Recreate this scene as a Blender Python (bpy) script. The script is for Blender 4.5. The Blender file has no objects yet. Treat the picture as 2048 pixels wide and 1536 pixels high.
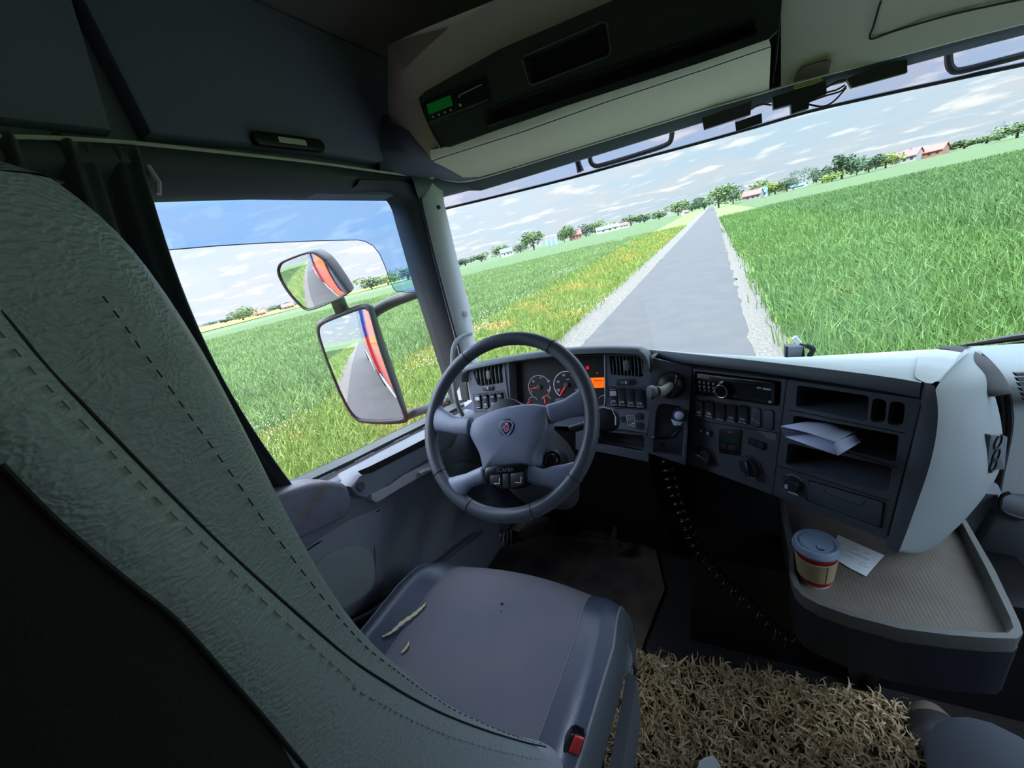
import bpy, bmesh, math, random
import numpy as np
from mathutils import Vector, Matrix, noise

random.seed(7)
rng = np.random.default_rng(11)
SC = bpy.context.scene
COL = SC.collection
H = 1.25            # eye height over the cab floor; design coordinates below are eye-relative
GZ = -2.6           # the field below the truck

# ------------------------------------------------------------------ camera
FPX, CX, CY = 769.0, 1024.0, 768.0
def unit(v):
    v = np.array(v, float); return v / np.linalg.norm(v)
def calibrate(vp=(1422, 408), slope=-0.24):
    d = unit([1, slope]); nn = np.array([-d[1], d[0]])
    dist = np.dot(np.array([CX, CY]) - np.array(vp), nn)
    nad = np.array([CX, CY]) + nn * (FPX * FPX / dist)
    z = -unit([(nad[0] - CX) / FPX, (nad[1] - CY) / FPX, 1])
    f = unit([(vp[0] - CX) / FPX, (vp[1] - CY) / FPX, 1]); f = unit(f - np.dot(f, z) * z)
    return np.cross(f, z), f, z
XC, YC, ZC = calibrate()
cam_data = bpy.data.cameras.new('camera'); cam = bpy.data.objects.new('camera', cam_data); COL.objects.link(cam)
cam_data.sensor_width = 36.0; cam_data.lens = 36.0 * FPX / 2048.0
cam_data.clip_start = 0.01; cam_data.clip_end = 4000
_r = Vector((XC[0], YC[0], ZC[0])); _d = Vector((XC[1], YC[1], ZC[1])); _f = Vector((XC[2], YC[2], ZC[2]))
_m = Matrix((_r, -_d, -_f)).transposed().to_4x4(); _m.translation = (0, 0, H); cam.matrix_world = _m
SC.camera = cam

# ------------------------------------------------------------------ view, world, sun
SC.view_settings.view_transform = 'Standard'; SC.view_settings.look = 'None'
SC.view_settings.gamma = 1.0; SC.view_settings.use_curve_mapping = False
SC.view_settings.exposure = EXPOSURE = 0.25
SC.cycles.max_bounces = 9; SC.cycles.diffuse_bounces = 5; SC.cycles.glossy_bounces = 4
SC.cycles.transparent_max_bounces = 12; SC.cycles.caustics_reflective = False; SC.cycles.caustics_refractive = False
SC.cycles.use_denoising = True; SC.cycles.sample_clamp_indirect = 4.0

def lin(c):
    c = [x / 255.0 for x in c]
    return tuple((x / 12.92 if x <= 0.04045 else ((x + 0.055) / 1.055) ** 2.4) for x in c) + (1.0,)

W = bpy.data.worlds.new('sky'); SC.world = W; W.use_nodes = True
nt = W.node_tree; N = nt.nodes; L = nt.links; N.clear()
def wn(t, **k):
    n = N.new(t)
    for a, b in k.items(): setattr(n, a, b)
    return n
def wmath(op, a, b=None, clamp=False):
    n = wn('ShaderNodeMath', operation=op, use_clamp=clamp)
    for i, x in enumerate((a, b)):
        if x is None: continue
        if isinstance(x, (int, float)): n.inputs[i].default_value = x
        else: L.new(x, n.inputs[i])
    return n.outputs[0]
tc = wn('ShaderNodeTexCoord'); sep = wn('ShaderNodeSeparateXYZ'); L.new(tc.outputs['Generated'], sep.inputs[0])
ze = sep.outputs['Z']
den = wmath('ADD', wmath('MAXIMUM', ze, 0.0), 0.13)
comb = wn('ShaderNodeCombineXYZ')
L.new(wmath('DIVIDE', sep.outputs['X'], den), comb.inputs[0]); L.new(wmath('DIVIDE', sep.outputs['Y'], den), comb.inputs[1])
mp = wn('ShaderNodeMapping'); mp.inputs['Scale'].default_value = (0.75, 0.9, 1.0); mp.inputs['Location'].default_value = (3.3, 1.7, 0)
L.new(comb.outputs[0], mp.inputs[0])
nz = wn('ShaderNodeTexNoise'); nz.inputs['Scale'].default_value = 1.15; nz.inputs['Detail'].default_value = 9; nz.inputs['Roughness'].default_value = 0.6
L.new(mp.outputs[0], nz.inputs['Vector'])
cl = wn('ShaderNodeValToRGB'); cl.color_ramp.elements[0].position = 0.43; cl.color_ramp.elements[1].position = 0.66
L.new(nz.outputs['Fac'], cl.inputs[0])
nz2 = wn('ShaderNodeTexNoise'); nz2.inputs['Scale'].default_value = 3.1; nz2.inputs['Detail'].default_value = 6
L.new(mp.outputs[0], nz2.inputs['Vector'])
cl2 = wn('ShaderNodeValToRGB'); cl2.color_ramp.elements[0].position = 0.54; cl2.color_ramp.elements[1].position = 0.66
L.new(nz2.outputs['Fac'], cl2.inputs[0])
sky = wn('ShaderNodeValToRGB'); e = sky.color_ramp.elements
e[0].position = 0.0; e[0].color = (0.60, 0.72, 0.82, 1); e[1].position = 1.0; e[1].color = (0.52, 0.70, 0.98, 1)
for p, c in ((0.10, (0.56, 0.72, 0.86, 1)), (0.25, (0.42, 0.66, 0.94, 1)), (0.5, (0.48, 0.68, 0.98, 1))):
    q = e.new(p); q.color = c
L.new(ze, sky.inputs[0])
m1 = wn('ShaderNodeMix', data_type='RGBA'); L.new(cl.outputs[0], m1.inputs['Factor'])
L.new(sky.outputs[0], m1.inputs['A']); m1.inputs['B'].default_value = (0.70, 0.74, 0.80, 1)
m2 = wn('ShaderNodeMix', data_type='RGBA'); L.new(wmath('MULTIPLY', cl2.outputs[0], 0.75), m2.inputs['Factor'])
L.new(m1.outputs['Result'], m2.inputs['A']); m2.inputs['B'].default_value = (1.12, 1.08, 1.04, 1)
# overhead sky, out of view, made much brighter to light the cab interior
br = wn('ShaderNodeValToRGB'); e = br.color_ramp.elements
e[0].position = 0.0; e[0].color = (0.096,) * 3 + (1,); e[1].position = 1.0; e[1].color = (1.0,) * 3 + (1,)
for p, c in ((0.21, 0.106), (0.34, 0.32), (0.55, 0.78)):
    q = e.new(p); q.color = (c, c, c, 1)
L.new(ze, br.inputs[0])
# the sky is paler and brighter towards the left, where the sun stands behind thin cloud
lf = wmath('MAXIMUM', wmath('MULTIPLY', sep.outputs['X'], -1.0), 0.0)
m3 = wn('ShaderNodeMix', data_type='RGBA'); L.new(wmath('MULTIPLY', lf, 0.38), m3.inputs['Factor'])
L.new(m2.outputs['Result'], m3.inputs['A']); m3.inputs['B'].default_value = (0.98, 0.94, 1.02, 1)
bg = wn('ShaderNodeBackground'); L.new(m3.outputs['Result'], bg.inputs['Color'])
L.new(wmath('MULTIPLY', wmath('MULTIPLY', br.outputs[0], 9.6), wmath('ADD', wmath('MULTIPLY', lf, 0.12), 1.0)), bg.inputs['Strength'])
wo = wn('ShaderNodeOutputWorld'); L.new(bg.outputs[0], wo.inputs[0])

sun_d = bpy.data.lights.new('sun', 'SUN'); sun_d.energy = 4.0; sun_d.angle = math.radians(14); sun_d.color = (1.0, 0.95, 0.84)
sun = bpy.data.objects.new('sun', sun_d); COL.objects.link(sun)
sun.rotation_euler = Vector((0.22, 0.62, -0.75)).to_track_quat('-Z', 'Y').to_euler()
sun.location = (-4, -10, 14)

# ------------------------------------------------------------------ pixel rays (to lay out real positions in metres)
def ray(px, py):
    c = np.array([(px - CX) / FPX, (py - CY) / FPX, 1.0]); return np.array([c @ XC, c @ YC, c @ ZC])
def at(px, py, axis, val):
    r = ray(px, py); return r * (val / r['XYZ'.index(axis)])
def on_plane(px, py, O, n_):
    r = ray(px, py); return r * ((np.array(O) @ np.array(n_)) / (r @ np.array(n_)))

# ------------------------------------------------------------------ materials
MATS = {}
def mat(name, color, rough=0.6, metal=0.0, bump=None, vary=None, spec=0.5, emit=None, coat=0.0, sheen=0.0, aniso=None):
    """color sRGB 0-255; bump=(scale, strength, kind); vary=(scale, colour2, low, high)"""
    if name in MATS: return MATS[name]
    m = bpy.data.materials.new(name); m.use_nodes = True; t = m.node_tree; b = t.nodes['Principled BSDF']
    b.inputs['Base Color'].default_value = lin(color); b.inputs['Roughness'].default_value = rough
    b.inputs['Metallic'].default_value = metal; b.inputs['Specular IOR Level'].default_value = spec
    b.inputs['Coat Weight'].default_value = coat; b.inputs['Sheen Weight'].default_value = sheen
    if emit: b.inputs['Emission Color'].default_value = lin(emit[0]); b.inputs['Emission Strength'].default_value = emit[1]
    if bump or vary:
        g = t.nodes.new('ShaderNodeNewGeometry')
    if bump:
        kind = bump[2] if len(bump) > 2 else 'noise'
        if kind == 'leather':
            a = t.nodes.new('ShaderNodeTexVoronoi'); a.feature = 'SMOOTH_F1'; a.inputs['Scale'].default_value = bump[0]; a.inputs['Smoothness'].default_value = 0.4
            mpn = t.nodes.new('ShaderNodeMapping'); mpn.inputs['Scale'].default_value = aniso or (1, 1, 1)
            w = t.nodes.new('ShaderNodeTexNoise'); w.inputs['Scale'].default_value = bump[0] * 0.16; w.inputs['Detail'].default_value = 4
            add = t.nodes.new('ShaderNodeVectorMath'); add.operation = 'MULTIPLY_ADD'; add.inputs[1].default_value = (0.022,) * 3
            t.links.new(g.outputs['Position'], mpn.inputs[0]); t.links.new(g.outputs['Position'], w.inputs['Vector'])
            t.links.new(w.outputs['Color'], add.inputs[0]); t.links.new(mpn.outputs[0], add.inputs[2]); t.links.new(add.outputs[0], a.inputs['Vector'])
            mx = t.nodes.new('ShaderNodeMath'); mx.operation = 'ADD'
            t.links.new(a.outputs['Distance'], mx.inputs[0]); t.links.new(w.outputs['Fac'], mx.inputs[1]); hgt = mx.outputs[0]
        elif kind == 'grid':
            a = t.nodes.new('ShaderNodeTexVoronoi'); a.inputs['Scale'].default_value = bump[0]; a.inputs['Randomness'].default_value = 0.0
            t.links.new(g.outputs['Position'], a.inputs['Vector']); hgt = a.outputs['Distance']
        else:
            a = t.nodes.new('ShaderNodeTexNoise'); a.inputs['Scale'].default_value = bump[0]; a.inputs['Detail'].default_value = 3
            t.links.new(g.outputs['Position'], a.inputs['Vector']); hgt = a.outputs['Fac']
        bp = t.nodes.new('ShaderNodeBump'); bp.inputs['Strength'].default_value = bump[1]; bp.inputs['Distance'].default_value = bump[3] if len(bump) > 3 else 0.002
        t.links.new(hgt, bp.inputs['Height']); t.links.new(bp.outputs[0], b.inputs['Normal'])
    if vary:
        a = t.nodes.new('ShaderNodeTexNoise'); a.inputs['Scale'].default_value = vary[0]; a.inputs['Detail'].default_value = 5
        t.links.new(g.outputs['Position'], a.inputs['Vector'])
        r = t.nodes.new('ShaderNodeValToRGB'); r.color_ramp.elements[0].position = vary[2]; r.color_ramp.elements[1].position = vary[3]
        r.color_ramp.elements[0].color = lin(color); r.color_ramp.elements[1].color = lin(vary[1])
        t.links.new(a.outputs['Fac'], r.inputs[0]); t.links.new(r.outputs[0], b.inputs['Base Color'])
    MATS[name] = m; return m

def clear_mat(name, tint, refl=0.05, rough=0.0):
    m = bpy.data.materials.new(name); m.use_nodes = True; t = m.node_tree; t.nodes.clear()
    tr = t.nodes.new('ShaderNodeBsdfTransparent'); tr.inputs[0].default_value = (*tint, 1)
    gl = t.nodes.new('ShaderNodeBsdfGlossy'); gl.inputs['Roughness'].default_value = rough
    lw = t.nodes.new('ShaderNodeLayerWeight'); pw = t.nodes.new('ShaderNodeMath'); pw.operation = 'POWER'; pw.inputs[1].default_value = 5.0
    ml = t.nodes.new('ShaderNodeMath'); ml.operation = 'MULTIPLY_ADD'; ml.inputs[1].default_value = 0.55; ml.inputs[2].default_value = refl
    t.links.new(lw.outputs['Facing'], pw.inputs[0]); t.links.new(pw.outputs[0], ml.inputs[0])
    mx = t.nodes.new('ShaderNodeMixShader'); o = t.nodes.new('ShaderNodeOutputMaterial')
    t.links.new(ml.outputs[0], mx.inputs[0])
    t.links.new(tr.outputs[0], mx.inputs[1]); t.links.new(gl.outputs[0], mx.inputs[2]); t.links.new(mx.outputs[0], o.inputs[0])
    MATS[name] = m; return m

# ------------------------------------------------------------------ mesh helpers
WL = {}
class Frame:
    """local (s right, t down, d towards the viewer) -> design coordinates"""
    def __init__(self, O, u, v):
        self.O = np.array(O, float); self.u = unit(u); v = np.array(v, float)
        self.v = unit(v - np.dot(v, self.u) * self.u); self.n = -np.cross(self.u, self.v)
    def p(self, s, t, d=0.0): return self.O + self.u * s + self.v * t + self.n * d
    def st(self, px, py, d=0.0):
        q = on_plane(px, py, self.O + self.n * d, self.n) - self.O
        return float(q @ self.u), float(q @ self.v)
    def sub(self, s, t, d=0.0, rot=0.0):
        c, s_ = math.cos(rot), math.sin(rot)
        return Frame(self.p(s, t, d), self.u * c + self.v * s_, self.v * c - self.u * s_)

def rrect(w, h, r, n=4, c=(0, 0)):
    r = min(r, w / 2 - 1e-5, h / 2 - 1e-5); out = []
    for k, (sx, sy) in enumerate(((1, 1), (-1, 1), (-1, -1), (1, -1))):
        for i in range(n + 1):
            a = (k + i / n) * math.pi / 2
            out.append((c[0] + sx * (w / 2 - r) + r * math.cos(a), c[1] + sy * (h / 2 - r) + r * math.sin(a)))
    return out
def circ(r, n=24, c=(0, 0), ry=None):
    return [(c[0] + r * math.cos(2 * math.pi * i / n), c[1] + (ry or r) * math.sin(2 * math.pi * i / n)) for i in range(n)]
def inset(poly, b):
    P = np.array(poly); n = len(P); ar = 0.5 * np.sum(P[:, 0] * np.roll(P[:, 1], -1) - np.roll(P[:, 0], -1) * P[:, 1])
    sg = 1 if ar > 0 else -1; out = []
    for i in range(n):
        a = P[i] - P[i - 1]; c = P[(i + 1) % n] - P[i]
        a = a / (np.linalg.norm(a) + 1e-12); c = c / (np.linalg.norm(c) + 1e-12)
        n1 = np.array([-a[1], a[0]]) * sg; n2 = np.array([-c[1], c[0]]) * sg; m = n1 + n2
        m = m / max(0.35, np.dot(m, m) / 2) if np.dot(m, m) > 1e-9 else n1
        out.append(tuple(P[i] + m * b))
    return out
def smooth_path(pts, n=6, closed=False):
    P = [np.array(p, float) for p in pts]; out = []; N_ = len(P)
    rngk = range(N_ if closed else N_ - 1)
    for i in rngk:
        p0 = P[(i - 1) % N_] if closed or i > 0 else P[0]; p1 = P[i]; p2 = P[(i + 1) % N_]
        p3 = P[(i + 2) % N_] if closed or i + 2 < N_ else P[-1]
        for k in range(n):
            t = k / n
            out.append(0.5 * ((2 * p1) + (-p0 + p2) * t + (2 * p0 - 5 * p1 + 4 * p2 - p3) * t * t + (-p0 + 3 * p1 - 3 * p2 + p3) * t ** 3))
    if not closed: out.append(P[-1])
    return out

class MB:
    def __init__(self): self.v = []; self.f = []
    def add(self, verts, faces):
        b = len(self.v); self.v += [tuple(float(c) for c in x) for x in verts]; self.f += [tuple(b + i for i in f) for f in faces]; return self
    def rings(self, R, closed=True, cap0=True, cap1=True, wrap=False):
        n = len(R[0]); V = [p for r in R for p in r]; F = []
        m = len(R)
        for j in range(m if wrap else m - 1):
            for i in range(n if closed else n - 1):
                a = j * n + i; b = j * n + (i + 1) % n; j2 = (j + 1) % m
                F.append((a, b, j2 * n + (i + 1) % n, j2 * n + i))
        if not wrap and closed:
            if cap0: F.append(tuple(reversed(range(n))))
            if cap1: F.append(tuple((m - 1) * n + i for i in range(n)))
        return self.add(V, F)
    def grid(self, rows): return self.rings(rows, closed=False)
    def box(self, lo, hi):
        x0, y0, z0 = lo; x1, y1, z1 = hi
        V = [(x0, y0, z0), (x1, y0, z0), (x1, y1, z0), (x0, y1, z0), (x0, y0, z1), (x1, y0, z1), (x1, y1, z1), (x0, y1, z1)]
        return self.add(V, [(3, 2, 1, 0), (4, 5, 6, 7), (0, 1, 5, 4), (1, 2, 6, 5), (2, 3, 7, 6), (3, 0, 4, 7)])
    def prism(self, poly, fr, d0, d1, bev=0.0):
        R = [[fr.p(x, y, d0) for x, y in poly]]
        if bev > 0:
            R.append([fr.p(x, y, d1 - bev * np.sign(d1 - d0)) for x, y in poly])
            q = inset(poly, bev * 0.3); R.append([fr.p(x, y, d1 - bev * 0.3 * np.sign(d1 - d0)) for x, y in q])
            q = inset(poly, bev); R.append([fr.p(x, y, d1) for x, y in q])
        else: R.append([fr.p(x, y, d1) for x, y in poly])
        return self.rings(R)
    def slab(self, loop, off):
        """thicken a planar-ish 3D loop by vector off"""
        o = np.array(off); return self.rings([[np.array(p) for p in loop], [np.array(p) + o for p in loop]])
    def tube(self, path, r, seg=10, closed=False, caps=True, flat=None):
        P = [np.array(p, float) for p in path]; n = len(P); R = []
        tang = []
        for i in range(n):
            a = P[(i + 1) % n] if closed or i < n - 1 else P[i]; b = P[i - 1] if closed or i > 0 else P[i]
            tang.append(unit(a - b + 1e-12))
        ref = np.array([0, 0, 1.0]) if abs(tang[0][2]) < 0.9 else np.array([1.0, 0, 0])
        nrm = unit(ref - np.dot(ref, tang[0]) * tang[0])
        for i in range(n):
            nrm = unit(nrm - np.dot(nrm, tang[i]) * tang[i]); bi = np.cross(tang[i], nrm)
            rr = r[i] if hasattr(r, '__len__') else r; f2 = flat if flat else 1.0
            R.append([P[i] + (nrm * math.cos(2 * math.pi * k / seg) * f2 + bi * math.sin(2 * math.pi * k / seg)) * rr for k in range(seg)])
        return self.rings(R, wrap=closed, cap0=caps, cap1=caps)
    def lathe(self, prof, fr, seg=24, cap=True):
        """prof: (radius, d) along the frame normal"""
        R = [[fr.p(r * math.cos(2 * math.pi * k / seg), r * math.sin(2 * math.pi * k / seg), d) for k in range(seg)] for r, d in prof]
        return self.rings(R, cap0=cap, cap1=cap)
    def ico(self, c, r, sub=2, nz=0.0, sc=3.0):
        bm = bmesh.new(); bmesh.ops.create_icosphere(bm, subdivisions=sub, radius=1.0)
        r = np.array(r) * np.ones(3); c = np.array(c)
        V = []
        for v in bm.verts:
            k = 1.0 + (nz * noise.noise(v.co * sc + Vector(c * 3.1)) if nz else 0.0)
            V.append(c + np.array(v.co) * r * k)
        F = [tuple(v.index for v in f.verts) for f in bm.faces]; bm.free()
        return self.add(V, F)
    def panel(self, fr, outer, holes, depth, back=0.01, d=0.0, cav=None, floor=True):
        """flat plate with rounded holes; each hole gets walls (and a floor) depth deep"""
        bm = bmesh.new(); ed = []
        for loop in [outer] + holes:
            vs = [bm.verts.new((x, y, 0)) for x, y in loop]
            for i in range(len(vs)): ed.append(bm.edges.new((vs[i], vs[(i + 1) % len(vs)])))
        bmesh.ops.triangle_fill(bm, use_beauty=True, use_dissolve=False, edges=ed)
        bm.verts.index_update()
        self.add([fr.p(v.co.x, v.co.y, d) for v in bm.verts], [tuple(v.index for v in f.verts) for f in bm.faces]); bm.free()
        self.rings([[fr.p(x, y, d) for x, y in outer], [fr.p(x, y, d - back) for x, y in outer]], cap0=False, cap1=False)
        for k, h in enumerate(holes):
            dp = depth[k] if hasattr(depth, '__len__') else depth
            q = inset(h, min(0.004, dp * 0.2))
            self.rings([[fr.p(x, y, d) for x, y in h], [fr.p(x, y, d - 0.002) for x, y in inset(h, 0.001)], [fr.p(x, y, d - dp) for x, y in q]], cap0=False, cap1=floor)
        return self
    def build(self, name, m, parent=None, smooth=35, sub=0, origin=None, recalc=True):
        V = np.array(self.v, float); c = (V.min(0) + V.max(0)) / 2
        if origin is not None: c = np.array(origin, float)
        elif parent is None: c[2] = V[:, 2].min()
        me = bpy.data.meshes.new(name); me.from_pydata([tuple(x) for x in (V - c)], [], self.f)
        if recalc:
            bm = bmesh.new(); bm.from_mesh(me); bmesh.ops.recalc_face_normals(bm, faces=bm.faces); bm.to_mesh(me); bm.free()
        me.materials.append(MATS[m] if isinstance(m, str) else m)
        if smooth:
            me.shade_smooth()
            if smooth < 180 and not sub: me.set_sharp_from_angle(angle=math.radians(smooth))
        o = bpy.data.objects.new(name, me); COL.objects.link(o)
        w = np.array([c[0], c[1], c[2] + H])
        if parent is not None: o.parent = parent; o.location = Vector(w - WL[parent.name])
        else: o.location = Vector(w)
        WL[o.name] = w
        if sub:
            md = o.modifiers.new('smooth', 'SUBSURF'); md.levels = sub; md.render_levels = sub
        return o

def tag(o, label=None, cat=None, group=None, kind=None):
    if label: o['label'] = label
    if cat: o['category'] = cat
    if group: o['group'] = group
    if kind: o['kind'] = kind
    return o
def thing(name, loc, label=None, cat=None, group=None, kind=None):
    o = bpy.data.objects.new(name, None); COL.objects.link(o); o.empty_display_size = 0.05
    w = np.array([loc[0], loc[1], loc[2] + H]); o.location = Vector(w); WL[o.name] = w
    return tag(o, label, cat, group, kind)
def text(body, fr, s, t, size, m, parent, d=0.0006, name='lettering', align='CENTER', rot=0.0, thick=0.0003, bold=False):
    cu = bpy.data.curves.new(name, 'FONT'); cu.body = body; cu.size = size; cu.align_x = align; cu.align_y = 'CENTER'; cu.extrude = thick
    if bold: cu.offset = size * 0.02
    ob = bpy.data.objects.new('tmp', cu); COL.objects.link(ob)
    dg = bpy.context.evaluated_depsgraph_get(); me = bpy.data.meshes.new_from_object(ob.evaluated_get(dg)); bpy.data.objects.remove(ob)
    f2 = fr.sub(s, t, d, rot); mb = MB()
    mb.add([f2.p(v.co.x, -v.co.y, v.co.z) for v in me.vertices], [tuple(p.vertices) for p in me.polygons]); bpy.data.meshes.remove(me)
    if not mb.v: return None
    return mb.build(name, m, parent, smooth=0)
# ------------------------------------------------------------------ palette
mat('plastic_dark', (84, 89, 95), 0.55, bump=(900, 0.25, 'noise', 0.001))
mat('plastic_black', (22, 23, 25), 0.45)
mat('plastic_gloss', (16, 17, 20), 0.18)
mat('cavity_black', (14, 14, 15), 0.8)
mat('plastic_mid', (112, 119, 124), 0.55, bump=(700, 0.25, 'noise', 0.001))
mat('plastic_top', (176, 184, 182), 0.55, bump=(420, 0.35, 'noise', 0.0012), vary=(9, (160, 168, 168), 0.35, 0.7))
mat('plastic_pillar', (200, 198, 206), 0.6, bump=(500, 0.3, 'noise', 0.001))
mat('headliner', (128, 122, 104), 0.9, bump=(600, 0.4, 'noise', 0.001))
mat('headliner_dark', (112, 102, 92), 0.95, bump=(500, 0.4, 'noise', 0.001))
mat('side_lining', (112, 112, 136), 0.8, bump=(500, 0.4, 'noise', 0.001))
mat('rubber_black', (20, 20, 21), 0.7)
mat('seal_black', (52, 54, 60), 0.6)
mat('bright_trim', (205, 202, 190), 0.4)
mat('carpet_dark', (32, 31, 32), 0.95, bump=(260, 0.6, 'noise', 0.003))
mat('white_mark', (205, 210, 215), 0.6)
mat('steel', (170, 172, 175), 0.3, metal=1.0)
clear_mat('side_glass', (0.97, 0.98, 0.98), 0.03)
clear_mat('screen_glass', (0.90, 0.95, 0.94), 0.03)
clear_mat('deflector_tint', (0.66, 0.82, 1.0), 0.05)
clear_mat('visor_tint', (0.74, 0.72, 0.86), 0.05, 0.2)

A_ = np.array
def P2(px, py, ax, v): return at(px, py, ax, v)
XD = -0.90          # inner face of the left door
XR = 1.12           # inner face of the right door
YB = -0.85          # rear wall
ZF = -H             # cab floor
ZT = 0.66           # ceiling

# ---------------- floor, walls, ceiling
mb = MB(); mb.box((-1.0, YB, ZF - 0.05), (XR + 0.12, 1.62, ZF)); tag(mb.build('floor', 'carpet_dark', smooth=0), kind='structure')
mb = MB(); mb.box((-1.0, YB, ZT), (XR + 0.12, 1.66, ZT + 0.04)); tag(mb.build('ceiling', 'headliner_dark', smooth=0), kind='structure')
mb = MB(); mb.box((-1.0, YB - 0.05, ZF - 0.05), (XR + 0.12, YB, ZT + 0.04)); tag(mb.build('wall_rear', 'headliner_dark', smooth=0), kind='structure')
# left wall: everything of the left side except the door opening (Y 0.33..1.2)
mb = MB()
mb.box((-1.0, YB, ZF), (-0.93, 0.34, ZT + 0.02))
mb.box((-1.0, 0.34, 0.262), (-0.935, 1.34, ZT + 0.02)); mb.box((-1.0, 1.34, 0.36), (-0.95, 1.66, ZT))
mb.box((-1.0, 1.20, ZF), (-0.95, 1.62, -0.56))
tag(mb.build('wall_left', 'side_lining', smooth=0), kind='structure')
# padded side panels above the door (a fold between the rear one and the front one)
t = thing('side_locker_panel', (-0.9, 0.8, 0.34), kind='structure')
t.name = 'trim_1'; WL['trim_1'] = A_((-0.9, 0.8, 0.34 + H))
mb = MB()
fr = Frame((-0.9, 0, 0), (0, 1, 0), (0, 0, -1))
def flip(poly): return [(y, -z) for y, z in poly]
mb.prism(flip([(0.47, 0.345), (0.80, 0.352), (1.12, 0.345), (1.30, 0.36), (1.28, 0.55), (1.25, ZT), (0.50, ZT), (0.46, 0.55)]), fr, -0.03, 0.012, 0.01)
mb.build('side_panel', 'side_lining', t)
mb = MB(); mb.prism(flip([(YB + 0.01, 0.335), (0.42, 0.345), (0.455, 0.55), (0.46, ZT), (YB + 0.01, ZT)]), fr, -0.03, 0.0, 0.008)
mb.build('side_panel', 'side_lining', t)
# handle recess on the panel
s_ = [at(px, py, 'X', -0.884) for px, py in ((508, 268), (640, 284), (640, 300), (508, 290))]
c = sum(s_) / 4; f2 = Frame(c, (0, 1, 0.02), (0, 0, -1))
mb = MB(); mb.prism(rrect(0.19, 0.028, 0.012), f2, -0.004, 0.012, 0.003); mb.build('handle_block', 'plastic_black', t)
mb = MB(); mb.prism(rrect(0.075, 0.012, 0.002), f2, 0.0, 0.0135); mb.build('handle_tab', 'bright_trim', t)

# bright weatherstrip running above the door and round to the windscreen header
strip = [at(px, py, 'X', -0.885) for px, py in ((-120, 268), (0, 272), (120, 276), (250, 284), (380, 297), (500, 310), (640, 326), (780, 346))]
hdr_px = [(870, 357, 1.30), (920, 363, 1.36), (960, 357, 1.40), (1060, 327, 1.47), (1180, 290, 1.52), (1290, 256, 1.55), (1400, 222, 1.56), (1500, 193, 1.565), (1587, 167, 1.56), (1700, 137, 1.545), (1810, 108, 1.52), (1930, 76, 1.47), (2048, 46, 1.42), (2200, 8, 1.36)]
HDR = [at(px, py, 'Y', y) for px, py, y in hdr_px]
mb = MB(); mb.tube(smooth_path(strip + HDR[:3], 5), 0.0035, 6); o = mb.build('trim_2', 'bright_trim'); tag(o, kind='structure')
# dark door-head trim between the strip and the glass
mb = MB()
up = [at(px, py, 'X', -0.89) for px, py in ((-120, 274), (250, 288), (500, 314), (640, 330), (780, 350), (850, 366))]
dn = [at(px, py, 'X', -0.93) for px, py in ((-120, 398), (250, 392), (500, 388), (640, 386), (770, 383), (835, 400))]
md = [0.6 * a + 0.4 * b + A_((0.02, 0, 0)) for a, b in zip(up, dn)]
mb.grid([[p - A_((0.04, 0, 0)) for p in up], up, md, dn, [p - A_((0.05, 0, 0)) for p in dn]])
tag(mb.build('trim_3', 'seal_black', smooth=60), kind='structure')

# ---------------- left A pillar (door frame, light inner cover)
tp = thing('trim_4', (-0.9, 1.2, -0.55), kind='structure')
def vstrip(cols, zs=None):
    return [[A_(p) for p in c] for c in cols]
f_in = [at(px, py, 'X', -0.93) for px, py in ((700, 381), (760, 382), (787, 388), (803, 408), (815, 450), (846, 560), (880, 670), (914, 780), (922, 806))]
f_out = [at(px, py, 'X', -0.885) for px, py in ((720, 360), (780, 361), (815, 366), (832, 385), (842, 420), (866, 520), (893, 620), (920, 720), (936, 800))]
f_in = smooth_path(f_in, 4); f_out = smooth_path(f_out, 4)
mb = MB(); mid = [0.55 * a + 0.45 * b + A_((0.012, 0, 0)) for a, b in zip(f_in, f_out)]
mb.grid([[p - A_((0.05, 0, 0)) for p in f_in], f_in, mid, f_out, [p - A_((0.03, 0, 0)) for p in f_out]])
mb.build('door_frame', 'seal_black', tp, smooth=50)
g_in = [at(px, py, 'X', -0.882) for px, py in ((832, 352), (844, 420), (868, 520), (895, 620), (922, 720), (938, 800))]
g_out = [at(px, py, 'X', -0.862) for px, py in ((884, 352), (888, 405), (915, 520), (938, 610), (956, 720), (968, 800))]
mid = [0.5 * (a + b) + A_((0.016, -0.01, 0)) for a, b in zip(g_in, g_out)]
mb = MB(); mb.grid([[p - A_((0.05, 0, 0)) for p in g_in], g_in, mid, g_out, [p + A_((-0.05, 0.03, 0)) for p in g_out]])
mb.build('pillar_cover', 'plastic_pillar', tp, smooth=70)
for px, py, r in ((877, 416, 0.007), (929, 627, 0.013)):
    c = at(px, py, 'X', -0.862); f2 = Frame(c + A_((0.01, -0.012, 0)), (0.35, 0.9, 0), (0, 0, -1))
    mb = MB(); mb.lathe([(r, -0.01), (r, 0.002), (r * 0.7, 0.004), (0.0005, 0.004)], f2, 16); mb.build('pillar_plug', 'plastic_pillar' if r > 0.01 else 'plastic_black', tp)
seam = [at(px, py, 'X', -0.876) for px, py in ((838, 372), (846, 420), (870, 520), (897, 620), (924, 720), (938, 800))]
mb = MB(); mb.tube(smooth_path(seam, 4), 0.004, 6); mb.build('pillar_seal', 'rubber_black', tp)
gh = [at(px, py, 'X', x) for px, py, x in ((941, 668, -0.868), (930, 670, -0.85), (915, 680, -0.842), (907, 697, -0.84), (905, 720, -0.84), (906, 760, -0.84), (912, 800, -0.842), (925, 830, -0.86))]
mb = MB(); mb.tube(smooth_path(gh, 5), 0.0085, 10); mb.build('grab_handle', 'plastic_mid', tp)
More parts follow.
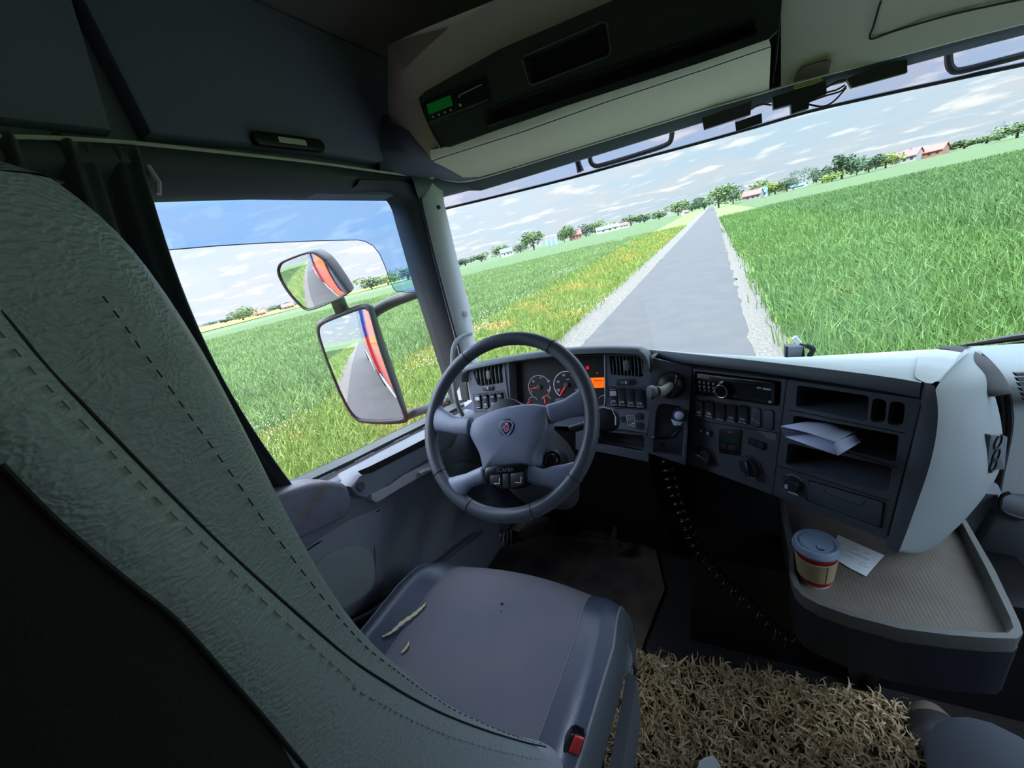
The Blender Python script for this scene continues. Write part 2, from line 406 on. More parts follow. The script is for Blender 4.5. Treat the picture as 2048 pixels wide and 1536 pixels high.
# right pillar and right side (outside the picture, closes the cab; window opening widened past the left one's for more side light)
mb = MB()
mb.box((XR, YB, ZF), (XR + 0.1, 0.12, ZT)); mb.box((XR, 0.12, 0.30), (XR + 0.1, 1.36, ZT)); mb.box((XR, 0.12, ZF), (XR + 0.1, 1.5, -0.5))
mb.box((XR - 0.04, 1.18, ZF), (XR + 0.08, 1.36, 0.4))
tag(mb.build('wall_right', 'side_lining', smooth=0), kind='structure')

# ---------------- roof front above the glass
mb = MB(); mb.grid([[p + A_((0, 0.03, 0.0)) for p in HDR], [A_((p[0], p[1] + 0.06, ZT + 0.02)) for p in HDR]]); tag(mb.build('trim_7', 'seal_black', smooth=0), kind='structure')
# ---------------- windscreen
bot = [(-0.90, 1.36), (-0.72, 1.47), (-0.45, 1.56), (-0.1, 1.63), (0.2, 1.645), (0.5, 1.63), (0.8, 1.55), (1.0, 1.45), (1.10, 1.38)]
topx = np.array([p[0] for p in HDR]); topy = np.array([p[1] for p in HDR]); topz = np.array([p[2] for p in HDR])
rows = []
for k in range(7):
    t_ = k / 6; row = []
    for x, y in bot:
        yt = np.interp(x, topx, topy) + 0.02; zt = np.interp(x, topx, topz)
        row.append(A_((x, y * (1 - t_) + yt * t_, -0.62 * (1 - t_) + (zt + 0.02) * t_)))
    rows.append(row)
mb = MB(); mb.grid(rows); o = mb.build('window_1', 'screen_glass', smooth=180); tag(o, kind='structure')
# corner filler between pillar, header and glass
mb = MB(); ct_ = [at(px, py, 'Y', y) for px, py, y in ((828, 366, 1.15), (850, 362, 1.22), (880, 358, 1.31), (920, 360, 1.37), (962, 355, 1.41))]
cbt = [at(px, py, 'Y', y) for px, py, y in ((838, 400, 1.19), (862, 398, 1.26), (889, 391, 1.335), (928, 381, 1.375), (969, 369, 1.42))]
mb.grid([[p + A_((-0.02, 0.02, 0.03)) for p in ct_], ct_, [0.5 * (a + b) + A_((0.004, -0.006, 0)) for a, b in zip(ct_, cbt)], cbt, [p + A_((-0.01, 0.03, 0)) for p in cbt]]); tag(mb.build('trim_8', 'plastic_dark', smooth=60), kind='structure')
# printed black band along the top edge of the glass and the trim above it
mb = MB()
lo = [at(px, py + 24 - max(0, (px - 1500)) * 0.003, 'Y', y + 0.012) for px, py, y in hdr_px[2:]]
lo = [at(880, 395, 'Y', 1.34), at(925, 381, 'Y', 1.375)] + lo
hi = [p + A_((0, 0.008, 0.0)) for p in HDR[1:2]] + HDR[1:]
hi = [p + A_((0, 0.004, 0.004)) for p in hi]
lo = lo[:len(hi)]
mb.grid([hi, [0.5 * (a + b) + A_((0, -0.004, 0)) for a, b in zip(hi, lo)], lo, [p + A_((0, 0.012, 0)) for p in lo]])
tag(mb.build('trim_5', 'plastic_dark', smooth=60), kind='structure')
mb = MB(); mb.tube(smooth_path(HDR, 4), 0.003, 6); tag(mb.build('trim_6', 'bright_trim'), kind='structure')
# ---------------- door glass
mb = MB(); mb.box((-0.955, 0.30, -0.62), (-0.951, 1.22, 0.30)); tag(mb.build('window_2', 'side_glass', smooth=0), kind='structure')

mat('plastic_door', (124, 130, 140), 0.45, bump=(700, 0.25, 'noise', 0.001))
# ---------------- left door: sill, trim, armrest, pull, pocket, speaker
dr = thing('door_1', (-0.93, 0.75, -1.1), kind='structure')
D = lambda px, py, x=XD: at(px, py, 'X', x)
XG = -0.945
b1 = [D(px, py, XG) for px, py in ((500, 996), (600, 951), (700, 906), (800, 857), (870, 824), (912, 803), (926, 797))]
b2 = [D(px, py, -0.925) for px, py in ((505, 1012), (605, 966), (705, 919), (805, 869), (873, 836), (914, 815), (928, 808))]
b3 = [D(px, py, -0.905) for px, py in ((512, 1028), (612, 982), (712, 932), (812, 880), (878, 848), (918, 826), (932, 818))]
def ext_rear(row, dy=0.25):  # continue the row behind the seat
    d = unit(row[0] - row[2]); return [row[0] + d * dy] + row
b1, b2, b3 = ext_rear(b1), ext_rear(b2), ext_rear(b3)
mb = MB(); mb.grid([[p - A_((0.02, 0, 0.05)) for p in b1], b1, [p + A_((0.006, 0, 0)) for p in b1]]); mb.build('glass_seal', 'rubber_black', dr)
mb = MB(); mb.grid([[p + A_((0.006, 0, 0)) for p in b1], b2]); mb.build('sill_cap', 'plastic_top', dr)
lo_ = [p - A_((0, 0, 0.008)) for p in b2]
mb = MB(); mb.grid([b2, lo_, [a - A_((0, 0, 0.003)) for a in b3]]); mb.build('sill_vent', 'seal_black', dr)
mid_sill = smooth_path([0.5 * (a + b) + A_((0.004, 0, 0.002)) for a, b in zip(b2, b3)], 4)
for k in range(3, len(mid_sill) - 3, 3):
    mb = MB(); mb.tube([mid_sill[k], 0.3 * mid_sill[k] + 0.7 * mid_sill[k + 2]], 0.0022, 5); mb.build('vent_slot', 'plastic_mid', dr)
# main skin from the sill down to the floor
def shift(row, dx, dz): return [p + A_((dx, 0, dz)) for p in row]
skin = [b3]
for dx, dz in ((0.03, -0.006), (0.042, -0.03), (0.042, -0.11), (0.02, -0.22), (0.008, -0.34), (-0.01, -0.5), (-0.02, -0.8)):
    skin.append(shift(b3, dx, dz))
mb = MB(); mb.grid(skin); mb.build('door_panel', 'plastic_door', dr, smooth=60)
# dark worn armrest pad
pad_px = [(520, 1016), (585, 975), (640, 962), (684, 966), (698, 985), (699, 1012), (688, 1034), (640, 1057), (590, 1080), (520, 1115)]
PX = -0.845
pad = [D(px, py, PX) for px, py in pad_px]; cpad = sum(pad) / len(pad)
back = [p + A_((-0.06, 0, 0)) for p in pad]
f1 = [p + A_((0.0, 0, 0)) for p in pad]; f2_ = [cpad + (p - cpad) * 0.93 + A_((0.009, 0, 0)) for p in pad]; f3 = [cpad + (p - cpad) * 0.8 + A_((0.012, 0, 0)) for p in pad]
mb = MB(); q_ = [smooth_path(r, 2, True) for r in (back, f1, f2_, f3)]; mb.rings(q_)
mat('armrest', (122, 122, 138), 0.5, bump=(380, 0.4, 'noise', 0.001), vary=(16, (116, 104, 96), 0.52, 0.7)); mb.build('armrest_pad', 'armrest', dr, smooth=60)
# door pull with a slot on top
PXP = -0.845
pl = [D(px, py, PXP) for px, py in ((691, 972), (708, 950), (745, 930), (800, 900), (850, 873), (905, 845), (915, 868), (905, 893), (860, 916), (800, 950), (752, 982), (722, 996), (704, 990))]
sl = [D(px, py, PXP) for px, py in ((708, 942), (730, 933), (790, 904), (845, 876), (866, 868), (863, 880), (848, 888), (796, 914), (738, 944), (716, 949))]
cp_ = sum(pl) / len(pl)
mb = MB(); mb.rings([[p + A_((-0.06, 0, 0)) for p in pl], pl, [cp_ + (p - cp_) * A_((1, .97, .88)) + A_((0.012, 0, 0)) for p in pl]]); mb.build('door_pull', 'plastic_door', dr, smooth=50)
csl = sum(sl) / len(sl)
mb = MB(); mb.rings([[p + A_((0.0135, 0, 0.0)) for p in sl], [csl + (p - csl) * 0.93 + A_((0.0145, 0, 0)) for p in sl]]); mb.build('pull_slot', 'cavity_black', dr, smooth=0)
mb = MB(); c = D(722, 972, PXP + 0.014); f2 = Frame(c, (0, 1, -0.2), (0, 0, -1)); mb.lathe([(0.013, -0.006), (0.013, 0.001), (0.011, 0.0025), (0.0004, 0.001)], f2, 20); mb.build('pull_screw_cap', 'plastic_dark', dr)
# light lower flap under the pull and the inner door opener
lf = [D(px, py, -0.838) for px, py in ((742, 984), (775, 972), (806, 950), (860, 925), (885, 915), (884, 928), (850, 948), (800, 976), (752, 1005), (743, 998))]
clf = sum(lf) / len(lf)
mb = MB(); mb.rings([[p + A_((-0.03, 0, 0)) for p in lf], lf, [clf + (p - clf) * 0.93 + A_((0.004, 0, 0)) for p in lf]]); mb.build('pocket_flap', 'plastic_pillar', dr, smooth=40)
op = [D(px, py, -0.826) for px, py in ((838, 948), (848, 942), (868, 938), (884, 934))]
mb = MB(); mb.tube(smooth_path(op, 4), 0.006, 8); mb.build('door_opener', 'bright_trim', dr)
# speaker pod with a grille of fine mesh
mat('grille', (138, 148, 148), 0.7, bump=(210, 0.9, 'grid', 0.003))
pod = [D(px, py, -0.862) for px, py in ((588, 1115), (640, 1075), (700, 1040), (748, 1018), (764, 1016), (756, 1060), (754, 1110), (762, 1150), (772, 1180), (760, 1198), (720, 1225), (685, 1248), (655, 1262), (600, 1200))]
cpo = sum(pod) / len(pod)
mb = MB(); mb.rings([[p + A_((-0.06, 0, 0)) for p in pod], pod, [cpo + (p - cpo) * 0.94 + A_((0.006, 0, 0)) for p in pod]]); mb.build('speaker_pod', 'plastic_door', dr, smooth=40)
gr = [D(px, py, -0.855) for px, py in ((610, 1165), (628, 1132), (660, 1105), (700, 1092), (728, 1095), (742, 1112), (748, 1150), (740, 1178), (715, 1200), (680, 1218), (655, 1230), (625, 1205))]
mb = MB(); gr2 = smooth_path(gr, 4, True); cg = sum(gr2) / len(gr2)
mb.rings([gr2, [p + A_((0.004, 0, 0)) for p in gr2], [cg + (p - cg) * 0.5 + A_((0.008, 0, 0)) for p in gr2]]); mb.build('speaker_grille', 'grille', dr, smooth=60)
ln = [D(px, py, -0.858) for px, py in ((588, 1137), (596, 1118), (630, 1090), (690, 1058), (760, 1020))]
mb = MB(); mb.tube(smooth_path(ln, 5), 0.0022, 6); mb.build('pod_seam', 'rubber_black', dr)
# soft dark kick panel forward of the pod
mat('kick_vinyl', (120, 126, 136), 0.4, bump=(40, 0.5, 'noise', 0.004))
rows = []
top = [D(px, py, -0.868) for px, py in ((738, 1018), (800, 985), (850, 955), (890, 935), (930, 925), (970, 930))]
botr = [D(px, py, x) for px, py, x in ((748, 1206, -0.868), (800, 1170, -0.87), (840, 1140, -0.872), (885, 1110, -0.874), (925, 1075, -0.876), (960, 1060, -0.878))]
for k in range(9):
    t_ = k / 8; row = []
    for j, (a, b) in enumerate(zip(smooth_path(top, 4), smooth_path(botr, 4))):
        w_ = 0.016 * math.sin(j * 0.9 + t_ * 3.0) * math.sin(math.pi * t_)
        row.append(a * (1 - t_) + b * t_ + A_((w_, 0, 0)))
    rows.append(row)
mb = MB(); mb.grid(rows); mb.build('kick_panel', 'kick_vinyl', dr, smooth=180)
mb = MB(); rl = [D(px, py, -0.862) for px, py in ((690, 1250), (740, 1225), (775, 1200), (850, 1150), (930, 1090), (965, 1064))]
mb.tube(smooth_path(rl, 4), 0.006, 6); mb.build('door_lower_edge', 'plastic_dark', dr)

# ---------------- curtain gathered at the rear edge of the window
mat('curtain_cloth', (48, 53, 60), 0.95, bump=(700, 0.4, 'noise', 0.001), sheen=0.3)
tc_ = thing('curtain', (-0.88, 0.38, -0.5), 'dark grey curtain gathered behind the left window beside the driver seat', 'curtain')
rows = []
for k in range(25):
    t_ = k / 24; z = 0.318 - 0.93 * t_; row = []
    for j in range(61):
        u_ = j / 60; spread = 0.80 + 0.2 * math.cos(t_ * 3.0)
        y = 0.442 - 0.01 * t_ - 0.05 * math.sin(math.pi * min(1, t_ * 1.2)) - 0.34 * u_ * spread
        x = -0.892 + 0.020 * math.sin(u_ * 30 + 1.1 * math.sin(t_ * 2.1)) * (0.5 + 0.5 * min(1, t_ * 3)) + 0.007 * math.sin(u_ * 71 + t_ * 4)
        row.append(A_((x, y, z)))
    rows.append(row)
mb = MB(); mb.grid(rows); o = mb.build('cloth', 'curtain_cloth', tc_, smooth=180)
md_ = o.modifiers.new('cloth_thickness', 'SOLIDIFY'); md_.thickness = 0.003
for k, y in enumerate((0.10, 0.19, 0.27, 0.34, 0.40)):
    c = A_((-0.892, y, 0.318)); mb = MB(); mb.tube([c + A_((0, 0.008 * math.cos(a), 0.008 * math.sin(a))) for a in np.linspace(0, 2 * math.pi, 13)[:-1]], 0.003, 6, closed=True); mb.build('glider', 'plastic_black', tc_)
mb = MB(); mb.tube([(-0.892, 0.443, 0.29), (-0.890, 0.447, 0.262), (-0.886, 0.436, 0.24)], 0.004, 6); mb.build('tie_strap', 'plastic_pillar', tc_)
# ------------------------------------------------------------------ overhead console above the windscreen
oc = thing('overhead_console', (-0.2, 1.1, 0.25), 'beige overhead console with a dark recessed front panel above the windscreen', 'console')
mat('console_beige', (186, 180, 160), 0.85, bump=(600, 0.35, 'noise', 0.001))
mat('console_brown', (140, 128, 114), 0.9, bump=(600, 0.35, 'noise', 0.001))
mat('corner_grey', (98, 104, 112), 0.8, bump=(500, 0.4, 'noise', 0.001))
def lerp_tab(tab, x): return float(np.interp(x, [a for a, _ in tab], [b for _, b in tab]))
# pixel rows of the moulding, each at its own distance
cols = [860, 885, 940, 1042, 1140, 1213, 1300, 1400, 1480, 1538]
r_face_top = lambda x: lerp_tab([(825, 190), (1000, 95), (1230, -2), (1545, -135)], x)
r_face_bot = lambda x: lerp_tab([(860, 300), (880, 297), (990, 263), (1110, 219), (1400, 126), (1538, 78)], x)
r_lip = lambda x: lerp_tab([(860, 322), (885, 313), (1042, 263), (1213, 202), (1400, 140), (1545, 90)], x)
r_hdr = lambda x: lerp_tab([(a, b) for a, b, _ in hdr_px], x)
y_hdr = lambda x: lerp_tab([(a, c) for a, b, c in hdr_px], x)
YF = 1.02
under = []
for x in cols:
    a = at(x, r_face_bot(x), 'Y', YF); b = at(x + 4, r_lip(x), 'Y', YF + 0.035); xe = x + 75 * max(0, 1 - (x - 860) / 400) if x < 1260 else x
    c = at(xe, r_hdr(xe), 'Y', y_hdr(xe)) + A_((0, -0.004, 0.003))
    under.append([a + A_((0, 0.012, 0.004)), a, 0.5 * (a + b) + A_((0, -0.004, -0.004)), b, b * 0.6 + c * 0.4 + A_((0, 0, 0.002)), c])
mb = MB(); mb.grid([[r[k] for r in under] for k in range(6)]); mb.build('lower_cover', 'console_beige', oc, smooth=50)
mb = MB(); mb.tube([r[3] for r in under], 0.0016, 6); mb.build('cover_seam', 'rubber_black', oc)
# dark face plate
f0 = at(880, 296, 'Y', YF); f1 = at(1538, 78, 'Y', YF)
FO = Frame(f0, f1 - f0, (-0.02, 0.10, -1))
def OP(px, py, d=0.0): return FO.st(px, py, d)
face = [OP(*p) for p in ((838, 196), (850, 183), (1000, 98), (1230, -1), (1400, -70), (1535, -125), (1560, -60), (1562, 20), (1556, 60), (1538, 78), (1400, 126), (1110, 219), (940, 280), (900, 294), (880, 294), (866, 268), (846, 222))]
boxa = [OP(*p) for p in ((1048, 112), (1205, 44), (1214, 48), (1221, 100), (1216, 112), (1066, 170), (1058, 166), (1044, 118))]
slota = [OP(*p) for p in ((968, 222), (1010, 205), (1250, 125), (1500, 40), (1512, 42), (1516, 62), (1510, 70), (1250, 160), (1010, 240), (976, 252), (970, 246))]
mat('console_dark', (46, 52, 54), 0.6, bump=(700, 0.3, 'noise', 0.001))
mb = MB(); mb.panel(FO, face, [boxa, slota], [0.05, 0.05], back=0.02, d=0.0); mb.build('face_panel', 'console_dark', oc, smooth=30)
mb = MB(); mb.tube([FO.p(s, t_, 0.001) for s, t_ in boxa], 0.0018, 6, closed=True); mb.build('compartment_rim', 'plastic_dark', oc)
mb = MB(); mb.tube([FO.p(s, t_, 0.001) for s, t_ in slota], 0.0018, 6, closed=True); mb.build('slot_rim', 'plastic_black', oc)
# beige surround (left end, upper body up to the ceiling)
top_edge = [(838, 196), (850, 183), (1000, 98), (1230, -1), (1400, -70), (1560, -135)]
lft = [(846, 222), (866, 268), (884, 297)]
r0, r1, r2 = [], [], []
for (px, py), (qx, qy), yy in zip([(884, 297), (866, 268), (846, 222)] + top_edge, [(862, 322), (838, 288), (812, 228), (798, 190), (806, 140), (900, 52), (1090, -60), (1260, -130), (1450, -200)], [1.16, 1.10, 1.05, 1.0, 0.96, 0.92, 0.9, 0.9, 0.9]):
    s, t_ = OP(px, py); a = FO.p(s, t_, 0.0); b = at(qx, qy, 'Y', yy)
    r0.append(FO.p(s, t_, -0.006)); r1.append(a + FO.n * 0.004); r2.append(b)
r3 = [at(845, 330, 'Y', 1.22), at(806, 300, 'Y', 1.2), at(782, 265, 'Y', 1.15), at(775, 200, 'Y', 1.05), at(776, 90, 'Y', 1.0), at(850, 56, 'Y', 0.84), at(990, 0, 'Y', 0.8), at(1150, -80, 'Y', 0.78), at(1350, -170, 'Y', 0.78)]
mb = MB(); mb.grid([r0, r1, [0.5 * (a + b) + FO.n * 0.006 for a, b in zip(r1, r2)], r2, r3]); mb.build('upper_body', 'console_brown', oc, smooth=60)
# corner pad filling between the side panel, the console end and the header
mb = MB()
ca = [at(760, 262, 'Y', 1.10), at(818, 262, 'Y', 1.09), at(842, 296, 'Y', 1.10), at(872, 325, 'Y', 1.16), at(912, 345, 'Y', 1.27), at(958, 356, 'Y', 1.395)]
cb = [at(760, 340, 'Y', 1.06), at(808, 348, 'Y', 1.14), at(842, 356, 'Y', 1.21), at(870, 358, 'Y', 1.30), at(920, 363, 'Y', 1.36), at(960, 358, 'Y', 1.40)]
mb.grid([[p + A_((0, 0.03, 0.05)) for p in ca], ca, [0.5 * (a + b) + A_((0.004, -0.004, 0)) for a, b in zip(ca, cb)], cb, [p + A_((-0.03, 0.02, 0)) for p in cb]]); mb.build('corner_pad', 'corner_grey', oc, smooth=180)
# tachograph in the left of the face panel
s0, t0 = OP(848, 204); s1, t1 = OP(972, 152); s2, t2 = OP(866, 250)
FT = FO.sub(s0, t0, 0.0, math.atan2(t1 - t0, s1 - s0)); wT = math.hypot(s1 - s0, t1 - t0); hT = math.hypot(s2 - s0, t2 - t0)
mb = MB(); mb.prism(rrect(wT, hT, 0.004, c=(wT / 2, hT / 2)), FT, -0.004, 0.004, 0.0012); tg = mb.build('tachograph', 'plastic_black', oc); tag(tg, 'black recorder unit with a green display')
mb = MB(); mb.prism(rrect(wT * 0.40, hT * 0.40, 0.001, c=(wT * 0.245, hT * 0.36)), FT, 0.003, 0.0048)
mat('lcd_green', (20, 96, 44), 0.4, emit=((10, 130, 40), 0.10)); mb.build('display', 'lcd_green', tg)
for k in range(4):
    mb = MB(); mb.lathe([(0.0025, 0.003), (0.0025, 0.0055), (0.0003, 0.006)], FT.sub(wT * (0.1 + 0.1 * k), hT * 0.70), 10); mb.build('button', 'white_mark', tg)
mb = MB(); mb.lathe([(0.0035, 0.003), (0.0035, 0.006), (0.0003, 0.0065)], FT.sub(wT * 0.56, hT * 0.66), 12); mb.build('button', 'white_mark', tg)
mb = MB(); mb.tube([FT.p(wT * 0.56, hT * 0.38, 0.0045), FT.p(wT * 0.585, hT * 0.30, 0.0045), FT.p(wT * 0.75, hT * 0.27, 0.0045), FT.p(wT * 0.93, hT * 0.24, 0.0045)], 0.0009, 5); mb.build('card_mark', 'plastic_pillar', tg)
mb = MB(); mb.prism(rrect(wT * 0.95, hT * 0.06, 0.001, c=(wT / 2, hT * 0.86)), FT, 0.003, 0.005); mb.build('paper_slot', 'plastic_dark', tg)
# ---------------- right-hand overhead cover, a thing beside the console
ro = thing('overhead_locker', (0.5, 1.2, 0.2), 'flat beige overhead locker cover at the top right above the windscreen', 'locker')
cols2 = [1562, 1640, 1740, 1850, 1960, 2048, 2160]
rows = []
for fr_, dy in ((0.0, 0.0), (0.25, -0.03), (0.55, -0.09), (0.8, -0.2), (1.0, -0.34)):
    row = []
    for x in cols2:
        py = r_hdr(x) * (1 - fr_) + fr_ * (-190 - (x - 1562) * 0.1); row.append(at(x, py, 'Y', y_hdr(x) - 0.004 + dy))
    rows.append(row)
mb = MB(); mb.grid([[p + A_((0, 0.03, 0.02)) for p in rows[0]]] + rows); mb.build('cover', 'console_beige', ro, smooth=60)
FR_ = lambda px, py: at(px, py, 'Y', y_hdr(px) - 0.05)
gap = [at(1562, -20, 'Y', 1.42), at(1558, 40, 'Y', 1.46), at(1553, 110, 'Y', 1.50), at(1546, 165, 'Y', 1.535)]
mb = MB(); mb.tube(smooth_path(gap, 4), [0.004] * 5 + [0.0035] * 5 + [0.002] * 3, 6); mb.build('cover_gap', 'rubber_black', ro)
def on_rows(px, py):   # point on the locker cover under a pixel
    fr_ = (py - r_hdr(px)) / ((-190 - (px - 1562) * 0.1) - r_hdr(px)); dy = np.interp(fr_, (0, .25, .55, .8, 1), (0, -.03, -.09, -.2, -.34))
    return at(px, py, 'Y', y_hdr(px) - 0.010 + dy)
ed = [on_rows(*p) for p in ((1762, 2), (1756, 20), (1746, 55), (1740, 70), (1745, 78), (1790, 62), (1900, 30), (2048, -2), (2150, -20))]
mb = MB(); mb.tube(smooth_path(ed, 3), 0.0022, 6); mb.build('lid_edge', 'rubber_black', ro)
lid = [on_rows(*p) for p in ((1764, 2), (1745, 72), (1790, 60), (1900, 28), (2048, -4), (2150, -22), (2160, -90), (1780, -60))]
# ---------------- roller blind pull in the header
rb = thing('roller_blind', (0.2, 1.54, 0.2), 'small brown pull tab of the windscreen roller blind under the overhead locker', 'blind')
tabp = [on_rows(*p) for p in ((1588, 164), (1594, 146), (1604, 135), (1650, 121), (1661, 122), (1655, 147))]
mat('tab_brown', (96, 84, 74), 0.7)
mb = MB(); mb.slab([p + A_((0, -0.008, -0.002)) for p in tabp], (0, 0.006, 0.004)); mb.build('pull_tab', 'tab_brown', rb, smooth=30)
g1 = [at(px, py, 'Y', 1.548) for px, py in ((1588, 171), (1640, 156), (1646, 160), (1628, 168), (1592, 178), (1586, 176))]
mat('glint', (190, 192, 120), 0.4); mb = MB(); mb.slab(g1, (0, -0.004, 0)); mb.build('bar_glint', 'glint', rb, smooth=0)  # yellowish glint along the blind, painted as a thin slab

# ------------------------------------------------------------------ things at the top of the windscreen
def headbox(name, label, cat, px_poly, y, dep, m='plastic_black', wires=()):
    q = [at(px, py, 'Y', y) for px, py in px_poly]; c = sum(q) / len(q)
    t_ = thing(name, c, label, cat)
    mb = MB(); mb.slab(q, (0, -dep, 0)); mb.build('case', m, t_, smooth=0)
    for w in wires:
        mb = MB(); mb.tube(smooth_path([at(px, py, 'Y', yy) for px, py, yy in w], 5), 0.0022, 6); mb.build('wire', 'rubber_black', t_)
    return t_
headbox('toll_box', 'black toll box stuck to the windscreen top, left of the white strip', 'toll box', [(1404, 238), (1502, 205), (1500, 231), (1408, 261)], 1.545, 0.02)
headbox('sensor_card', 'small black card hanging below the toll box at the windscreen top', 'card', [(1470, 245), (1523, 227), (1524, 246), (1472, 264)], 1.535, 0.006)
headbox('antenna_unit', 'large stepped black box wired at the top centre of the windscreen', 'device', [(1542, 198), (1648, 166), (1649, 192), (1615, 205), (1614, 220), (1580, 231), (1579, 213), (1573, 214), (1545, 222)], 1.545, 0.025,
        wires=[[(1648, 178, 1.53), (1675, 163, 1.53), (1692, 160, 1.53)], [(1648, 186, 1.53), (1672, 180, 1.53), (1690, 170, 1.53)], [(1614, 205, 1.53), (1650, 192, 1.52), (1680, 183, 1.52), (1692, 173, 1.53)], [(1614, 208, 1.53), (1645, 213, 1.52), (1668, 202, 1.52), (1692, 176, 1.53)], [(1543, 210, 1.53), (1520, 209, 1.53), (1502, 219, 1.53)]])
headbox('cable_cover', 'long black cable cover at the windscreen top, right of the wires', 'cover', [(1690, 160), (1720, 148), (1809, 122), (1810, 148), (1700, 178)], 1.54, 0.015)
q = [at(px, py, 'Y', 1.53) for px, py in ((1490, 214), (1491, 235), (1470, 243))]
mb = MB(); mb.tube(q, 0.0012, 5); tag(mb.build('white_wire', 'white_mark'), 'thin white wire hanging beside the toll box', 'wire')

# ------------------------------------------------------------------ outside sun visor: smoky strip with dark brackets
sv = thing('sun_visor', (0.1, 1.75, 0.2), 'smoky translucent outside sun visor across the top of the windscreen', 'visor')
vb = [(800, 436, 1.45), (850, 427, 1.52), (891, 417, 1.58), (1000, 391, 1.66), (1144, 355, 1.72), (1270, 320, 1.76), (1400, 285, 1.78), (1510, 254, 1.785), (1621, 222, 1.78), (1760, 190, 1.76), (1900, 160, 1.72), (2048, 128, 1.66), (2200, 96, 1.58)]
low = [at(px, py, 'Y', y) for px, py, y in vb]
hi_ = [at(px + 6, py - 78, 'Y', y - 0.02) for px, py, y in vb]
mb = MB(); mb.grid([smooth_path(low, 3), smooth_path([0.5 * (a + b) + A_((0, 0.01, 0)) for a, b in zip(low, hi_)], 3), smooth_path(hi_, 3)]); mb.build('tinted_strip', 'visor_tint', sv, smooth=180)
mb = MB(); mb.tube(smooth_path(low, 3), 0.0055, 6); mb.build('lower_edge', 'rubber_black', sv)
def bracket(pts, y, r=0.009):
    q = smooth_path([at(px, py, 'Y', y) for px, py in pts], 5)
    mb = MB(); mb.tube(q, r, 8); mb.build('marker_bracket', 'seal_black', sv)
bracket([(1180, 305), (1181, 322), (1190, 331), (1210, 328), (1290, 304), (1330, 290), (1341, 281), (1344, 264)], 1.73)
bracket([(1897, 98), (1898, 125), (1904, 138), (1920, 141), (1990, 124), (2060, 106)], 1.70)
q = [at(px, py, 'Y', 1.72) for px, py in ((1154, 318), (1158, 332), (1161, 343))]
mb = MB(); mb.tube(q, [0.011, 0.012, 0.015], 10); mb.build('washer_peg', 'plastic_black', sv)
# ------------------------------------------------------------------ dashboard
db = thing('dashboard', (-0.1, 1.1, -0.75), 'grey truck dashboard with instruments, radio, switches and storage slots', 'dashboard')
mat('fascia', (96, 103, 114), 0.5, bump=(900, 0.25, 'noise', 0.001))
mat('fascia_stack', (80, 86, 93), 0.55, bump=(900, 0.25, 'noise', 0.001))
mat('switch_black', (50, 53, 58), 0.35)
mat('slat', (112, 118, 120), 0.45)
mat('gauge_face', (34, 37, 41), 0.5)
mat('gauge_white', (190, 195, 200), 0.5, emit=((170, 175, 185), 0.25))
mat('needle_red', (220, 50, 40), 0.5, emit=((255, 40, 30), 0.6))
mat('lcd_orange', (240, 110, 20), 0.4, emit=((255, 108, 10), 0.75))
mat('lcd_ink', (110, 40, 0), 0.5)
mat('lamp_red', (220, 30, 50), 0.4, emit=((255, 20, 50), 0.5))
mat('lamp_amber', (130, 90, 50), 0.4, emit=((200, 130, 50), 0.1))
mat('gauge_blue', (60, 80, 160), 0.5)
# --- driver's fascia: a plane leaning away at the top
B0 = at(1111, 741, 'Y', 1.05)
FI = Frame(B0, (1, 0, 0), (0, -0.3, -1))
I = lambda px, py, d=0.0: FI.st(px, py, d)
def Q(z, x, y):  # zoom crops
    ox, oy, k = z; return (ox + x * k, oy + y * k)
z5 = (850, 640, 0.2441)
# fascia outline: left unit, recessed cluster bay, right unit
fas = [I(*p) for p in ((934, 742), (940, 736), (1010, 725), (1100, 715), (1210, 709), (1286, 707), (1298, 716), (1302, 735), (1301, 800), (1294, 868), (1260, 862), (1205, 856), (1100, 852), (950, 846), (944, 800))]
ventL = [I(*p) for p in ((952, 736), (1004, 727), (1006, 731), (1006, 764), (1003, 767), (962, 773), (955, 770), (946, 745))]
ventR = [I(*p) for p in ((1218, 711), (1276, 712), (1287, 722), (1287, 752), (1283, 755), (1226, 750), (1221, 747), (1217, 715))]
bay = [I(*p) for p in ((1017, 722), (1100, 713.5), (1170, 710), (1209, 710), (1210, 720), (1210, 812), (1203, 817), (1120, 824), (1030, 828), (1022, 826))]
mb = MB(); mb.panel(FI, fas, [ventL, bay, ventR], [0.05, 0.055, 0.05], back=0.03); mb.build('instrument_fascia', 'fascia', db, smooth=30)
def vent(loop, n, label):
    P = A_(loop); x0, y0 = P.min(0); x1, y1 = P.max(0); cy_ = (y0 + y1) / 2; t_ = MB()
    q = inset(loop, 0.001); t_.rings([[FI.p(x, y, -0.03) for x, y in q], [FI.p(x, y, -0.0305) for x, y in q]])
    v = t_.build('air_vent', 'cavity_black', db, smooth=0); tag(v, label)
    for k in range(n):
        x = x0 + 0.008 + (x1 - x0 - 0.016) * k / (n - 1); hh = (y1 - y0) / 2 - 0.003 - (0.006 if k in (0, n - 1) else 0)
        ys = np.linspace(-hh, hh, 9); pr = [A_(FI.p(x + 0.002 * math.cos(yy / hh * 1.4), cy_ + yy, -0.004 - 0.006 * (yy / hh) ** 2)) for yy in ys]
        m_ = MB(); m_.rings([[p + FI.u * 0.0014, p - FI.u * 0.0014, p - FI.u * 0.0014 - FI.n * 0.022, p + FI.u * 0.0014 - FI.n * 0.022] for p in pr]); m_.build('slat', 'slat', v)
    m_ = MB(); m_.prism(rrect(0.017, 0.03, 0.006, c=((x0 + x1) / 2 + 0.001, cy_ - 0.002)), FI, -0.02, 0.004, 0.003); m_.build('vent_knob', 'slat', v)
vent(ventL, 8, 'left air vent'); vent(ventR, 9, 'right air vent')
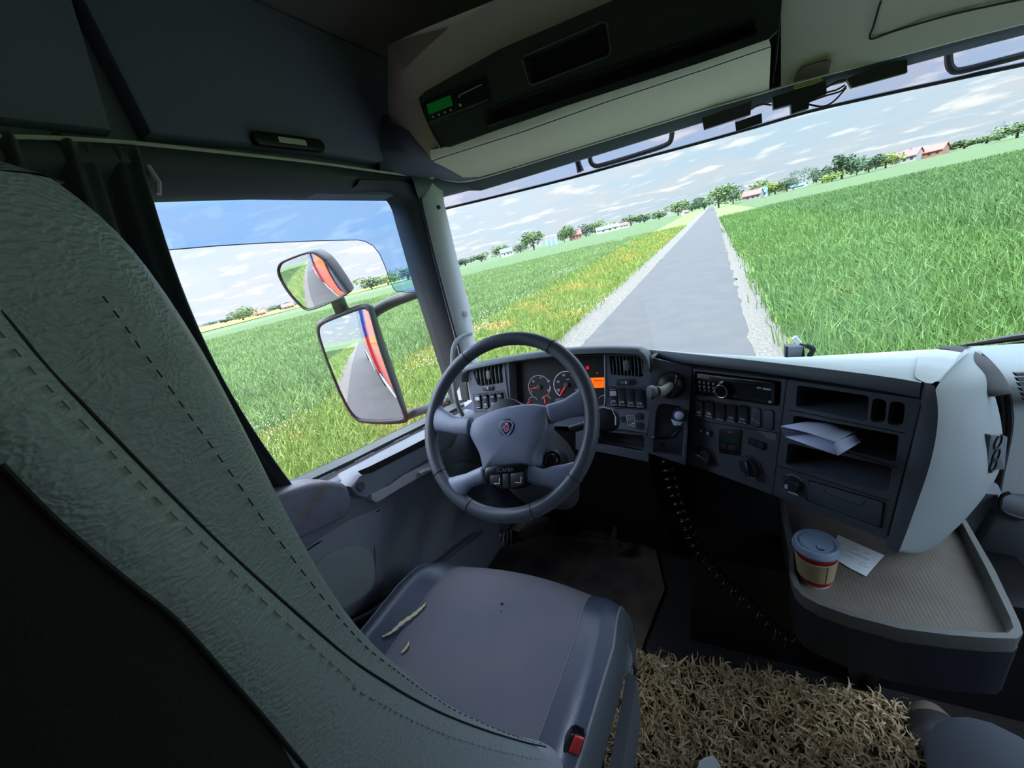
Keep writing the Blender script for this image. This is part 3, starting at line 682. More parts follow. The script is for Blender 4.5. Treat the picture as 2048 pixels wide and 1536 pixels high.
# rolled hood over the cluster, carried round both vents
hood = [I(*p) for p in ((930, 760), (934, 742), (950, 734), (1010, 722), (1060, 714), (1100, 709), (1150, 704), (1210, 702), (1262, 703), (1284, 706), (1296, 716), (1301, 735))]
hp = [FI.p(s, t_, 0.006) for s, t_ in hood]
mb = MB(); hq = smooth_path(hp, 4)
mb.rings([[p + FI.n * 0.014 + FI.v * 0.006, p + FI.n * 0.016 - FI.v * 0.003, p + FI.n * 0.006 - FI.v * 0.013, p - FI.n * 0.03 - FI.v * 0.016, p - FI.n * 0.16 - FI.v * 0.0, p - FI.n * 0.16 + FI.v * 0.02, p - FI.n * 0.02 + FI.v * 0.008] for p in hq])
mb.build('cluster_hood', 'plastic_mid', db, smooth=60)
mb = MB(); mb.grid([[p - FI.n * 0.155 - FI.v * 0.004 for p in hq], [A_((p[0], p[1] + 0.19, -0.72)) for p in hq]]); mb.build('cluster_back', 'plastic_black', db, smooth=0)
# gauges
FG = FI.sub(0, 0, -0.045)
def G(px, py): return FG.st(px, py)
q = [G(*p) for p in ((1012, 718), (1212, 704), (1214, 826), (1016, 834))]
mb = MB(); mb.prism(q, FG, -0.004, 0.0); cl = mb.build('instrument_cluster', 'gauge_face', db, smooth=0)
def arc(c, r, a0, a1, w, m, name, d=0.001, parent=None, n=28):
    A = np.linspace(math.radians(a0), math.radians(a1), n); t_ = MB()
    t_.grid([[FG.p(c[0] + (r + o) * math.cos(a), c[1] + (r + o) * math.sin(a), d) for a in A] for o in (-w / 2, w / 2)]); return t_.build(name, m, parent or cl, smooth=0)
def needle(c, a, l, w=0.0016, name='needle'):
    u_ = A_((math.cos(math.radians(a)), math.sin(math.radians(a)))); n_ = A_((-u_[1], u_[0])); c_ = A_(c)
    poly = [tuple(c_ + n_ * w), tuple(c_ + u_ * l + n_ * w * 0.5), tuple(c_ + u_ * l - n_ * w * 0.5), tuple(c_ - n_ * w)]
    t_ = MB(); t_.prism(poly, FG, 0.003, 0.0042); t_.build(name, 'needle_red', cl, smooth=0)
cR = G(1078.5, 774); rR = abs(G(1059, 775)[0] - cR[0]) + 0.003
cS = G(1133, 769.5); rS = abs(G(1109, 769)[0] - cS[0]) + 0.002
arc(cR, rR, 135, 335, 0.0018, 'gauge_white', 'scale_ring'); arc(cR, rR, 335, 358, 0.003, 'gauge_blue', 'scale_blue'); arc(cR, rR, 358, 380, 0.003, 'gauge_white', 'scale_ring'); arc(cR, rR, 382, 405, 0.0018, 'needle_red', 'scale_red')
arc(cS, rS, 128, 412, 0.0032, 'gauge_white', 'scale_ring')
for k in range(8):
    a = 135 + 270 * k / 7; t_ = MB(); aa = math.radians(a)
    t_.tube([FG.p(cS[0] + rS * f_ * math.cos(aa), cS[1] + rS * f_ * math.sin(aa), 0.0012) for f_ in (0.9, 1.06)], 0.0008, 5); t_.build('tick', 'gauge_face', cl)
for b, px, py in (('5', 1063, 783), ('10', 1066, 763), ('15', 1081.5, 755), ('20', 1097, 762.5), ('25', 1097, 781)): text(b, FG, *G(px, py), 0.0095, 'gauge_white', cl)
for b, px, py in (('20', 1117, 780.5), ('40', 1116, 763.5), ('60', 1127.5, 750.5), ('80', 1144.5, 750), ('100', 1155, 762), ('120', 1154, 779.5)): text(b, FG, *G(px, py), 0.0105, 'gauge_white', cl)
text('km/h', FG, *G(1135.5, 758.5), 0.006, 'gauge_white', cl)
needle(cR, 172, rR * 0.93); needle(cS, 126, rS * 0.98, 0.002)
for c in (cR, cS):
    t_ = MB(); t_.lathe([(0.008, 0.0), (0.008, 0.006), (0.006, 0.0075), (0.0004, 0.0075)], FG.sub(*c), 18); t_.build('needle_hub', 'plastic_dark', cl)
for px, py, w in ((1066, 803, 0.016), (1093, 801, 0.016), (1207, 800, 0.014)):
    c = G(px, py); arc(c, w, 200, 340, 0.0014, 'gauge_white', 'small_scale')
needle(G(1091, 806), -96, 0.02); needle(G(1056, 806), -40, 0.013)
for px, py, m, r in ((1175, 735.5, 'lamp_red', 0.0055), (1194.5, 746, 'lamp_amber', 0.0035)):
    t_ = MB(); t_.lathe([(r, 0.0), (r, 0.0015), (0.0003, 0.0018)], FG.sub(*G(px, py)), 16); o = t_.build('warning_lamp', m, cl)
text('P', FG, *G(1175, 735.5), 0.006, 'gauge_face', cl, d=0.0022)
t_ = MB(); t_.prism([G(*p) for p in ((1176, 756), (1210, 754.5), (1210, 775), (1184, 776))], FG, 0.0, 0.0025); dsp = t_.build('orange_display', 'lcd_orange', cl, smooth=0)
t_ = MB(); t_.prism([G(*p) for p in ((1111, 797), (1162, 796), (1162, 812), (1112, 814))], FG, 0.0, 0.002); t_.build('odometer_display', 'plastic_mid', cl, smooth=0)
mb = MB()
for k, (px, w) in enumerate(((1190, 2.5), (1193.5, 3), (1197, 2.5), (1200, 2), (1203, 3), (1207, 2))):
    s, t_ = G(px, 761); mb.prism(rrect(w * 0.0012, 0.0032, 0.0008, 1, c=(s, t_)), FG, 0.0024, 0.003)
mb.build('display_text', 'lcd_ink', dsp, smooth=0)
mb = MB()
for k, (px, w) in enumerate(((1189, 2), (1193, 2), (1197, 2.5), (1201, 2), (1205, 1.5))):
    s, t_ = G(px, 766); mb.prism(rrect(w * 0.0011, 0.0018, 0.0005, 1, c=(s, t_)), FG, 0.0024, 0.003)
mb.build('display_text', 'lcd_ink', dsp, smooth=0)
# bright edge of the bay, trim lines, screws
ln = [I(*p) for p in ((1209, 709), (1210, 740), (1210.5, 800), (1208, 813), (1196, 820))]
mb = MB(); mb.tube([FI.p(s, t_, 0.002) for s, t_ in ln], 0.0016, 6); mb.build('bay_edge', 'plastic_pillar', db)
ln = [I(*p) for p in ((1009, 727), (1012, 760), (1020, 828))]
mb = MB(); mb.tube([FI.p(s, t_, 0.002) for s, t_ in ln], 0.0022, 6); mb.build('bay_edge', 'plastic_mid', db)
for px, py in ((939.5, 757), (1295, 737)):
    mb = MB(); mb.lathe([(0.0045, -0.001), (0.0045, 0.002), (0.003, 0.003), (0.0004, 0.0015)], FI.sub(*I(px, py)), 14); mb.build('screw', 'plastic_mid', db)
# thumb wheels under the vents
for px, py, w in ((977, 776, 0.047), (1252, 764.5, 0.056)):
    f2 = FI.sub(*I(px, py)); mb = MB(); mb.prism(rrect(w, 0.018, 0.008), f2, -0.002, 0.004, 0.002); tw = mb.build('thumb_wheel', 'switch_black', db)
    mb = MB(); mb.prism(rrect(w * 0.42, 0.011, 0.002, c=(-0.003, 0)), f2, 0.003, 0.0065, 0.001); mb.build('wheel_face', 'plastic_dark', tw)
    mb = MB(); mb.prism(rrect(0.004, 0.009, 0.0008, c=(0.001, 0)), f2, 0.006, 0.0072); mb.build('wheel_mark', 'white_mark', tw)
# rocker switches
def rocker(fr, s, t_, w, h, marks=0, parent=db, lit=None, label=None, tilt=0.0, m='switch_black'):
    f2 = fr.sub(s, t_, 0.0, tilt); b = MB(); b.prism(rrect(w * 1.16, h * 1.10, w * 0.3), f2, -0.002, 0.0016, 0.0008); sw = b.build('rocker_switch', 'plastic_black', parent)
    if label: tag(sw, label)
    prof = [(-h / 2, 0.001), (-h / 2 + 0.003, 0.0085), (-h * 0.18, 0.0062), (h * 0.12, 0.005), (h / 2 - 0.004, 0.0075), (h / 2, 0.001)]
    R = []
    for y, d in prof: R.append([f2.p(-w / 2, y, -0.001), f2.p(-w / 2, y, d - 0.001), f2.p(-w / 2 + 0.0015, y, d), f2.p(w / 2 - 0.0015, y, d), f2.p(w / 2, y, d - 0.001), f2.p(w / 2, y, -0.001)])
    b = MB(); b.rings(R); b.build('rocker', m, sw, smooth=40)
    b = MB(); b.prism(rrect(w * 0.84, 0.0018, 0.0006, 1, c=(0, h / 2 - 0.0035)), f2, 0.006, 0.0082); b.build('glint_edge', 'plastic_pillar', sw, smooth=0)
    if marks:
        b = MB()
        for y in ((-h * 0.26, h * 0.24) if marks == 2 else (h * 0.26,)):
            b.prism(rrect(w * 0.5, h * 0.025, 0.0003, 1, c=(0, y - h * 0.05)), f2, 0.0055, 0.0078)
            b.prism(rrect(w * 0.08, h * 0.11, 0.0003, 1, c=(-w * 0.2, y)), f2, 0.0055, 0.0078)
            b.prism(rrect(w * 0.26, h * 0.05, 0.0003, 1, c=(w * 0.12, y + h * 0.02)), f2, 0.0055, 0.0078)
        b.build('symbol', 'white_mark', sw, smooth=0)
    if lit:
        b = MB(); b.prism(rrect(w * 0.8, h * 0.36, 0.001, c=(0, -h * 0.28)), f2, 0.004, 0.0078); b.build('pale_lens', 'plastic_pillar', sw, smooth=0)
    return sw
z5p = lambda x, y: I(*Q(z5, x, y))
frm = [I(*p) for p in ((946, 789), (1008, 781), (1011, 789), (1016, 816), (952, 824))]
mb = MB(); mb.tube([FI.p(s, t_, 0.0005) for s, t_ in frm], 0.0009, 5, closed=True); mb.build('switch_frame', 'rubber_black', db)
for k, (x, y) in enumerate(((441, 668), (500, 663), (561, 657), (619, 650))):
    s, t_ = z5p(x, y); rocker(FI, s, t_, 0.0215, 0.048, 2 if k else 0, lit=(k == 0))
frm = [I(*p) for p in ((1216, 773), (1291, 775), (1293, 816), (1219, 813))]
mb = MB(); mb.tube([FI.p(s, t_, 0.0005) for s, t_ in frm], 0.0009, 5, closed=True); mb.build('switch_frame', 'rubber_black', db)
for k, (x, y) in enumerate(((1548, 632), (1617, 634), (1688, 640), (1762, 645))):
    s, t_ = z5p(x, y); rocker(FI, s, t_, 0.0225, 0.051, 2 if k == 0 else 1, lit=(k == 0))
# light panel under the right switches: symbol of a truck, three push buttons
z9 = (1200, 750, 0.09766)
for x, y, w in ((478, 905, 0.017), (812, 845, 0.0185), (816, 1038, 0.0185)):
    f2 = FI.sub(*I(*Q(z9, x, y))); mb = MB(); mb.prism(rrect(w * 1.05, w * 1.05, w * 0.3 if x > 500 else w * 0.5), f2, -0.001, 0.003, 0.0012); mb.build('push_button', 'switch_black', db)
f2 = FI.sub(*I(*Q(z9, 640, 925)))
tr_ = [(-0.011, -0.014), (0.009, -0.014), (0.010, 0.008), (0.004, 0.008), (-0.004, 0.015), (-0.010, 0.013), (-0.012, 0.0), (-0.011, -0.014)]
mb = MB(); mb.tube([f2.p(x, y, 0.001) for x, y in tr_], 0.0009, 5)
mb.tube([f2.p(x, y, 0.001) for x, y in ((-0.008, -0.009), (0.006, -0.009), (0.003, -0.003), (-0.009, -0.001), (-0.008, -0.009))], 0.0008, 5)
mb.tube([f2.p(0.006 + 0.0045 * math.cos(a), 0.014 + 0.0045 * math.sin(a), 0.001) for a in np.linspace(0, 6.283, 15)[:-1]], 0.0012, 5, closed=True)
mb.build('truck_symbol', 'white_mark', db)
for x in (1004, 1008):
    pass
for ys in (((1203, 818), (1250, 816), (1298, 820)), ((1205, 856), (1250, 860), (1296, 867))):
    mb = MB(); mb.tube([FI.p(*I(*p), 0.0004) for p in ys], 0.0008, 5); mb.build('panel_joint', 'rubber_black', db)
# pocket under the light panel and knee panel
pk = [I(*p) for p in ((1190, 862), (1285, 872), (1289, 880), (1288, 905), (1270, 903), (1192, 890))]
kn = [I(*p) for p in ((1150, 856), (1205, 856), (1296, 867), (1296, 925), (1200, 905), (1150, 900))]
mb = MB(); mb.panel(FI, kn, [pk], [0.06], back=0.02, d=-0.006); mb.build('knee_pocket', 'plastic_dark', db, smooth=30)
kb = [FI.p(*I(*p), -0.012) for p in ((936, 840), (1060, 850), (1170, 872), (1294, 905))]
kc = [p + A_((0, 0.10, -0.30)) for p in kb]
mb = MB(); mb.grid([kb, [0.5 * (a + b) + A_((0, -0.02, 0)) for a, b in zip(kb, kc)], kc, [p + A_((0, 0.16, -0.33)) for p in kc]]); mb.build('knee_panel', 'plastic_black', db, smooth=60)
# left side cheek of the fascia
ck = [FI.p(*I(*p)) for p in ((934, 742), (944, 800), (950, 846))]
mb = MB(); mb.grid([ck, [p + A_((-0.012, 0.06, 0.004)) for p in ck], [p + A_((-0.012, 0.10, -0.09)) for p in ck], [p + A_((-0.012, 0.35, -0.34)) for p in ck]]); mb.build('fascia_cheek', 'plastic_mid', db, smooth=40)

# --- centre stack, turned towards the driver
A0 = at(1385, 737, 'Y', 1.05)
FS = Frame(A0, (0.838, -0.545, 0), (-0.056, -0.087, -0.995))
S_ = lambda px, py, d=0.0: FS.st(px, py, d)
z6 = (1250, 680, 0.3418)
z6s = lambda x, y: S_(*Q(z6, x, y))
def box_poly(p, r=0.004, n=3):
    """rounded quad from four corners (s,t)"""
    P = [A_(x) for x in p]; out = []
    for i in range(4):
        a = unit(P[i - 1] - P[i]); b = unit(P[(i + 1) % 4] - P[i])
        for k in range(n + 1):
            w = k / n; out.append(tuple(P[i] + (a * (1 - w) ** 2 + b * w ** 2) * r))
    return out
def zz(*p): return [z6s(*q) for q in p]
# holes of the storage column
hole_big = box_poly(zz((1010, 262), (1432, 325), (1422, 478), (1000, 388)), 0.006)
hole_a = box_poly(zz((1452, 335), (1537, 350), (1525, 492), (1435, 475)), 0.009)
hole_b = box_poly(zz((1553, 352), (1645, 366), (1630, 512), (1535, 494)), 0.009)
hole_m = box_poly(zz((988, 438), (1608, 555), (1590, 712), (975, 560)), 0.006)
hole_l = box_poly(zz((955, 600), (1568, 742), (1545, 905), (942, 725)), 0.006)
st_out = box_poly(zz((953, 232), (1742, 348), (1535, 1170), (868, 905)), 0.003)
mb = MB(); mb.panel(FS, st_out, [hole_big, hole_a, hole_b, hole_m, hole_l], [0.16, 0.1, 0.1, 0.17, 0.16], back=0.03, d=0.002); sto = mb.build('storage_column', 'fascia_stack', db, smooth=30)
for q in (((968, 408), (1645, 545)), ((925, 742), (1550, 940)), ((890, 735), (925, 742)), ((978, 555), (1600, 745))):
    mb = MB(); mb.tube([FS.p(*z6s(*p), 0.0024) for p in q], 0.0009, 5); mb.build('joint', 'rubber_black', sto)
mb = MB(); mb.tube([FS.p(*z6s(*p), 0.003) for p in ((1740, 372), (1690, 560), (1640, 760), (1540, 1140))], 0.002, 6); mb.build('column_gap', 'rubber_black', sto)
dl = box_poly(zz((1085, 818), (1520, 945), (1500, 1090), (1070, 930)), 0.008)
mb = MB(); mb.prism(dl, FS, -0.002, 0.0055, 0.0012); dw = mb.build('drawer_front', 'fascia_stack', sto)
mb = MB(); mb.tube([FS.p(*z6s(*p), 0.004) for p in ((1085, 818), (1520, 945), (1500, 1090), (1070, 930))], 0.0016, 6, closed=True); mb.build('drawer_gap', 'rubber_black', dw)
mb = MB(); mb.tube(smooth_path([FS.p(*z6s(*p), 0.0056) for p in ((1175, 868), (1190, 890), (1370, 958), (1400, 950), (1412, 930))], 4), 0.0009, 5); mb.build('finger_pull', 'plastic_black', dw)
f2 = FS.sub(*z6s(988, 838)); mb = MB(); mb.lathe([(0.0215, 0.0), (0.0215, 0.003), (0.018, 0.004), (0.0165, 0.012), (0.014, 0.017), (0.0005, 0.018)], f2, 28); kn_ = mb.build('rotary_knob', 'switch_black', sto)
mb = MB(); mb.prism(rrect(0.006, 0.010, 0.001, c=(-0.007, 0.004)), f2, 0.012, 0.0185); mb.build('knob_mark', 'white_mark', kn_)
mb = MB(); mb.tube([f2.p(0.021 * math.cos(a), 0.021 * math.sin(a), 0.003) for a in np.linspace(-2.3, -0.7, 12)], 0.0008, 5); mb.build('knob_glint', 'white_mark', kn_)
mb = MB(); mb.prism(rrect(0.02, 0.004, 0.001, c=(0.001, 0.0245)), f2, 0.002, 0.003); mb.build('knob_label', 'plastic_pillar', kn_)
# radio column face
rc = box_poly(zz((388, 168), (948, 232), (862, 905), (365, 720)), 0.003)
radh = box_poly(zz((408, 180), (918, 242), (905, 388), (398, 318)), 0.006)
mb = MB(); mb.panel(FS, rc, [radh], [0.02], back=0.03, d=0.0); mb.build('radio_column', 'fascia_stack', db, smooth=30)
sL, tL = z6s(423, 192); sR, tR = z6s(885, 247); sB, tB = z6s(415, 303)
FRd = FS.sub(sL, tL, 0.0, math.atan2(tR - tL, sR - sL)); wR = math.hypot(sR - sL, tR - tL); hR = math.hypot(sB - sL, tB - tL)
mb = MB(); mb.prism(rrect(wR, hR, 0.006, c=(wR / 2, hR / 2)), FRd, -0.02, 0.006, 0.002); rd = mb.build('radio', 'plastic_gloss', db)
f2 = FRd.sub(wR * 0.405, hR * 0.62, 0.006)
mb = MB(); mb.lathe([(0.0225, -0.002), (0.0225, 0.004), (0.019, 0.006), (0.0165, 0.016), (0.013, 0.017), (0.0005, 0.0155)], f2, 30); kb_ = mb.build('volume_knob', 'plastic_gloss', rd)
mb = MB(); mb.tube([f2.p(0.0155 * math.cos(a), 0.0155 * math.sin(a), 0.0165) for a in np.linspace(0, 6.283, 25)[:-1]], 0.0014, 6, closed=True); mb.build('chrome_ring', 'steel', kb_)
for r_ in range(3):
    for c_ in range(4):
        fr2 = FRd.sub(wR * (0.06 + 0.066 * c_), hR * (0.42 + 0.2 * r_), 0.006)
        mb = MB(); mb.lathe([(0.0042, -0.001), (0.0042, 0.0016), (0.002, 0.003), (0.0003, 0.003)], fr2, 10); mb.build('button', 'switch_black', rd)
        if r_ < 2:
            mb = MB(); mb.lathe([(0.0015, 0.002), (0.0015, 0.0034), (0.0002, 0.0034)], fr2, 8); mb.build('button_mark', 'white_mark', rd)
mb = MB(); mb.prism(rrect(wR * 0.62, hR * 0.06, 0.001, c=(wR * 0.5, hR * 0.14)), FRd, 0.004, 0.0072); mb.build('disc_slot', 'cavity_black', rd)
mb = MB(); mb.prism(rrect(wR * 0.075, hR * 0.10, 0.001, c=(wR * 0.06, hR * 0.15)), FRd, 0.004, 0.0075); mb.build('eject_button', 'plastic_mid', rd)
mb = MB(); mb.prism(rrect(wR * 0.40, hR * 0.5, 0.002, c=(wR * 0.76, hR * 0.52)), FRd, 0.004, 0.0068); mb.build('radio_display', 'lcd_dark' if 'lcd_dark' in MATS else mat('lcd_dark', (24, 32, 34), 0.2), rd)
mb = MB(); mb.prism(rrect(wR * 0.052, hR * 0.05, 0.0004, 1, c=(wR * 0.83, hR * 0.3)), FRd, 0.006, 0.0071); mb.prism(rrect(wR * 0.09, hR * 0.075, 0.0004, 1, c=(wR * 0.915, hR * 0.31)), FRd, 0.006, 0.0071); mb.prism(rrect(wR * 0.03, hR * 0.1, 0.0004, 1, c=(wR * 0.95, hR * 0.86)), FRd, 0.005, 0.0065); mb.build('radio_print', 'plastic_pillar', rd)
mb = MB(); mb.tube([FRd.p(wR * 0.49, hR * 0.93, 0.007), FRd.p(wR * 0.56, hR * 0.86, 0.007)], [0.0008, 0.0025], 6); mb.build('radio_trim', 'steel', rd)
# five rockers and two blanks below the radio
for k, (x, y) in enumerate(((440, 396), (500, 402), (565, 418), (629, 426), (697, 434))):
    s, t_ = z6s(x, y); rocker(FS, s, t_, 0.0215, 0.046, 1 if k != 2 else 0)
mat('blank_worn', (80, 86, 93), 0.55, vary=(60, (130, 128, 124), 0.6, 0.66))
for k, (x, y) in enumerate(((768, 452), (842, 465))):
    s, t_ = z6s(x, y); f2 = FS.sub(s, t_); mb = MB(); mb.prism(rrect(0.0235, 0.050, 0.007), f2, -0.001, 0.0012, 0.0006); bl = mb.build('switch_blank', 'plastic_black', db)
    mb = MB(); mb.prism(rrect(0.0205, 0.046, 0.006), f2, 0.0, 0.0028, 0.0012); mb.build('blank_cover', 'blank_worn' if k == 0 else 'fascia_stack', bl)
for q in (((390, 463), (912, 548)), ((388, 170), (365, 720)), ((948, 232), (864, 905)), ((962, 234), (880, 905))):
    mb = MB(); mb.tube([FS.p(*z6s(*p), 0.0008) for p in q], 0.0011, 5); mb.build('panel_joint', 'rubber_black', db)
# worn patch beside the blanks
mat('worn_grey', (120, 118, 116), 0.7)
mb = MB(); mb.prism([z6s(*p) for p in ((775, 520), (800, 522), (850, 540), (885, 548), (884, 582), (862, 583), (830, 575), (800, 540), (780, 536))], FS, 0.0, 0.0009); mb.build('worn_patch', 'worn_grey', db, smooth=0)
# climate controls
z11 = (1380, 830, 0.1172)
zs = lambda x, y: S_(*Q(z11, x, y))
for (x, y), ang, nm in (((270, 690), 0.15, 'fan knob'), ((1030, 870), 1.35, 'temperature knob')):
    f2 = FS.sub(*zs(x, y)); mb = MB(); mb.lathe([(0.0275, 0.0), (0.0275, 0.002), (0.023, 0.003), (0.0215, 0.012), (0.0195, 0.014), (0.0005, 0.014)], f2, 32); k_ = mb.build('climate_knob', 'switch_black', db)
    c_, s2_ = math.cos(ang), math.sin(ang)
    f3 = FS.sub(*zs(x, y), 0.012, ang); mb = MB(); mb.prism(rrect(0.041, 0.012, 0.004), f3, 0, 0.010, 0.003); mb.build('knob_grip', 'switch_black', k_)
    mb = MB(); mb.prism(rrect(0.016, 0.0015, 0.0005, 1, c=(-0.011, -0.004)), f3, 0.009, 0.0106); mb.build('knob_mark', 'white_mark', k_)
    for k in range(7):
        a = math.pi + math.pi * k / 6; mb = MB(); mb.prism(rrect(0.002, 0.004, 0.0005, 1, c=(0.0252 * math.cos(a), 0.0252 * math.sin(a))), f2, 0.001, 0.0027); mb.build('dial_mark', 'plastic_mid', k_)
    mb = MB(); mb.tube([f2.p(0.031 * math.cos(a), 0.031 * math.sin(a), 0.0008) for a in np.linspace(0.9, 2.0, 10)], 0.0016, 6); mb.build('dial_shine', 'plastic_mid', k_)
q = box_poly([zs(505, 225), zs(890, 250), zs(850, 690), zs(500, 640)], 0.006)
mb = MB(); mb.prism(q, FS, -0.001, 0.003, 0.001); cp2 = mb.build('climate_panel', 'plastic_black', db)
mb = MB(); mb.prism(box_poly([zs(535, 330), zs(850, 365), zs(825, 490), zs(530, 440)], 0.002), FS, 0.002, 0.0038); mb.build('climate_display', mat('lcd_faint', (32, 52, 46), 0.3), cp2)
for a in (((540, 480), (650, 495), (645, 580), (535, 565)), ((665, 500), (800, 520), (790, 600), (660, 585))):
    mb = MB(); mb.prism(box_poly([zs(*p) for p in a], 0.002), FS, 0.002, 0.0052, 0.001); mb.build('climate_button', 'switch_black', cp2)
mb = MB(); mb.prism(rrect(0.009, 0.003, 0.0006, 1, c=zs(690, 290)), FS, 0.0025, 0.0035); mb.build('climate_print', 'plastic_mid', cp2)
for (x, y), mk in (((265, 275), 1), ((1140, 485), 0)):
    f2 = FS.sub(*zs(x, y), 0.0, 0.12); mb = MB(); mb.prism(rrect(0.040, 0.019, 0.003), f2, -0.001, 0.002, 0.0006); sw2 = mb.build('twin_button', 'plastic_black', db)
    for k in (-1, 1):
        mb = MB(); mb.prism(rrect(0.0175, 0.0155, 0.002, c=(k * 0.0093, 0)), f2, 0.0, 0.005, 0.0012); mb.build('button', 'switch_black', sw2)
        if mk: mb = MB(); mb.prism(rrect(0.006, 0.008, 0.001, c=(k * 0.0093, 0.001)), f2, 0.004, 0.0056); mb.build('button_mark', 'plastic_pillar', sw2)
# bay between fascia and radio column: hand brake lever above, air gun recess below
hb = [at(1303, 716, 'Y', 1.052), FS.p(*S_(1385, 733)), FS.p(*S_(1372, 925)), FI.p(*I(1296, 905))]
FH = Frame(hb[0], hb[1] - hb[0], hb[3] - hb[0])
hbs = [FH.st(*p) for p in ((1304, 716), (1384, 734), (1371, 930), (1294, 905))]
rec = [FH.st(*p) for p in ((1311, 822), (1318, 809), (1330, 807), (1360, 813), (1374, 826), (1370, 880), (1366, 916), (1305, 905))]
mb = MB(); mb.panel(FH, hbs, [rec], [0.03], back=0.03); mb.build('brake_bay', 'fascia_stack', db, smooth=30)
f2 = FH.sub(*FH.st(1342, 770)); mb = MB(); mb.lathe([(0.036, -0.004), (0.037, 0.004), (0.033, 0.012), (0.026, 0.02), (0.012, 0.026), (0.0005, 0.027)], f2, 28); gt = mb.build('lever_housing', 'plastic_black', db); tag(gt, 'black gated housing of the hand brake lever')
mb = MB(); mb.tube([f2.p(0.008, -0.03, 0.014), f2.p(0.012, 0.0, 0.028), f2.p(0.01, 0.028, 0.014)], 0.004, 8); mb.build('gate_rib', 'switch_black', gt)
k0 = f2.p(0.0, -0.002, 0.02); k1 = at(1325, 783, 'Y', k0[1] - 0.05); k2 = at(1312, 784, 'Y', k0[1] - 0.075); k3 = at(1298, 785, 'Y', k0[1] - 0.085)
mat('lever_silver', (128, 130, 120), 0.5, bump=(300, 0.6, 'noise', 0.002)); mb = MB(); mb.tube([k0, k1, k2], [0.010, 0.013, 0.0145], 14); lv = mb.build('brake_lever', 'lever_silver', gt)
mb = MB(); mb.tube([k2 * 0.9 + k3 * 0.1, k2 * 0.5 + k3 * 0.5, k3, k3 + (k3 - k2) * 0.15], [0.015, 0.018, 0.016, 0.008], 16); mb.build('lever_knob', 'plastic_dark', lv)
# gap with a fold of brown tape between fascia and stack
gp = [at(px, py, 'Y', y) for px, py, y in ((1299, 708, 1.10), (1301, 720, 1.055), (1301, 760, 1.045), (1299, 830, 1.03), (1294, 905, 1.0))]
mb = MB(); mb.tube(smooth_path(gp, 4), 0.0045, 6); mb.build('fascia_gap', 'cavity_black', db)
mat('tape_brown', (96, 88, 80), 0.8); tp_ = [at(px, py, 'Y', y) for px, py, y in ((1299, 728, 1.045), (1304, 716, 1.06), (1312, 708, 1.10), (1322, 705, 1.16))]
mb = MB(); mb.tube(smooth_path(tp_, 4), 0.008, 6, flat=0.35); mb.build('tape_fold', 'tape_brown', db)
# dash top with its lip: from the stack's upper edge forward to the glass
lip_px = [(1304, 716), (1390, 727), (1480, 738), (1560, 749), (1640, 760), (1740, 775), (1800, 785), (1840, 793)]
fl = [FS.p(*S_(px, py)) for px, py in lip_px]
far = [at(px, py, 'Y', y) for px, py, y in ((1310, 704, 1.50), (1400, 709, 1.54), (1500, 713, 1.56), (1575, 715, 1.565), (1650, 711, 1.56), (1740, 706, 1.52), (1840, 700, 1.47), (1895, 697, 1.42))]
rows = []
for t_, dz in ((0.0, 0.0),):
    rows.append([p + FS.n * 0.002 + A_((0, 0, -0.002)) for p in fl])
tp2 = [1, 1, 1, 1, 1, 0.9, 0.6, 0.15]
rows.append([p + FS.n * (0.002 + 0.010 * k) + A_((0, 0, 0.004)) for p, k in zip(fl, tp2)])
rows.append([p + FS.n * (0.002 + 0.010 * k) + A_((0, 0, 0.016)) for p, k in zip(fl, tp2)])
rows.append([p + FS.n * 0.002 + A_((0, 0, 0.026)) for p in fl])
mb = MB(); mb.grid(rows); mb.build('dash_lip', 'plastic_mid', db, smooth=70)
rows = [rows[-1]]
for k in (0.12, 0.3, 0.55, 0.8, 1.0):
    rows.append([a * (1 - k) + b * k + A_((0, 0, 0.012 * math.sin(math.pi * k) * 0.4)) for a, b in zip(rows[0], far)])
rows.append([p + A_((0, 0.03, -0.05)) for p in far]); rows.append([p + A_((0, 0.05, -0.30)) for p in far])
mb = MB(); mb.grid(rows); mb.build('dash_top', 'plastic_top', db, smooth=60)
mb = MB(); mb.grid([[r[0] for r in rows[:-2]], [A_((r[0][0], r[0][1], -0.80)) for r in rows[:-2]]]); mb.build('dash_top_end', 'plastic_black', db, smooth=0)
# dash top in front of the cluster down to the glass at the left
lt = [at(px, py, 'Y', 1.25) for px, py in ((925, 760), (960, 745), (1060, 720), (1150, 712), (1250, 708), (1310, 708))]
lt = [p - A_((0, 0, 0.17)) for p in lt]; lt2 = [p + A_((0, 0.3, -0.09)) for p in lt]
mb = MB(); mb.grid([[p - A_((0, .16, -0.0)) for p in lt], [p - A_((0, 0, 0.015)) for p in lt], lt2, [p + A_((0, 0, -0.3)) for p in lt2]]); mb.build('dash_top_rear', 'plastic_top', db, smooth=60)
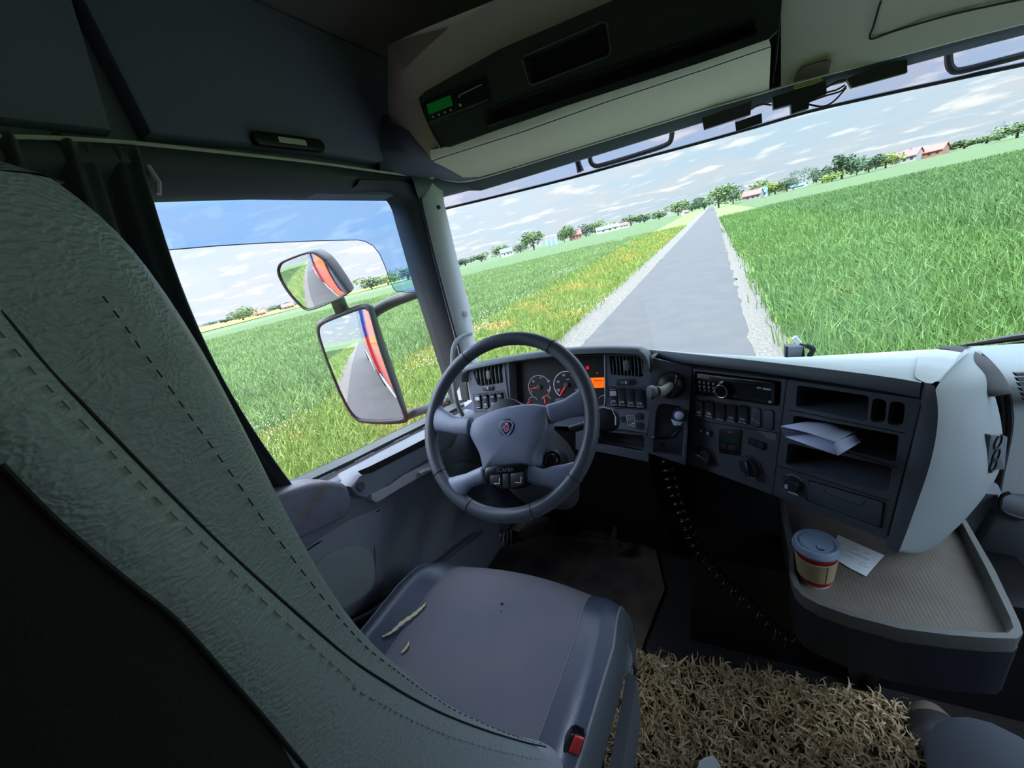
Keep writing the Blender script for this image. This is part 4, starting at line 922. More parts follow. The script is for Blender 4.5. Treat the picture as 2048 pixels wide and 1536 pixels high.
# rounded nose: front corner, flank, crease, passenger flank
lv_px = [  # per level: panel edge, soft edge, flank, crease, passenger side
    [(1840, 793, .84), (1870, 782, .86), (1902, 757, .92), (1935, 762, 1.0), (1977, 750, 1.14)],
    [(1843, 801, .835), (1874, 790, .84), (1910, 783, .90), (1938, 793, .98), (1985, 775, 1.14)],
    [(1834, 838, .83), (1878, 835, .83), (1918, 838, .89), (1950, 843, .96), (2001, 830, 1.12)],
    [(1822, 890, .815), (1869, 895, .815), (1915, 893, .88), (1958, 890, .95), (2008, 885, 1.11)],
    [(1810, 940, .80), (1856, 945, .80), (1908, 945, .87), (1962, 943, .945), (2003, 940, 1.10)],
    [(1797, 992, .79), (1836, 1001, .79), (1893, 1000, .86), (1950, 995, .945), (1975, 985, 1.06)],
    [(1784, 1045, .78), (1815, 1060, .78), (1870, 1056, .85), (1922, 1042, .93), (1940, 1030, 1.02)],
    [(1774, 1078, .78), (1800, 1098, .79), (1845, 1100, .85), (1884, 1088, .91), (1900, 1070, .98)],
    [(1772, 1090, .80), (1795, 1113, .82), (1830, 1124, .87), (1850, 1112, .91), (1860, 1095, .95)]]
ep_ = lambda px, py, d: on_plane(px, py, FS.p(0, 0, d), FS.n)
rows = []
for k, r in enumerate(lv_px):
    (ex, ey, _), (lx, ly, _), (fx, fy, fY), c_, d_ = r
    k_ = 1.0 if k < 7 else (0.5 if k == 7 else 0.0)
    E = ep_(ex - 2, ey, 0.0); Lq = ep_(lx, ly, 0.010); E2 = ep_(ex + 2, ey, 0.009); F2_ = at(lx + 0.35 * (fx - lx), ly + 0.35 * (fy - ly), 'Y', Lq[1] + 0.022)
    rows.append([E - FS.n * 0.03, E, E2, Lq, F2_, at(fx, fy, 'Y', fY)] + [at(*q[:2], 'Y', q[2]) for q in (c_, d_)])
lt_ = [p + FS.n * 0.002 + A_((0, 0, 0.026)) for p in fl][-1]
top_ = [lt_ - A_((0, -0.03, 0.0)), lt_ - A_((0, -0.02, 0.0)), lt_ + A_((0.004, -0.004, 0.0)), ep_(1874, 771, 0.009), at(1880, 757, 'Y', rows[0][3][1] + 0.05), at(1898, 735, 'Y', 1.05), at(1925, 727, 'Y', 1.15), at(1963, 716, 'Y', 1.30)]
bk = [far[-2], far[-1], far[-1] + A_((0.015, -0.01, 0)), far[-1] + A_((0.03, -0.02, 0)), far[-1] + A_((0.05, -0.03, 0.0)), at(1925, 695, 'Y', 1.38), at(1945, 696, 'Y', 1.37), at(1960, 698, 'Y', 1.36)]
full = [bk, [0.5 * (a + b) + A_((0, 0, 0.010)) for a, b in zip(bk, top_)], top_] + rows
mb = MB(); mb.grid([[lt_ - FS.n * 0.03, lt_ - FS.n * 0.004, lt_ + A_((0.004, -0.002, 0.0)), top_[3]]] + [r[:4] for r in rows]); mb.build('nose_border', 'fascia_stack', db, smooth=180, sub=1)
mb = MB(); mb.grid([r[:4] for r in full[:3]]); mb.build('dash_top_corner', 'plastic_top', db, smooth=180, sub=1)
mb = MB(); mb.grid([r[3:] for r in full] + [[p + A_((0, 0.10, -0.01)) for p in rows[-1][3:]]]); o = mb.build('dash_nose', mat('plastic_nose', (138, 146, 144), 0.55, bump=(420, 0.35, 'noise', 0.0012)), db, smooth=180, sub=2)
# bottom return of the stack
bt = [FS.p(*z6s(*p)) for p in ((365, 715), (600, 800), (865, 905), (1200, 1040), (1535, 1170))]
mb = MB(); mb.grid([bt, [p + A_((0.01, 0.02, -0.02)) for p in bt], [p + A_((0.06, 0.10, -0.03)) for p in bt], [p + A_((0.1, 0.25, -0.05)) for p in bt]]); mb.build('stack_underside', 'plastic_black', db, smooth=40)
bt0 = [FS.p(*z6s(*p)) - FS.n * 0.03 for p in ((150, 620), (365, 715))]
# three sockets on the passenger side of the nose
FQ = Frame(at(1988, 904, 'Y', 1.03), at(2008, 904, 'Y', 1.075) - at(1968, 900, 'Y', 1.0), (0, 0, -1))
q = box_poly([FQ.st(*p) for p in ((1976, 868), (2010, 872), (2004, 938), (1968, 938))], 0.004)
mb = MB(); mb.prism(q, FQ, -0.01, 0.004, 0.0015); so = mb.build('socket_plate', 'plastic_dark', db)
for px, py in ((1989, 882), (1985, 909), (1979, 929)):
    f2 = FQ.sub(*FQ.st(px, py)); mb = MB(); mb.lathe([(0.017, 0.002), (0.017, 0.006), (0.0135, 0.0065), (0.012, -0.001), (0.004, -0.001), (0.0035, 0.002), (0.0003, 0.002)], f2, 22); mb.build('power_socket', 'plastic_gloss', so)
# strap over the joint and the passenger-side dash beyond
jn = [at(px, py, 'Y', y) for px, py, y in ((1888, 699, 1.42), (1912, 702, 1.36), (1940, 716, 1.28), (1963, 735, 1.2), (1982, 762, 1.14), (1992, 785, 1.10), (1997, 795, 1.09))]
mat('strap_fabric', (72, 72, 70), 0.95, bump=(900, 0.8, 'noise', 0.002))
mb = MB(); mb.tube(smooth_path([p + A_((0, -0.006, 0.008)) for p in jn], 4), 0.017, 8, flat=0.3); mb.build('joint_strap', 'strap_fabric', db)
pd = [at(px, py, 'Y', y) for px, py, y in ((1930, 694, 1.40), (1960, 706, 1.36), (1992, 735, 1.28), (2016, 775, 1.22), (2026, 815, 1.19), (2027, 860, 1.17), (2018, 910, 1.15), (2008, 955, 1.13), (2003, 985, 1.12))]
pe = [p + A_((0.5, -0.02, 0.0)) for p in pd]; pm = [p + A_((0.1, -0.012, 0.004)) for p in pd]
mb = MB(); mb.grid([[p + A_((0, 0.04, -0.01)) for p in pd], pd, pm, pe]); mb.build('passenger_dash', 'plastic_nose', db, smooth=60)
gp = [p + A_((-0.004, 0.004, 0)) for p in pd]; mb = MB(); mb.tube(smooth_path(gp, 4), 0.006, 6); mb.build('dash_gap', 'cavity_black', db)
for k in range(6):
    a = at(2024 + k * 3.5, 744 + k * 10, 'Y', 1.22 - 0.006 * k); mb = MB(); mb.slab([a, a + A_((0.12, 0, 0)), a + A_((0.12, -0.004, -0.007)), a + A_((0.003, -0.004, -0.007))], (0, -0.012, 0.002)); mb.build('defrost_slat', 'plastic_black', db, smooth=0)
lw = [at(px, py, 'Y', 1.12) for px, py in ((1895, 975), (1960, 970), (1997, 972), (2003, 985), (2150, 985))]
lw2 = [at(px, py, 'Y', 1.10) for px, py in ((1890, 990), (1955, 985), (1995, 990), (2004, 1020), (2150, 1060))]
lw3 = [p + A_((0, 0.10, -0.32)) for p in lw2]
mb = MB(); mb.grid([[p + A_((0, .1, 0.03)) for p in lw], lw, lw2, [0.5 * (a + b) for a, b in zip(lw2, lw3)], lw3]); mb.build('glovebox_panel', 'plastic_mid', db, smooth=40)
gl = [at(px, py, 'Y', 1.095) for px, py in ((2020, 985), (2004, 992), (2000, 1010), (2003, 1020), (2020, 1030), (2060, 1042))]
mb = MB(); mb.tube(smooth_path(gl, 4), 0.004, 6); mb.build('glovebox_edge', 'rubber_black', db)
# dash underside filling so no daylight shows
mb = MB(); mb.box((-0.9, 1.44, -0.95), (1.1, 1.50, -0.62)); mb.build('dash_core', 'plastic_black', db, smooth=0)
mb = MB(); mb.box((-0.98, 1.5, ZF), (1.16, 1.58, -0.62)); tag(mb.build('wall_front', 'plastic_black', smooth=0), kind='structure')
# ------------------------------------------------------------------ steering wheel
WC = A_((-0.4743, 0.7343, -0.3841)); _t, _y = 0.9418, 0.0665
wu = A_((math.cos(_y), math.sin(_y), 0)); wv = A_((-math.sin(_y) * math.cos(_t), math.cos(_y) * math.cos(_t), math.sin(_t)))
FW = Frame(WC, wu, -wv)          # t runs down the wheel, d towards the driver
if FW.n[1] > 0: FW.n = -FW.n
sw = thing('steering_wheel', WC, 'black four-spoke leather steering wheel with a round crest on its hub', 'steering wheel')
mat('wheel_leather', (82, 86, 96), 0.38, bump=(700, 0.3, 'noise', 0.001))
mat('wheel_plastic', (120, 127, 147), 0.4, bump=(1200, 0.25, 'noise', 0.0008))
RW = 0.219
mb = MB(); mb.tube([FW.p(RW * math.cos(a), RW * math.sin(a), 0.0) for a in np.linspace(0, 2 * math.pi, 97)[:-1]], 0.0175, 16, closed=True); rim = mb.build('rim', 'wheel_leather', sw, smooth=180)
for a in (-0.98, -2.16, 0.62, 2.52, 1.18, 1.96):
    c = FW.p(RW * math.cos(a), RW * math.sin(a)); tn = -math.sin(a) * FW.u + math.cos(a) * FW.v; rd_ = math.cos(a) * FW.u + math.sin(a) * FW.v
    mb = MB(); mb.tube([c + (rd_ * math.cos(b) + FW.n * math.sin(b)) * 0.0177 for b in np.linspace(0, 6.283, 21)[:-1]], 0.0011, 5, closed=True); mb.build('stitch_seam', 'rubber_black', rim)
def W_(px, py, d=0.0): return FW.st(px, py, d)
z5w = lambda x, y, d=0.0: W_(*Q(z5, x, y), d)
def spoke(path, wid, dpth, name, m):
    """flat tapering bar in the wheel plane: path of (s,t,d)"""
    R = []
    P = [A_(FW.p(*p)) for p in path]
    for i, p in enumerate(P):
        tn = unit(P[min(i + 1, len(P) - 1)] - P[max(i - 1, 0)]); bi = np.cross(FW.n, tn); w = wid[i]; h = dpth[i]
        q0 = P[0] - WC; rt = unit(np.cross(FW.n, q0)); rt = rt if rt @ bi > 0 else -rt; kk = max(0.0, 1 - i / (len(P) * 0.45)); bi = unit(bi * (1 - kk) + rt * kk)
        R.append([p + bi * w * math.cos(a) + FW.n * h * math.sin(a) for a in np.linspace(0, 2 * math.pi, 15)[:-1]])
    mb = MB(); mb.rings(R); return mb.build(name, m, sw, smooth=180)
sp_ends = {'tl': (z5w(75, 800), z5w(270, 870), z5w(370, 870, 0.02)), 'tr': (z5w(1330, 660), z5w(1150, 740), z5w(1010, 770, 0.02)),
           'bl': (z5w(215, 1400), z5w(390, 1310), z5w(500, 1260, 0.015)), 'br': (z5w(1190, 1290), z5w(960, 1290), z5w(840, 1250, 0.015))}
for k, (a, b, c) in sp_ends.items():
    top = k[0] == 't'
    pth = smooth_path([(a[0], a[1], -0.002), (0.5 * (a[0] + b[0]), 0.5 * (a[1] + b[1]), 0.004), (b[0], b[1], 0.010), (c[0], c[1], 0.016)], 4)
    n_ = len(pth); wid = np.interp(np.linspace(0, 1, n_), [0, .25, .6, 1], [0.046, 0.030, 0.0225, 0.024] if top else [0.048, 0.030, 0.019, 0.02])
    spoke(pth, wid, np.interp(np.linspace(0, 1, n_), [0, 1], [0.013, 0.012]), 'spoke', 'wheel_plastic')
# airbag pad
pad_ = [z5w(x, y, 0.03) for x, y in ((392, 812), (470, 770), (620, 715), (790, 685), (900, 683), (985, 700), (998, 740), (1003, 790), (1002, 850), (985, 930), (940, 1010), (905, 1085), (893, 1165), (870, 1195), (780, 1190), (620, 1205), (520, 1215), (470, 1240), (455, 1180), (432, 1090), (385, 1000), (358, 940), (362, 870))]
ps = [tuple(p[:2]) for p in smooth_path([(a, b, 0) for a, b in pad_], 3, True)]
cpd = np.mean(ps, 0)
def scl(k): return [tuple(cpd + (A_(p) - cpd) * k) for p in ps]
mb = MB(); mb.rings([[FW.p(x, y, -0.02) for x, y in scl(1.0)], [FW.p(x, y, 0.018) for x, y in scl(1.0)], [FW.p(x, y, 0.027) for x, y in scl(0.975)], [FW.p(x, y, 0.031) for x, y in scl(0.9)], [FW.p(x, y, 0.034) for x, y in scl(0.6)], [FW.p(x, y, 0.035) for x, y in scl(0.2)]])
hub = mb.build('airbag_cover', 'wheel_plastic', sw, smooth=50)
mb = MB(); mb.prism(circ(0.062, 32), FW, -0.075, -0.005, 0.004); mb.build('hub_back', 'plastic_black', sw)
# control pad at the bottom of the hub
cpd_ = [z5w(x, y, 0.03) for x, y in ((498, 1255), (505, 1215), (530, 1203), (660, 1190), (790, 1180), (822, 1190), (833, 1225), (832, 1300), (820, 1345), (760, 1375), (660, 1386), (580, 1372), (520, 1345), (500, 1310))]
mb = MB(); mb.prism(cpd_, FW, -0.01, 0.037, 0.003); cpad_ = mb.build('control_pad', 'plastic_gloss', sw)
for q in (((535, 1275), (625, 1265), (628, 1362), (540, 1350)), ((640, 1262), (690, 1258), (692, 1372), (642, 1372)), ((705, 1258), (808, 1246), (806, 1348), (708, 1368))):
    bp_ = [z5w(x, y, 0.037) for x, y in q]; mb = MB(); mb.prism(box_poly(bp_, 0.003), FW, 0.035, 0.0405, 0.0012); bt_ = mb.build('pad_button', 'switch_black', cpad_)
for x, y in ((588, 1315), (763, 1305)):
    s, t_ = z5w(x, y, 0.04); f2 = FW.sub(s, t_, 0.0405); mb = MB(); mb.tube([f2.p(-0.006, 0.007, 0.0004), f2.p(0.007, 0.007, 0.0004), f2.p(0.0075, -0.006, 0.0004)], 0.0011, 5); mb.build('button_glint', 'white_mark', cpad_)
text('SCANIA', FW, *z5w(655, 1230, 0.037), 0.0125, 'plastic_dark', cpad_, d=0.0374, rot=-0.08)
# crest: a dark blue roundel in three white spoked arcs with a red crowned beast's head
f2 = FW.sub(*z5w(666, 878, 0.036), 0.0345, -0.03)
mat('crest_blue', (24, 26, 84), 0.35); mat('crest_red', (190, 50, 80), 0.4); mat('crest_white', (225, 225, 240), 0.35); mat('crest_gold', (220, 180, 130), 0.4)
mb = MB(); mb.prism(circ(0.0205, 32), f2, -0.002, 0.0015, 0.0006); cr = mb.build('crest', 'crest_blue', sw); tag(cr, 'blue round crest with a red crowned head')
mb = MB()
mb.tube([f2.p(0.0165 * math.cos(a), 0.0165 * math.sin(a), 0.0018) for a in np.linspace(0, 6.283, 41)[:-1]], 0.0006, 5, closed=True)
for a0 in (-math.pi / 2 - 1.05 * 2 + 1.05, math.pi / 2, -math.pi / 6 - 0.0):
    pass
for ac in (math.pi / 2, math.pi / 2 + 2.0944, math.pi / 2 - 2.0944):
    mb.tube([f2.p(0.0192 * math.cos(a), 0.0192 * math.sin(a), 0.0018) for a in np.linspace(ac - 0.33, ac + 0.33, 8)], 0.0006, 5)
    for sg in (-1, 1):
        mb.tube([f2.p(r * math.cos(ac + sg * 0.33), r * math.sin(ac + sg * 0.33), 0.0018) for r in (0.0165, 0.0192)], 0.0006, 5)
    a2 = ac + math.pi
    mb.tube([f2.p(0.0165 * math.cos(a), 0.0165 * math.sin(a) , 0.0018) if abs(a - a2) > 0.6 else f2.p(0.0125 / max(0.6, math.cos(a - a2)) * math.cos(a), 0.0125 / max(0.6, math.cos(a - a2)) * math.sin(a), 0.0018) for a in np.linspace(a2 - 0.7, a2 + 0.7, 9)], 0.0006, 5)
mb.build('crest_lines', 'crest_white', cr)
hd = [(-0.0035, -0.0045), (0.001, -0.0062), (0.0055, -0.0045), (0.0072, 0.0), (0.0066, 0.005), (0.004, 0.0085), (0.0015, 0.0115), (-0.001, 0.0095), (-0.0022, 0.0115), (-0.0035, 0.007), (-0.0045, 0.002), (-0.0065, 0.0012), (-0.0048, -0.001)]
mb = MB(); mb.prism(hd, f2, 0.001, 0.0022); mb.build('crest_head', 'crest_red', cr, smooth=0)
mb = MB(); mb.tube([f2.p(x, y, 0.0023) for x, y in hd], 0.00055, 5, closed=True)
mb.tube([f2.p(x, y, 0.0026) for x, y in ((-0.0045, 0.0), (-0.008, -0.001), (-0.0075, 0.003), (-0.0095, 0.0025))], 0.0006, 5)
for x in (-0.001, 0.0015, 0.004): mb.tube([f2.p(x, 0.001, 0.0025), f2.p(x - 0.001, 0.006, 0.0025)], 0.0004, 4)
mb.build('crest_outline', 'crest_white', cr)
mb = MB(); mb.prism([(-0.003, -0.0068), (-0.0042, -0.0105), (-0.0012, -0.0085), (0.0008, -0.0115), (0.0025, -0.0085), (0.0055, -0.0108), (0.0048, -0.0065)], f2, 0.001, 0.0024); mb.build('crest_crown', 'crest_gold', cr, smooth=0)

# ------------------------------------------------------------------ steering column, ignition, stalks
scn = thing('steering_column', FW.p(0, 0, -0.2), 'dark grey steering column shroud with the ignition lock behind the wheel', 'steering column')
R = []
for d, w, h, oy in ((-0.07, 0.075, 0.065, 0.035), (-0.11, 0.085, 0.075, 0.055), (-0.17, 0.095, 0.085, 0.075), (-0.25, 0.10, 0.09, 0.10), (-0.34, 0.095, 0.09, 0.13)):
    R.append([FW.p(x, y + oy, d) for x, y in rrect(2 * w, 2 * h, 0.05, 4)])
mb = MB(); mb.rings(R); mb.build('column_shroud', 'plastic_dark', scn, smooth=60)
igp = on_plane(1106, 922, FW.p(0, 0, -0.085), FW.n); FIg = Frame(igp, FW.u, FW.v); FIg.n = FW.n
mb = MB(); mb.lathe([(0.032, -0.03), (0.030, 0.0), (0.024, 0.010), (0.020, 0.010), (0.019, 0.006), (0.013, 0.012), (0.010, 0.012), (0.0004, 0.011)], FIg, 28); mb.build('ignition_lock', 'plastic_black', scn)
mb = MB()
for r in (0.0245, 0.0165): mb.tube([FIg.p(r * math.cos(a), r * math.sin(a), 0.0108) for a in np.linspace(2.4, 5.6, 18)], 0.0012, 5)
mb.build('lock_rings', 'plastic_mid', scn)
st_ = [on_plane(px, py, FW.p(0, 0, -0.10), FW.n) for px, py in ((1140, 860), (1170, 850), (1196, 842), (1222, 838))]
mb = MB(); mb.tube(smooth_path(st_[:3], 4), [0.010] * 5 + [0.013] * 4, 12); mb.build('stalk', 'plastic_black', scn)
f2 = Frame(on_plane(1211, 838, FW.p(0, 0, -0.10), FW.n), FW.u, FW.v); f2.n = FW.n
mb = MB(); mb.prism(rrect(0.062, 0.058, 0.022), f2, -0.018, 0.016, 0.008); sk = mb.build('stalk_end', 'plastic_black', scn)
mb = MB(); mb.tube([f2.p(x, y, 0.0145) for x, y in ((-0.026, -0.023), (0.0, -0.026), (0.02, -0.02), (0.0265, 0.0), (0.026, 0.018))], 0.0016, 6); mb.build('stalk_edge', 'plastic_pillar', sk)
ky = thing('ignition_key', FIg.p(0.02, 0.02, 0.03), 'black ignition key with a metal ring in the column lock', 'key')
mb = MB(); mb.prism(rrect(0.018, 0.042, 0.007), Frame(FIg.p(0.012, 0.006, 0.03), FW.n, FW.v), -0.004, 0.004, 0.0015); mb.build('key_head', 'plastic_black', ky)
mb = MB(); mb.tube([FIg.p(0.03 + 0.016 * math.cos(a), 0.036 + 0.02 * math.sin(a), 0.032) for a in np.linspace(0, 6.283, 23)[:-1]], 0.0013, 6, closed=True); mb.build('key_ring', 'steel', ky)

# ------------------------------------------------------------------ driver seat
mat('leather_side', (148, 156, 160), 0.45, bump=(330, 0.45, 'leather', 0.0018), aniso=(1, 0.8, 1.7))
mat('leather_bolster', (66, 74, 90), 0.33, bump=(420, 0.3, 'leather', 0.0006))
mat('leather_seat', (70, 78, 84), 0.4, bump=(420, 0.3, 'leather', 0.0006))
mat('seat_cloth', (104, 102, 110), 0.8, bump=(1500, 0.35, 'noise', 0.0008), vary=(7, (92, 95, 108), 0.35, 0.7))
mat('seat_dark', (24, 24, 26), 0.85)
mat('foam', (190, 182, 150), 0.9)
mat('thread_pale', (165, 165, 150), 0.8)
ds = thing('driver_seat', (-0.47, 0.35, -1.2), 'dark leather driver seat with a torn left bolster in the foreground', 'seat')
def ztop(s, f):      # cushion height: s across from the centre line, f front(1)..rear(0)
    a = abs(s); z = -0.745 + 0.012 * (a / 0.2) ** 2
    z += 0.030 * max(0, min(1, (a - 0.185) / 0.05)) * (1 - 0.5 * f) - 0.45 * max(0, a - 0.245) ** 1.1
    return z - 0.03 * max(0, f - 0.85) / 0.15 * max(0, f - 0.85) / 0.15 - 0.006 * f
def cush(s0, s1, n, m_, name, edge=None):
    rows = []
    for k in range(25):
        f = k / 24; y = 0.14 + 0.505 * f; row = []
        for j in range(n + 1):
            s = s0 + (s1 - s0) * j / n; w = 1.0 + (-0.03 if f < 0.6 else 0.04 * math.sin((f - 0.6) / 0.4 * 1.5)) * 0
            ss = s * (0.96 + 0.10 * f - 0.07 * max(0, f - 0.75) / 0.25)
            row.append(A_((-0.470 + ss, y - 0.05 * (s / 0.25) ** 2 * f, ztop(s, f))))
        rows.append(row)
    if edge == 'front' or True:
        fr_ = rows[-1]; rows.append([p + A_((0, 0.012, -0.022)) for p in fr_]); rows.append([p + A_((0, 0.008, -0.07)) for p in fr_]); rows.append([p + A_((0, -0.02, -0.12)) for p in fr_])
    mb = MB(); mb.grid(rows); return mb.build(name, m_, ds, smooth=180), rows
def drop(rows, sg):
    e = []
    for r in rows: e.append(r[0] if sg < 0 else r[-1])
    return e
ins, r_in = cush(-0.186, 0.186, 12, 'seat_cloth', 'cushion_centre')
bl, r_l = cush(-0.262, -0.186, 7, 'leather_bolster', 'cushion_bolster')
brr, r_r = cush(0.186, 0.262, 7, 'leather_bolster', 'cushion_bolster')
for rows_, sg in ((r_l, -1), (r_r, 1)):
    e = drop(rows_, sg)
    mb = MB(); mb.grid([e, [p + A_((sg * 0.014, 0, -0.016)) for p in e], [p + A_((sg * 0.018, 0, -0.045)) for p in e], [p + A_((sg * 0.004, 0, -0.11)) for p in e]]); mb.build('cushion_side', 'leather_seat', ds, smooth=180)
    off = A_((sg * 0.004, 0, 0.0))
    mb = MB(); mb.tube([p + A_((sg * 0.002, 0, -0.001)) for p in e[:-1]], 0.0022, 6); mb.build('edge_piping', 'plastic_mid', ds)
    sm = drop(rows_, -sg); mb = MB(); mb.tube([p + A_((0, 0, 0.0004)) for p in sm[:-1]], 0.0016, 6); mb.build('seat_seam', 'plastic_mid', ds)
# wear: torn leather showing foam on the left bolster, small holes in the cloth
def on_seat(px, py):
    z = -0.73
    for _ in range(12):
        p = at(px, py, 'Z', z); f = (p[1] - 0.14) / 0.505; s = (p[0] + 0.47) / (0.96 + 0.10 * f); z = ztop(max(-.262, min(.262, s)), max(0, min(1, f)))
    return at(px, py, 'Z', z)
def ribbon(px_path, w, name, m, lift=0.0025):
    P = [on_seat(*p) + A_((0, 0, lift)) for p in px_path]; P = smooth_path(P, 5); R0, R1 = [], []
    for i, p in enumerate(P):
        t_ = unit(P[min(i + 1, len(P) - 1)] - P[max(0, i - 1)]); b = unit(np.cross(t_, A_((0, 0, 1)))); ww = w * math.sin(math.pi * min(0.97, max(0.06, i / (len(P) - 1)))) ** 0.6 * (1 + 0.25 * math.sin(i * 2.1))
        R0.append(p + b * ww); R1.append(p - b * ww)
    mb = MB(); mb.grid([R0, [0.5 * (a + b) + A_((0, 0, 0.002)) for a, b in zip(R0, R1)], R1]); return mb.build(name, m, ds, smooth=180)
tg_ = [(766, 1276), (785, 1266), (805, 1248), (828, 1232), (845, 1217), (853, 1208)]
ribbon(tg_, 0.0075, 'torn_edge', 'leather_bolster', 0.002); ribbon(tg_, 0.0055, 'foam_tear', 'foam', 0.004)
ribbon([(803, 1308), (810, 1302), (816, 1293), (819, 1286)], 0.004, 'foam_tear', 'foam', 0.004)
for px, py, r in ((1004, 1208, 0.0042), (1002.5, 1223, 0.0018)):
    c = on_seat(px, py); f2 = Frame(c + A_((0, 0, 0.0006)), (1, 0, 0), (0, -1, 0)); f2.n = A_((0, 0, 1.0)); mb = MB(); mb.lathe([(r, 0.0), (r * 0.8, 0.0005), (0.0002, 0.0004)], f2, 10); mb.build('worn_hole', 'cavity_black', ds)
# seat pan, suspension box, side cover, lever, buckle
mb = MB(); f2 = Frame((-0.47, 0.36, -0.9), (1, 0, 0), (0, -1, 0)); f2.n = A_((0, 0, 1.0)); mb.prism(rrect(0.46, 0.46, 0.06), f2, -0.06, 0.06, 0.01); mb.build('seat_pan', 'seat_dark', ds)
mb = MB(); mb.prism(rrect(0.36, 0.34, 0.03), f2, -0.346, -0.06, 0.005); mb.build('suspension_base', 'seat_dark', ds)
mb = MB(); mb.slab([(-0.197, 0.12, -0.84), (-0.197, 0.52, -0.85), (-0.197, 0.50, -0.95), (-0.197, 0.10, -0.98)], (0.02, 0, 0)); mb.build('side_cover', 'plastic_dark', ds)
lv = [at(px, py, 'Z', -0.84) for px, py in ((1236, 1282), (1255, 1284), (1262, 1300), (1257, 1328), (1240, 1336), (1230, 1322))]
mb = MB(); mb.slab(lv, (0, 0, -0.03)); mb.build('adjust_lever', 'plastic_mid', ds, smooth=30)
bk = at(1149, 1491, 'Z', -0.70); f2 = Frame(bk, unit(A_((0.85, -0.52, 0.0))), unit(A_((-0.25, -0.35, -1))))
f2 = Frame(bk, (0.80, 0.12, -0.25), (-0.35, -0.55, -0.55))
bh = [f2.st(*p) for p in ((1128, 1488), (1142, 1468), (1150, 1466), (1168, 1474), (1166, 1484), (1153, 1508), (1150, 1536), (1120, 1545))]
mb = MB(); mb.prism(bh, f2, -0.022, 0.002, 0.002); bu = mb.build('belt_buckle', 'plastic_gloss', ds)
mat('buckle_red', (225, 60, 60), 0.45); rb_ = [f2.st(*p) for p in ((1150, 1468), (1168, 1475), (1156, 1507), (1138, 1500))]
mb = MB(); mb.prism(rb_, f2, 0.0, 0.005, 0.0015); mb.build('release_button', 'buckle_red', bu)
bb = [f2.p(*f2.st(1140, 1525), -0.012), f2.p(*f2.st(1128, 1580), -0.02), (-0.2, 0.14, -0.90)]
mb = MB(); mb.tube(bb, 0.014, 8, flat=0.4); mb.build('buckle_stalk', 'plastic_black', ds)
rail = [at(px, py, 'Z', -0.92) for px, py in ((1186, 1440), (1170, 1500), (1165, 1545))]
mb = MB(); mb.tube(rail, 0.010, 8); mb.build('side_rail', 'plastic_dark', ds)
# --- backrest: cross-sections stacked along the lean
seam_px = [(0, 622), (40, 668), (100, 741), (170, 812), (260, 906), (360, 1008), (460, 1106), (560, 1196), (640, 1266), (700, 1316), (760, 1356), (830, 1398), (900, 1432), (980, 1462), (1050, 1483), (1090, 1492)]
XS = -0.215
seam = [at(px, py, 'X', XS) for px, py in seam_px]
sil_px = [(0, 396), (59, 403), (111, 425), (164, 454), (217, 495), (252, 529), (293, 579), (337, 640), (372, 696), (404, 757), (425, 798), (439, 826), (469, 885), (498, 955), (527, 1014), (557, 1078), (595, 1157), (651, 1239), (691, 1273), (753, 1330), (816, 1380), (929, 1441), (1020, 1470), (1086, 1484)]
XB = -0.275
sil = [at(px, py, 'X', XB) for px, py in sil_px]
sz = A_([p[2] for p in seam][::-1]); sy = A_([p[1] for p in seam][::-1])
bz = A_([p[2] for p in sil][::-1]); by = A_([p[1] for p in sil][::-1])
s2_px = [(0, 930), (120, 1050), (250, 1160), (350, 1240), (450, 1350), (530, 1440), (610, 1536)]
s2 = [at(px, py, 'X', -0.20) for px, py in s2_px]
s2z = A_([p[2] for p in s2][::-1]); s2y = A_([p[1] for p in s2][::-1])
def lev(z):
    zc = min(z, 0.0695); yb = np.interp(zc, bz, by) if z > bz[0] else by[0] + 0.01
    ys = np.interp(z, sz, sy) if z < sz[-1] else sy[-1] + (z - sz[-1]) * 0.1
    y2 = np.interp(z, s2z, s2y) if z > s2z[0] else ys - (np.interp(s2z[0], sz, sy) - s2y[0]) - 0.01
    if z > s2z[-1]: y2 = s2y[-1] - (z - s2z[-1]) * 0.1
    return yb, ys, y2
levels = [-0.80, -0.74, -0.68, -0.62, -0.56, -0.50, -0.44, -0.38, -0.33, -0.28, -0.24, -0.20, -0.16, -0.12, -0.08, -0.04, -0.01, 0.02, 0.04, 0.055, 0.066]
side_rows, front_rows, back_rows = [], [], []
CXS = -0.47
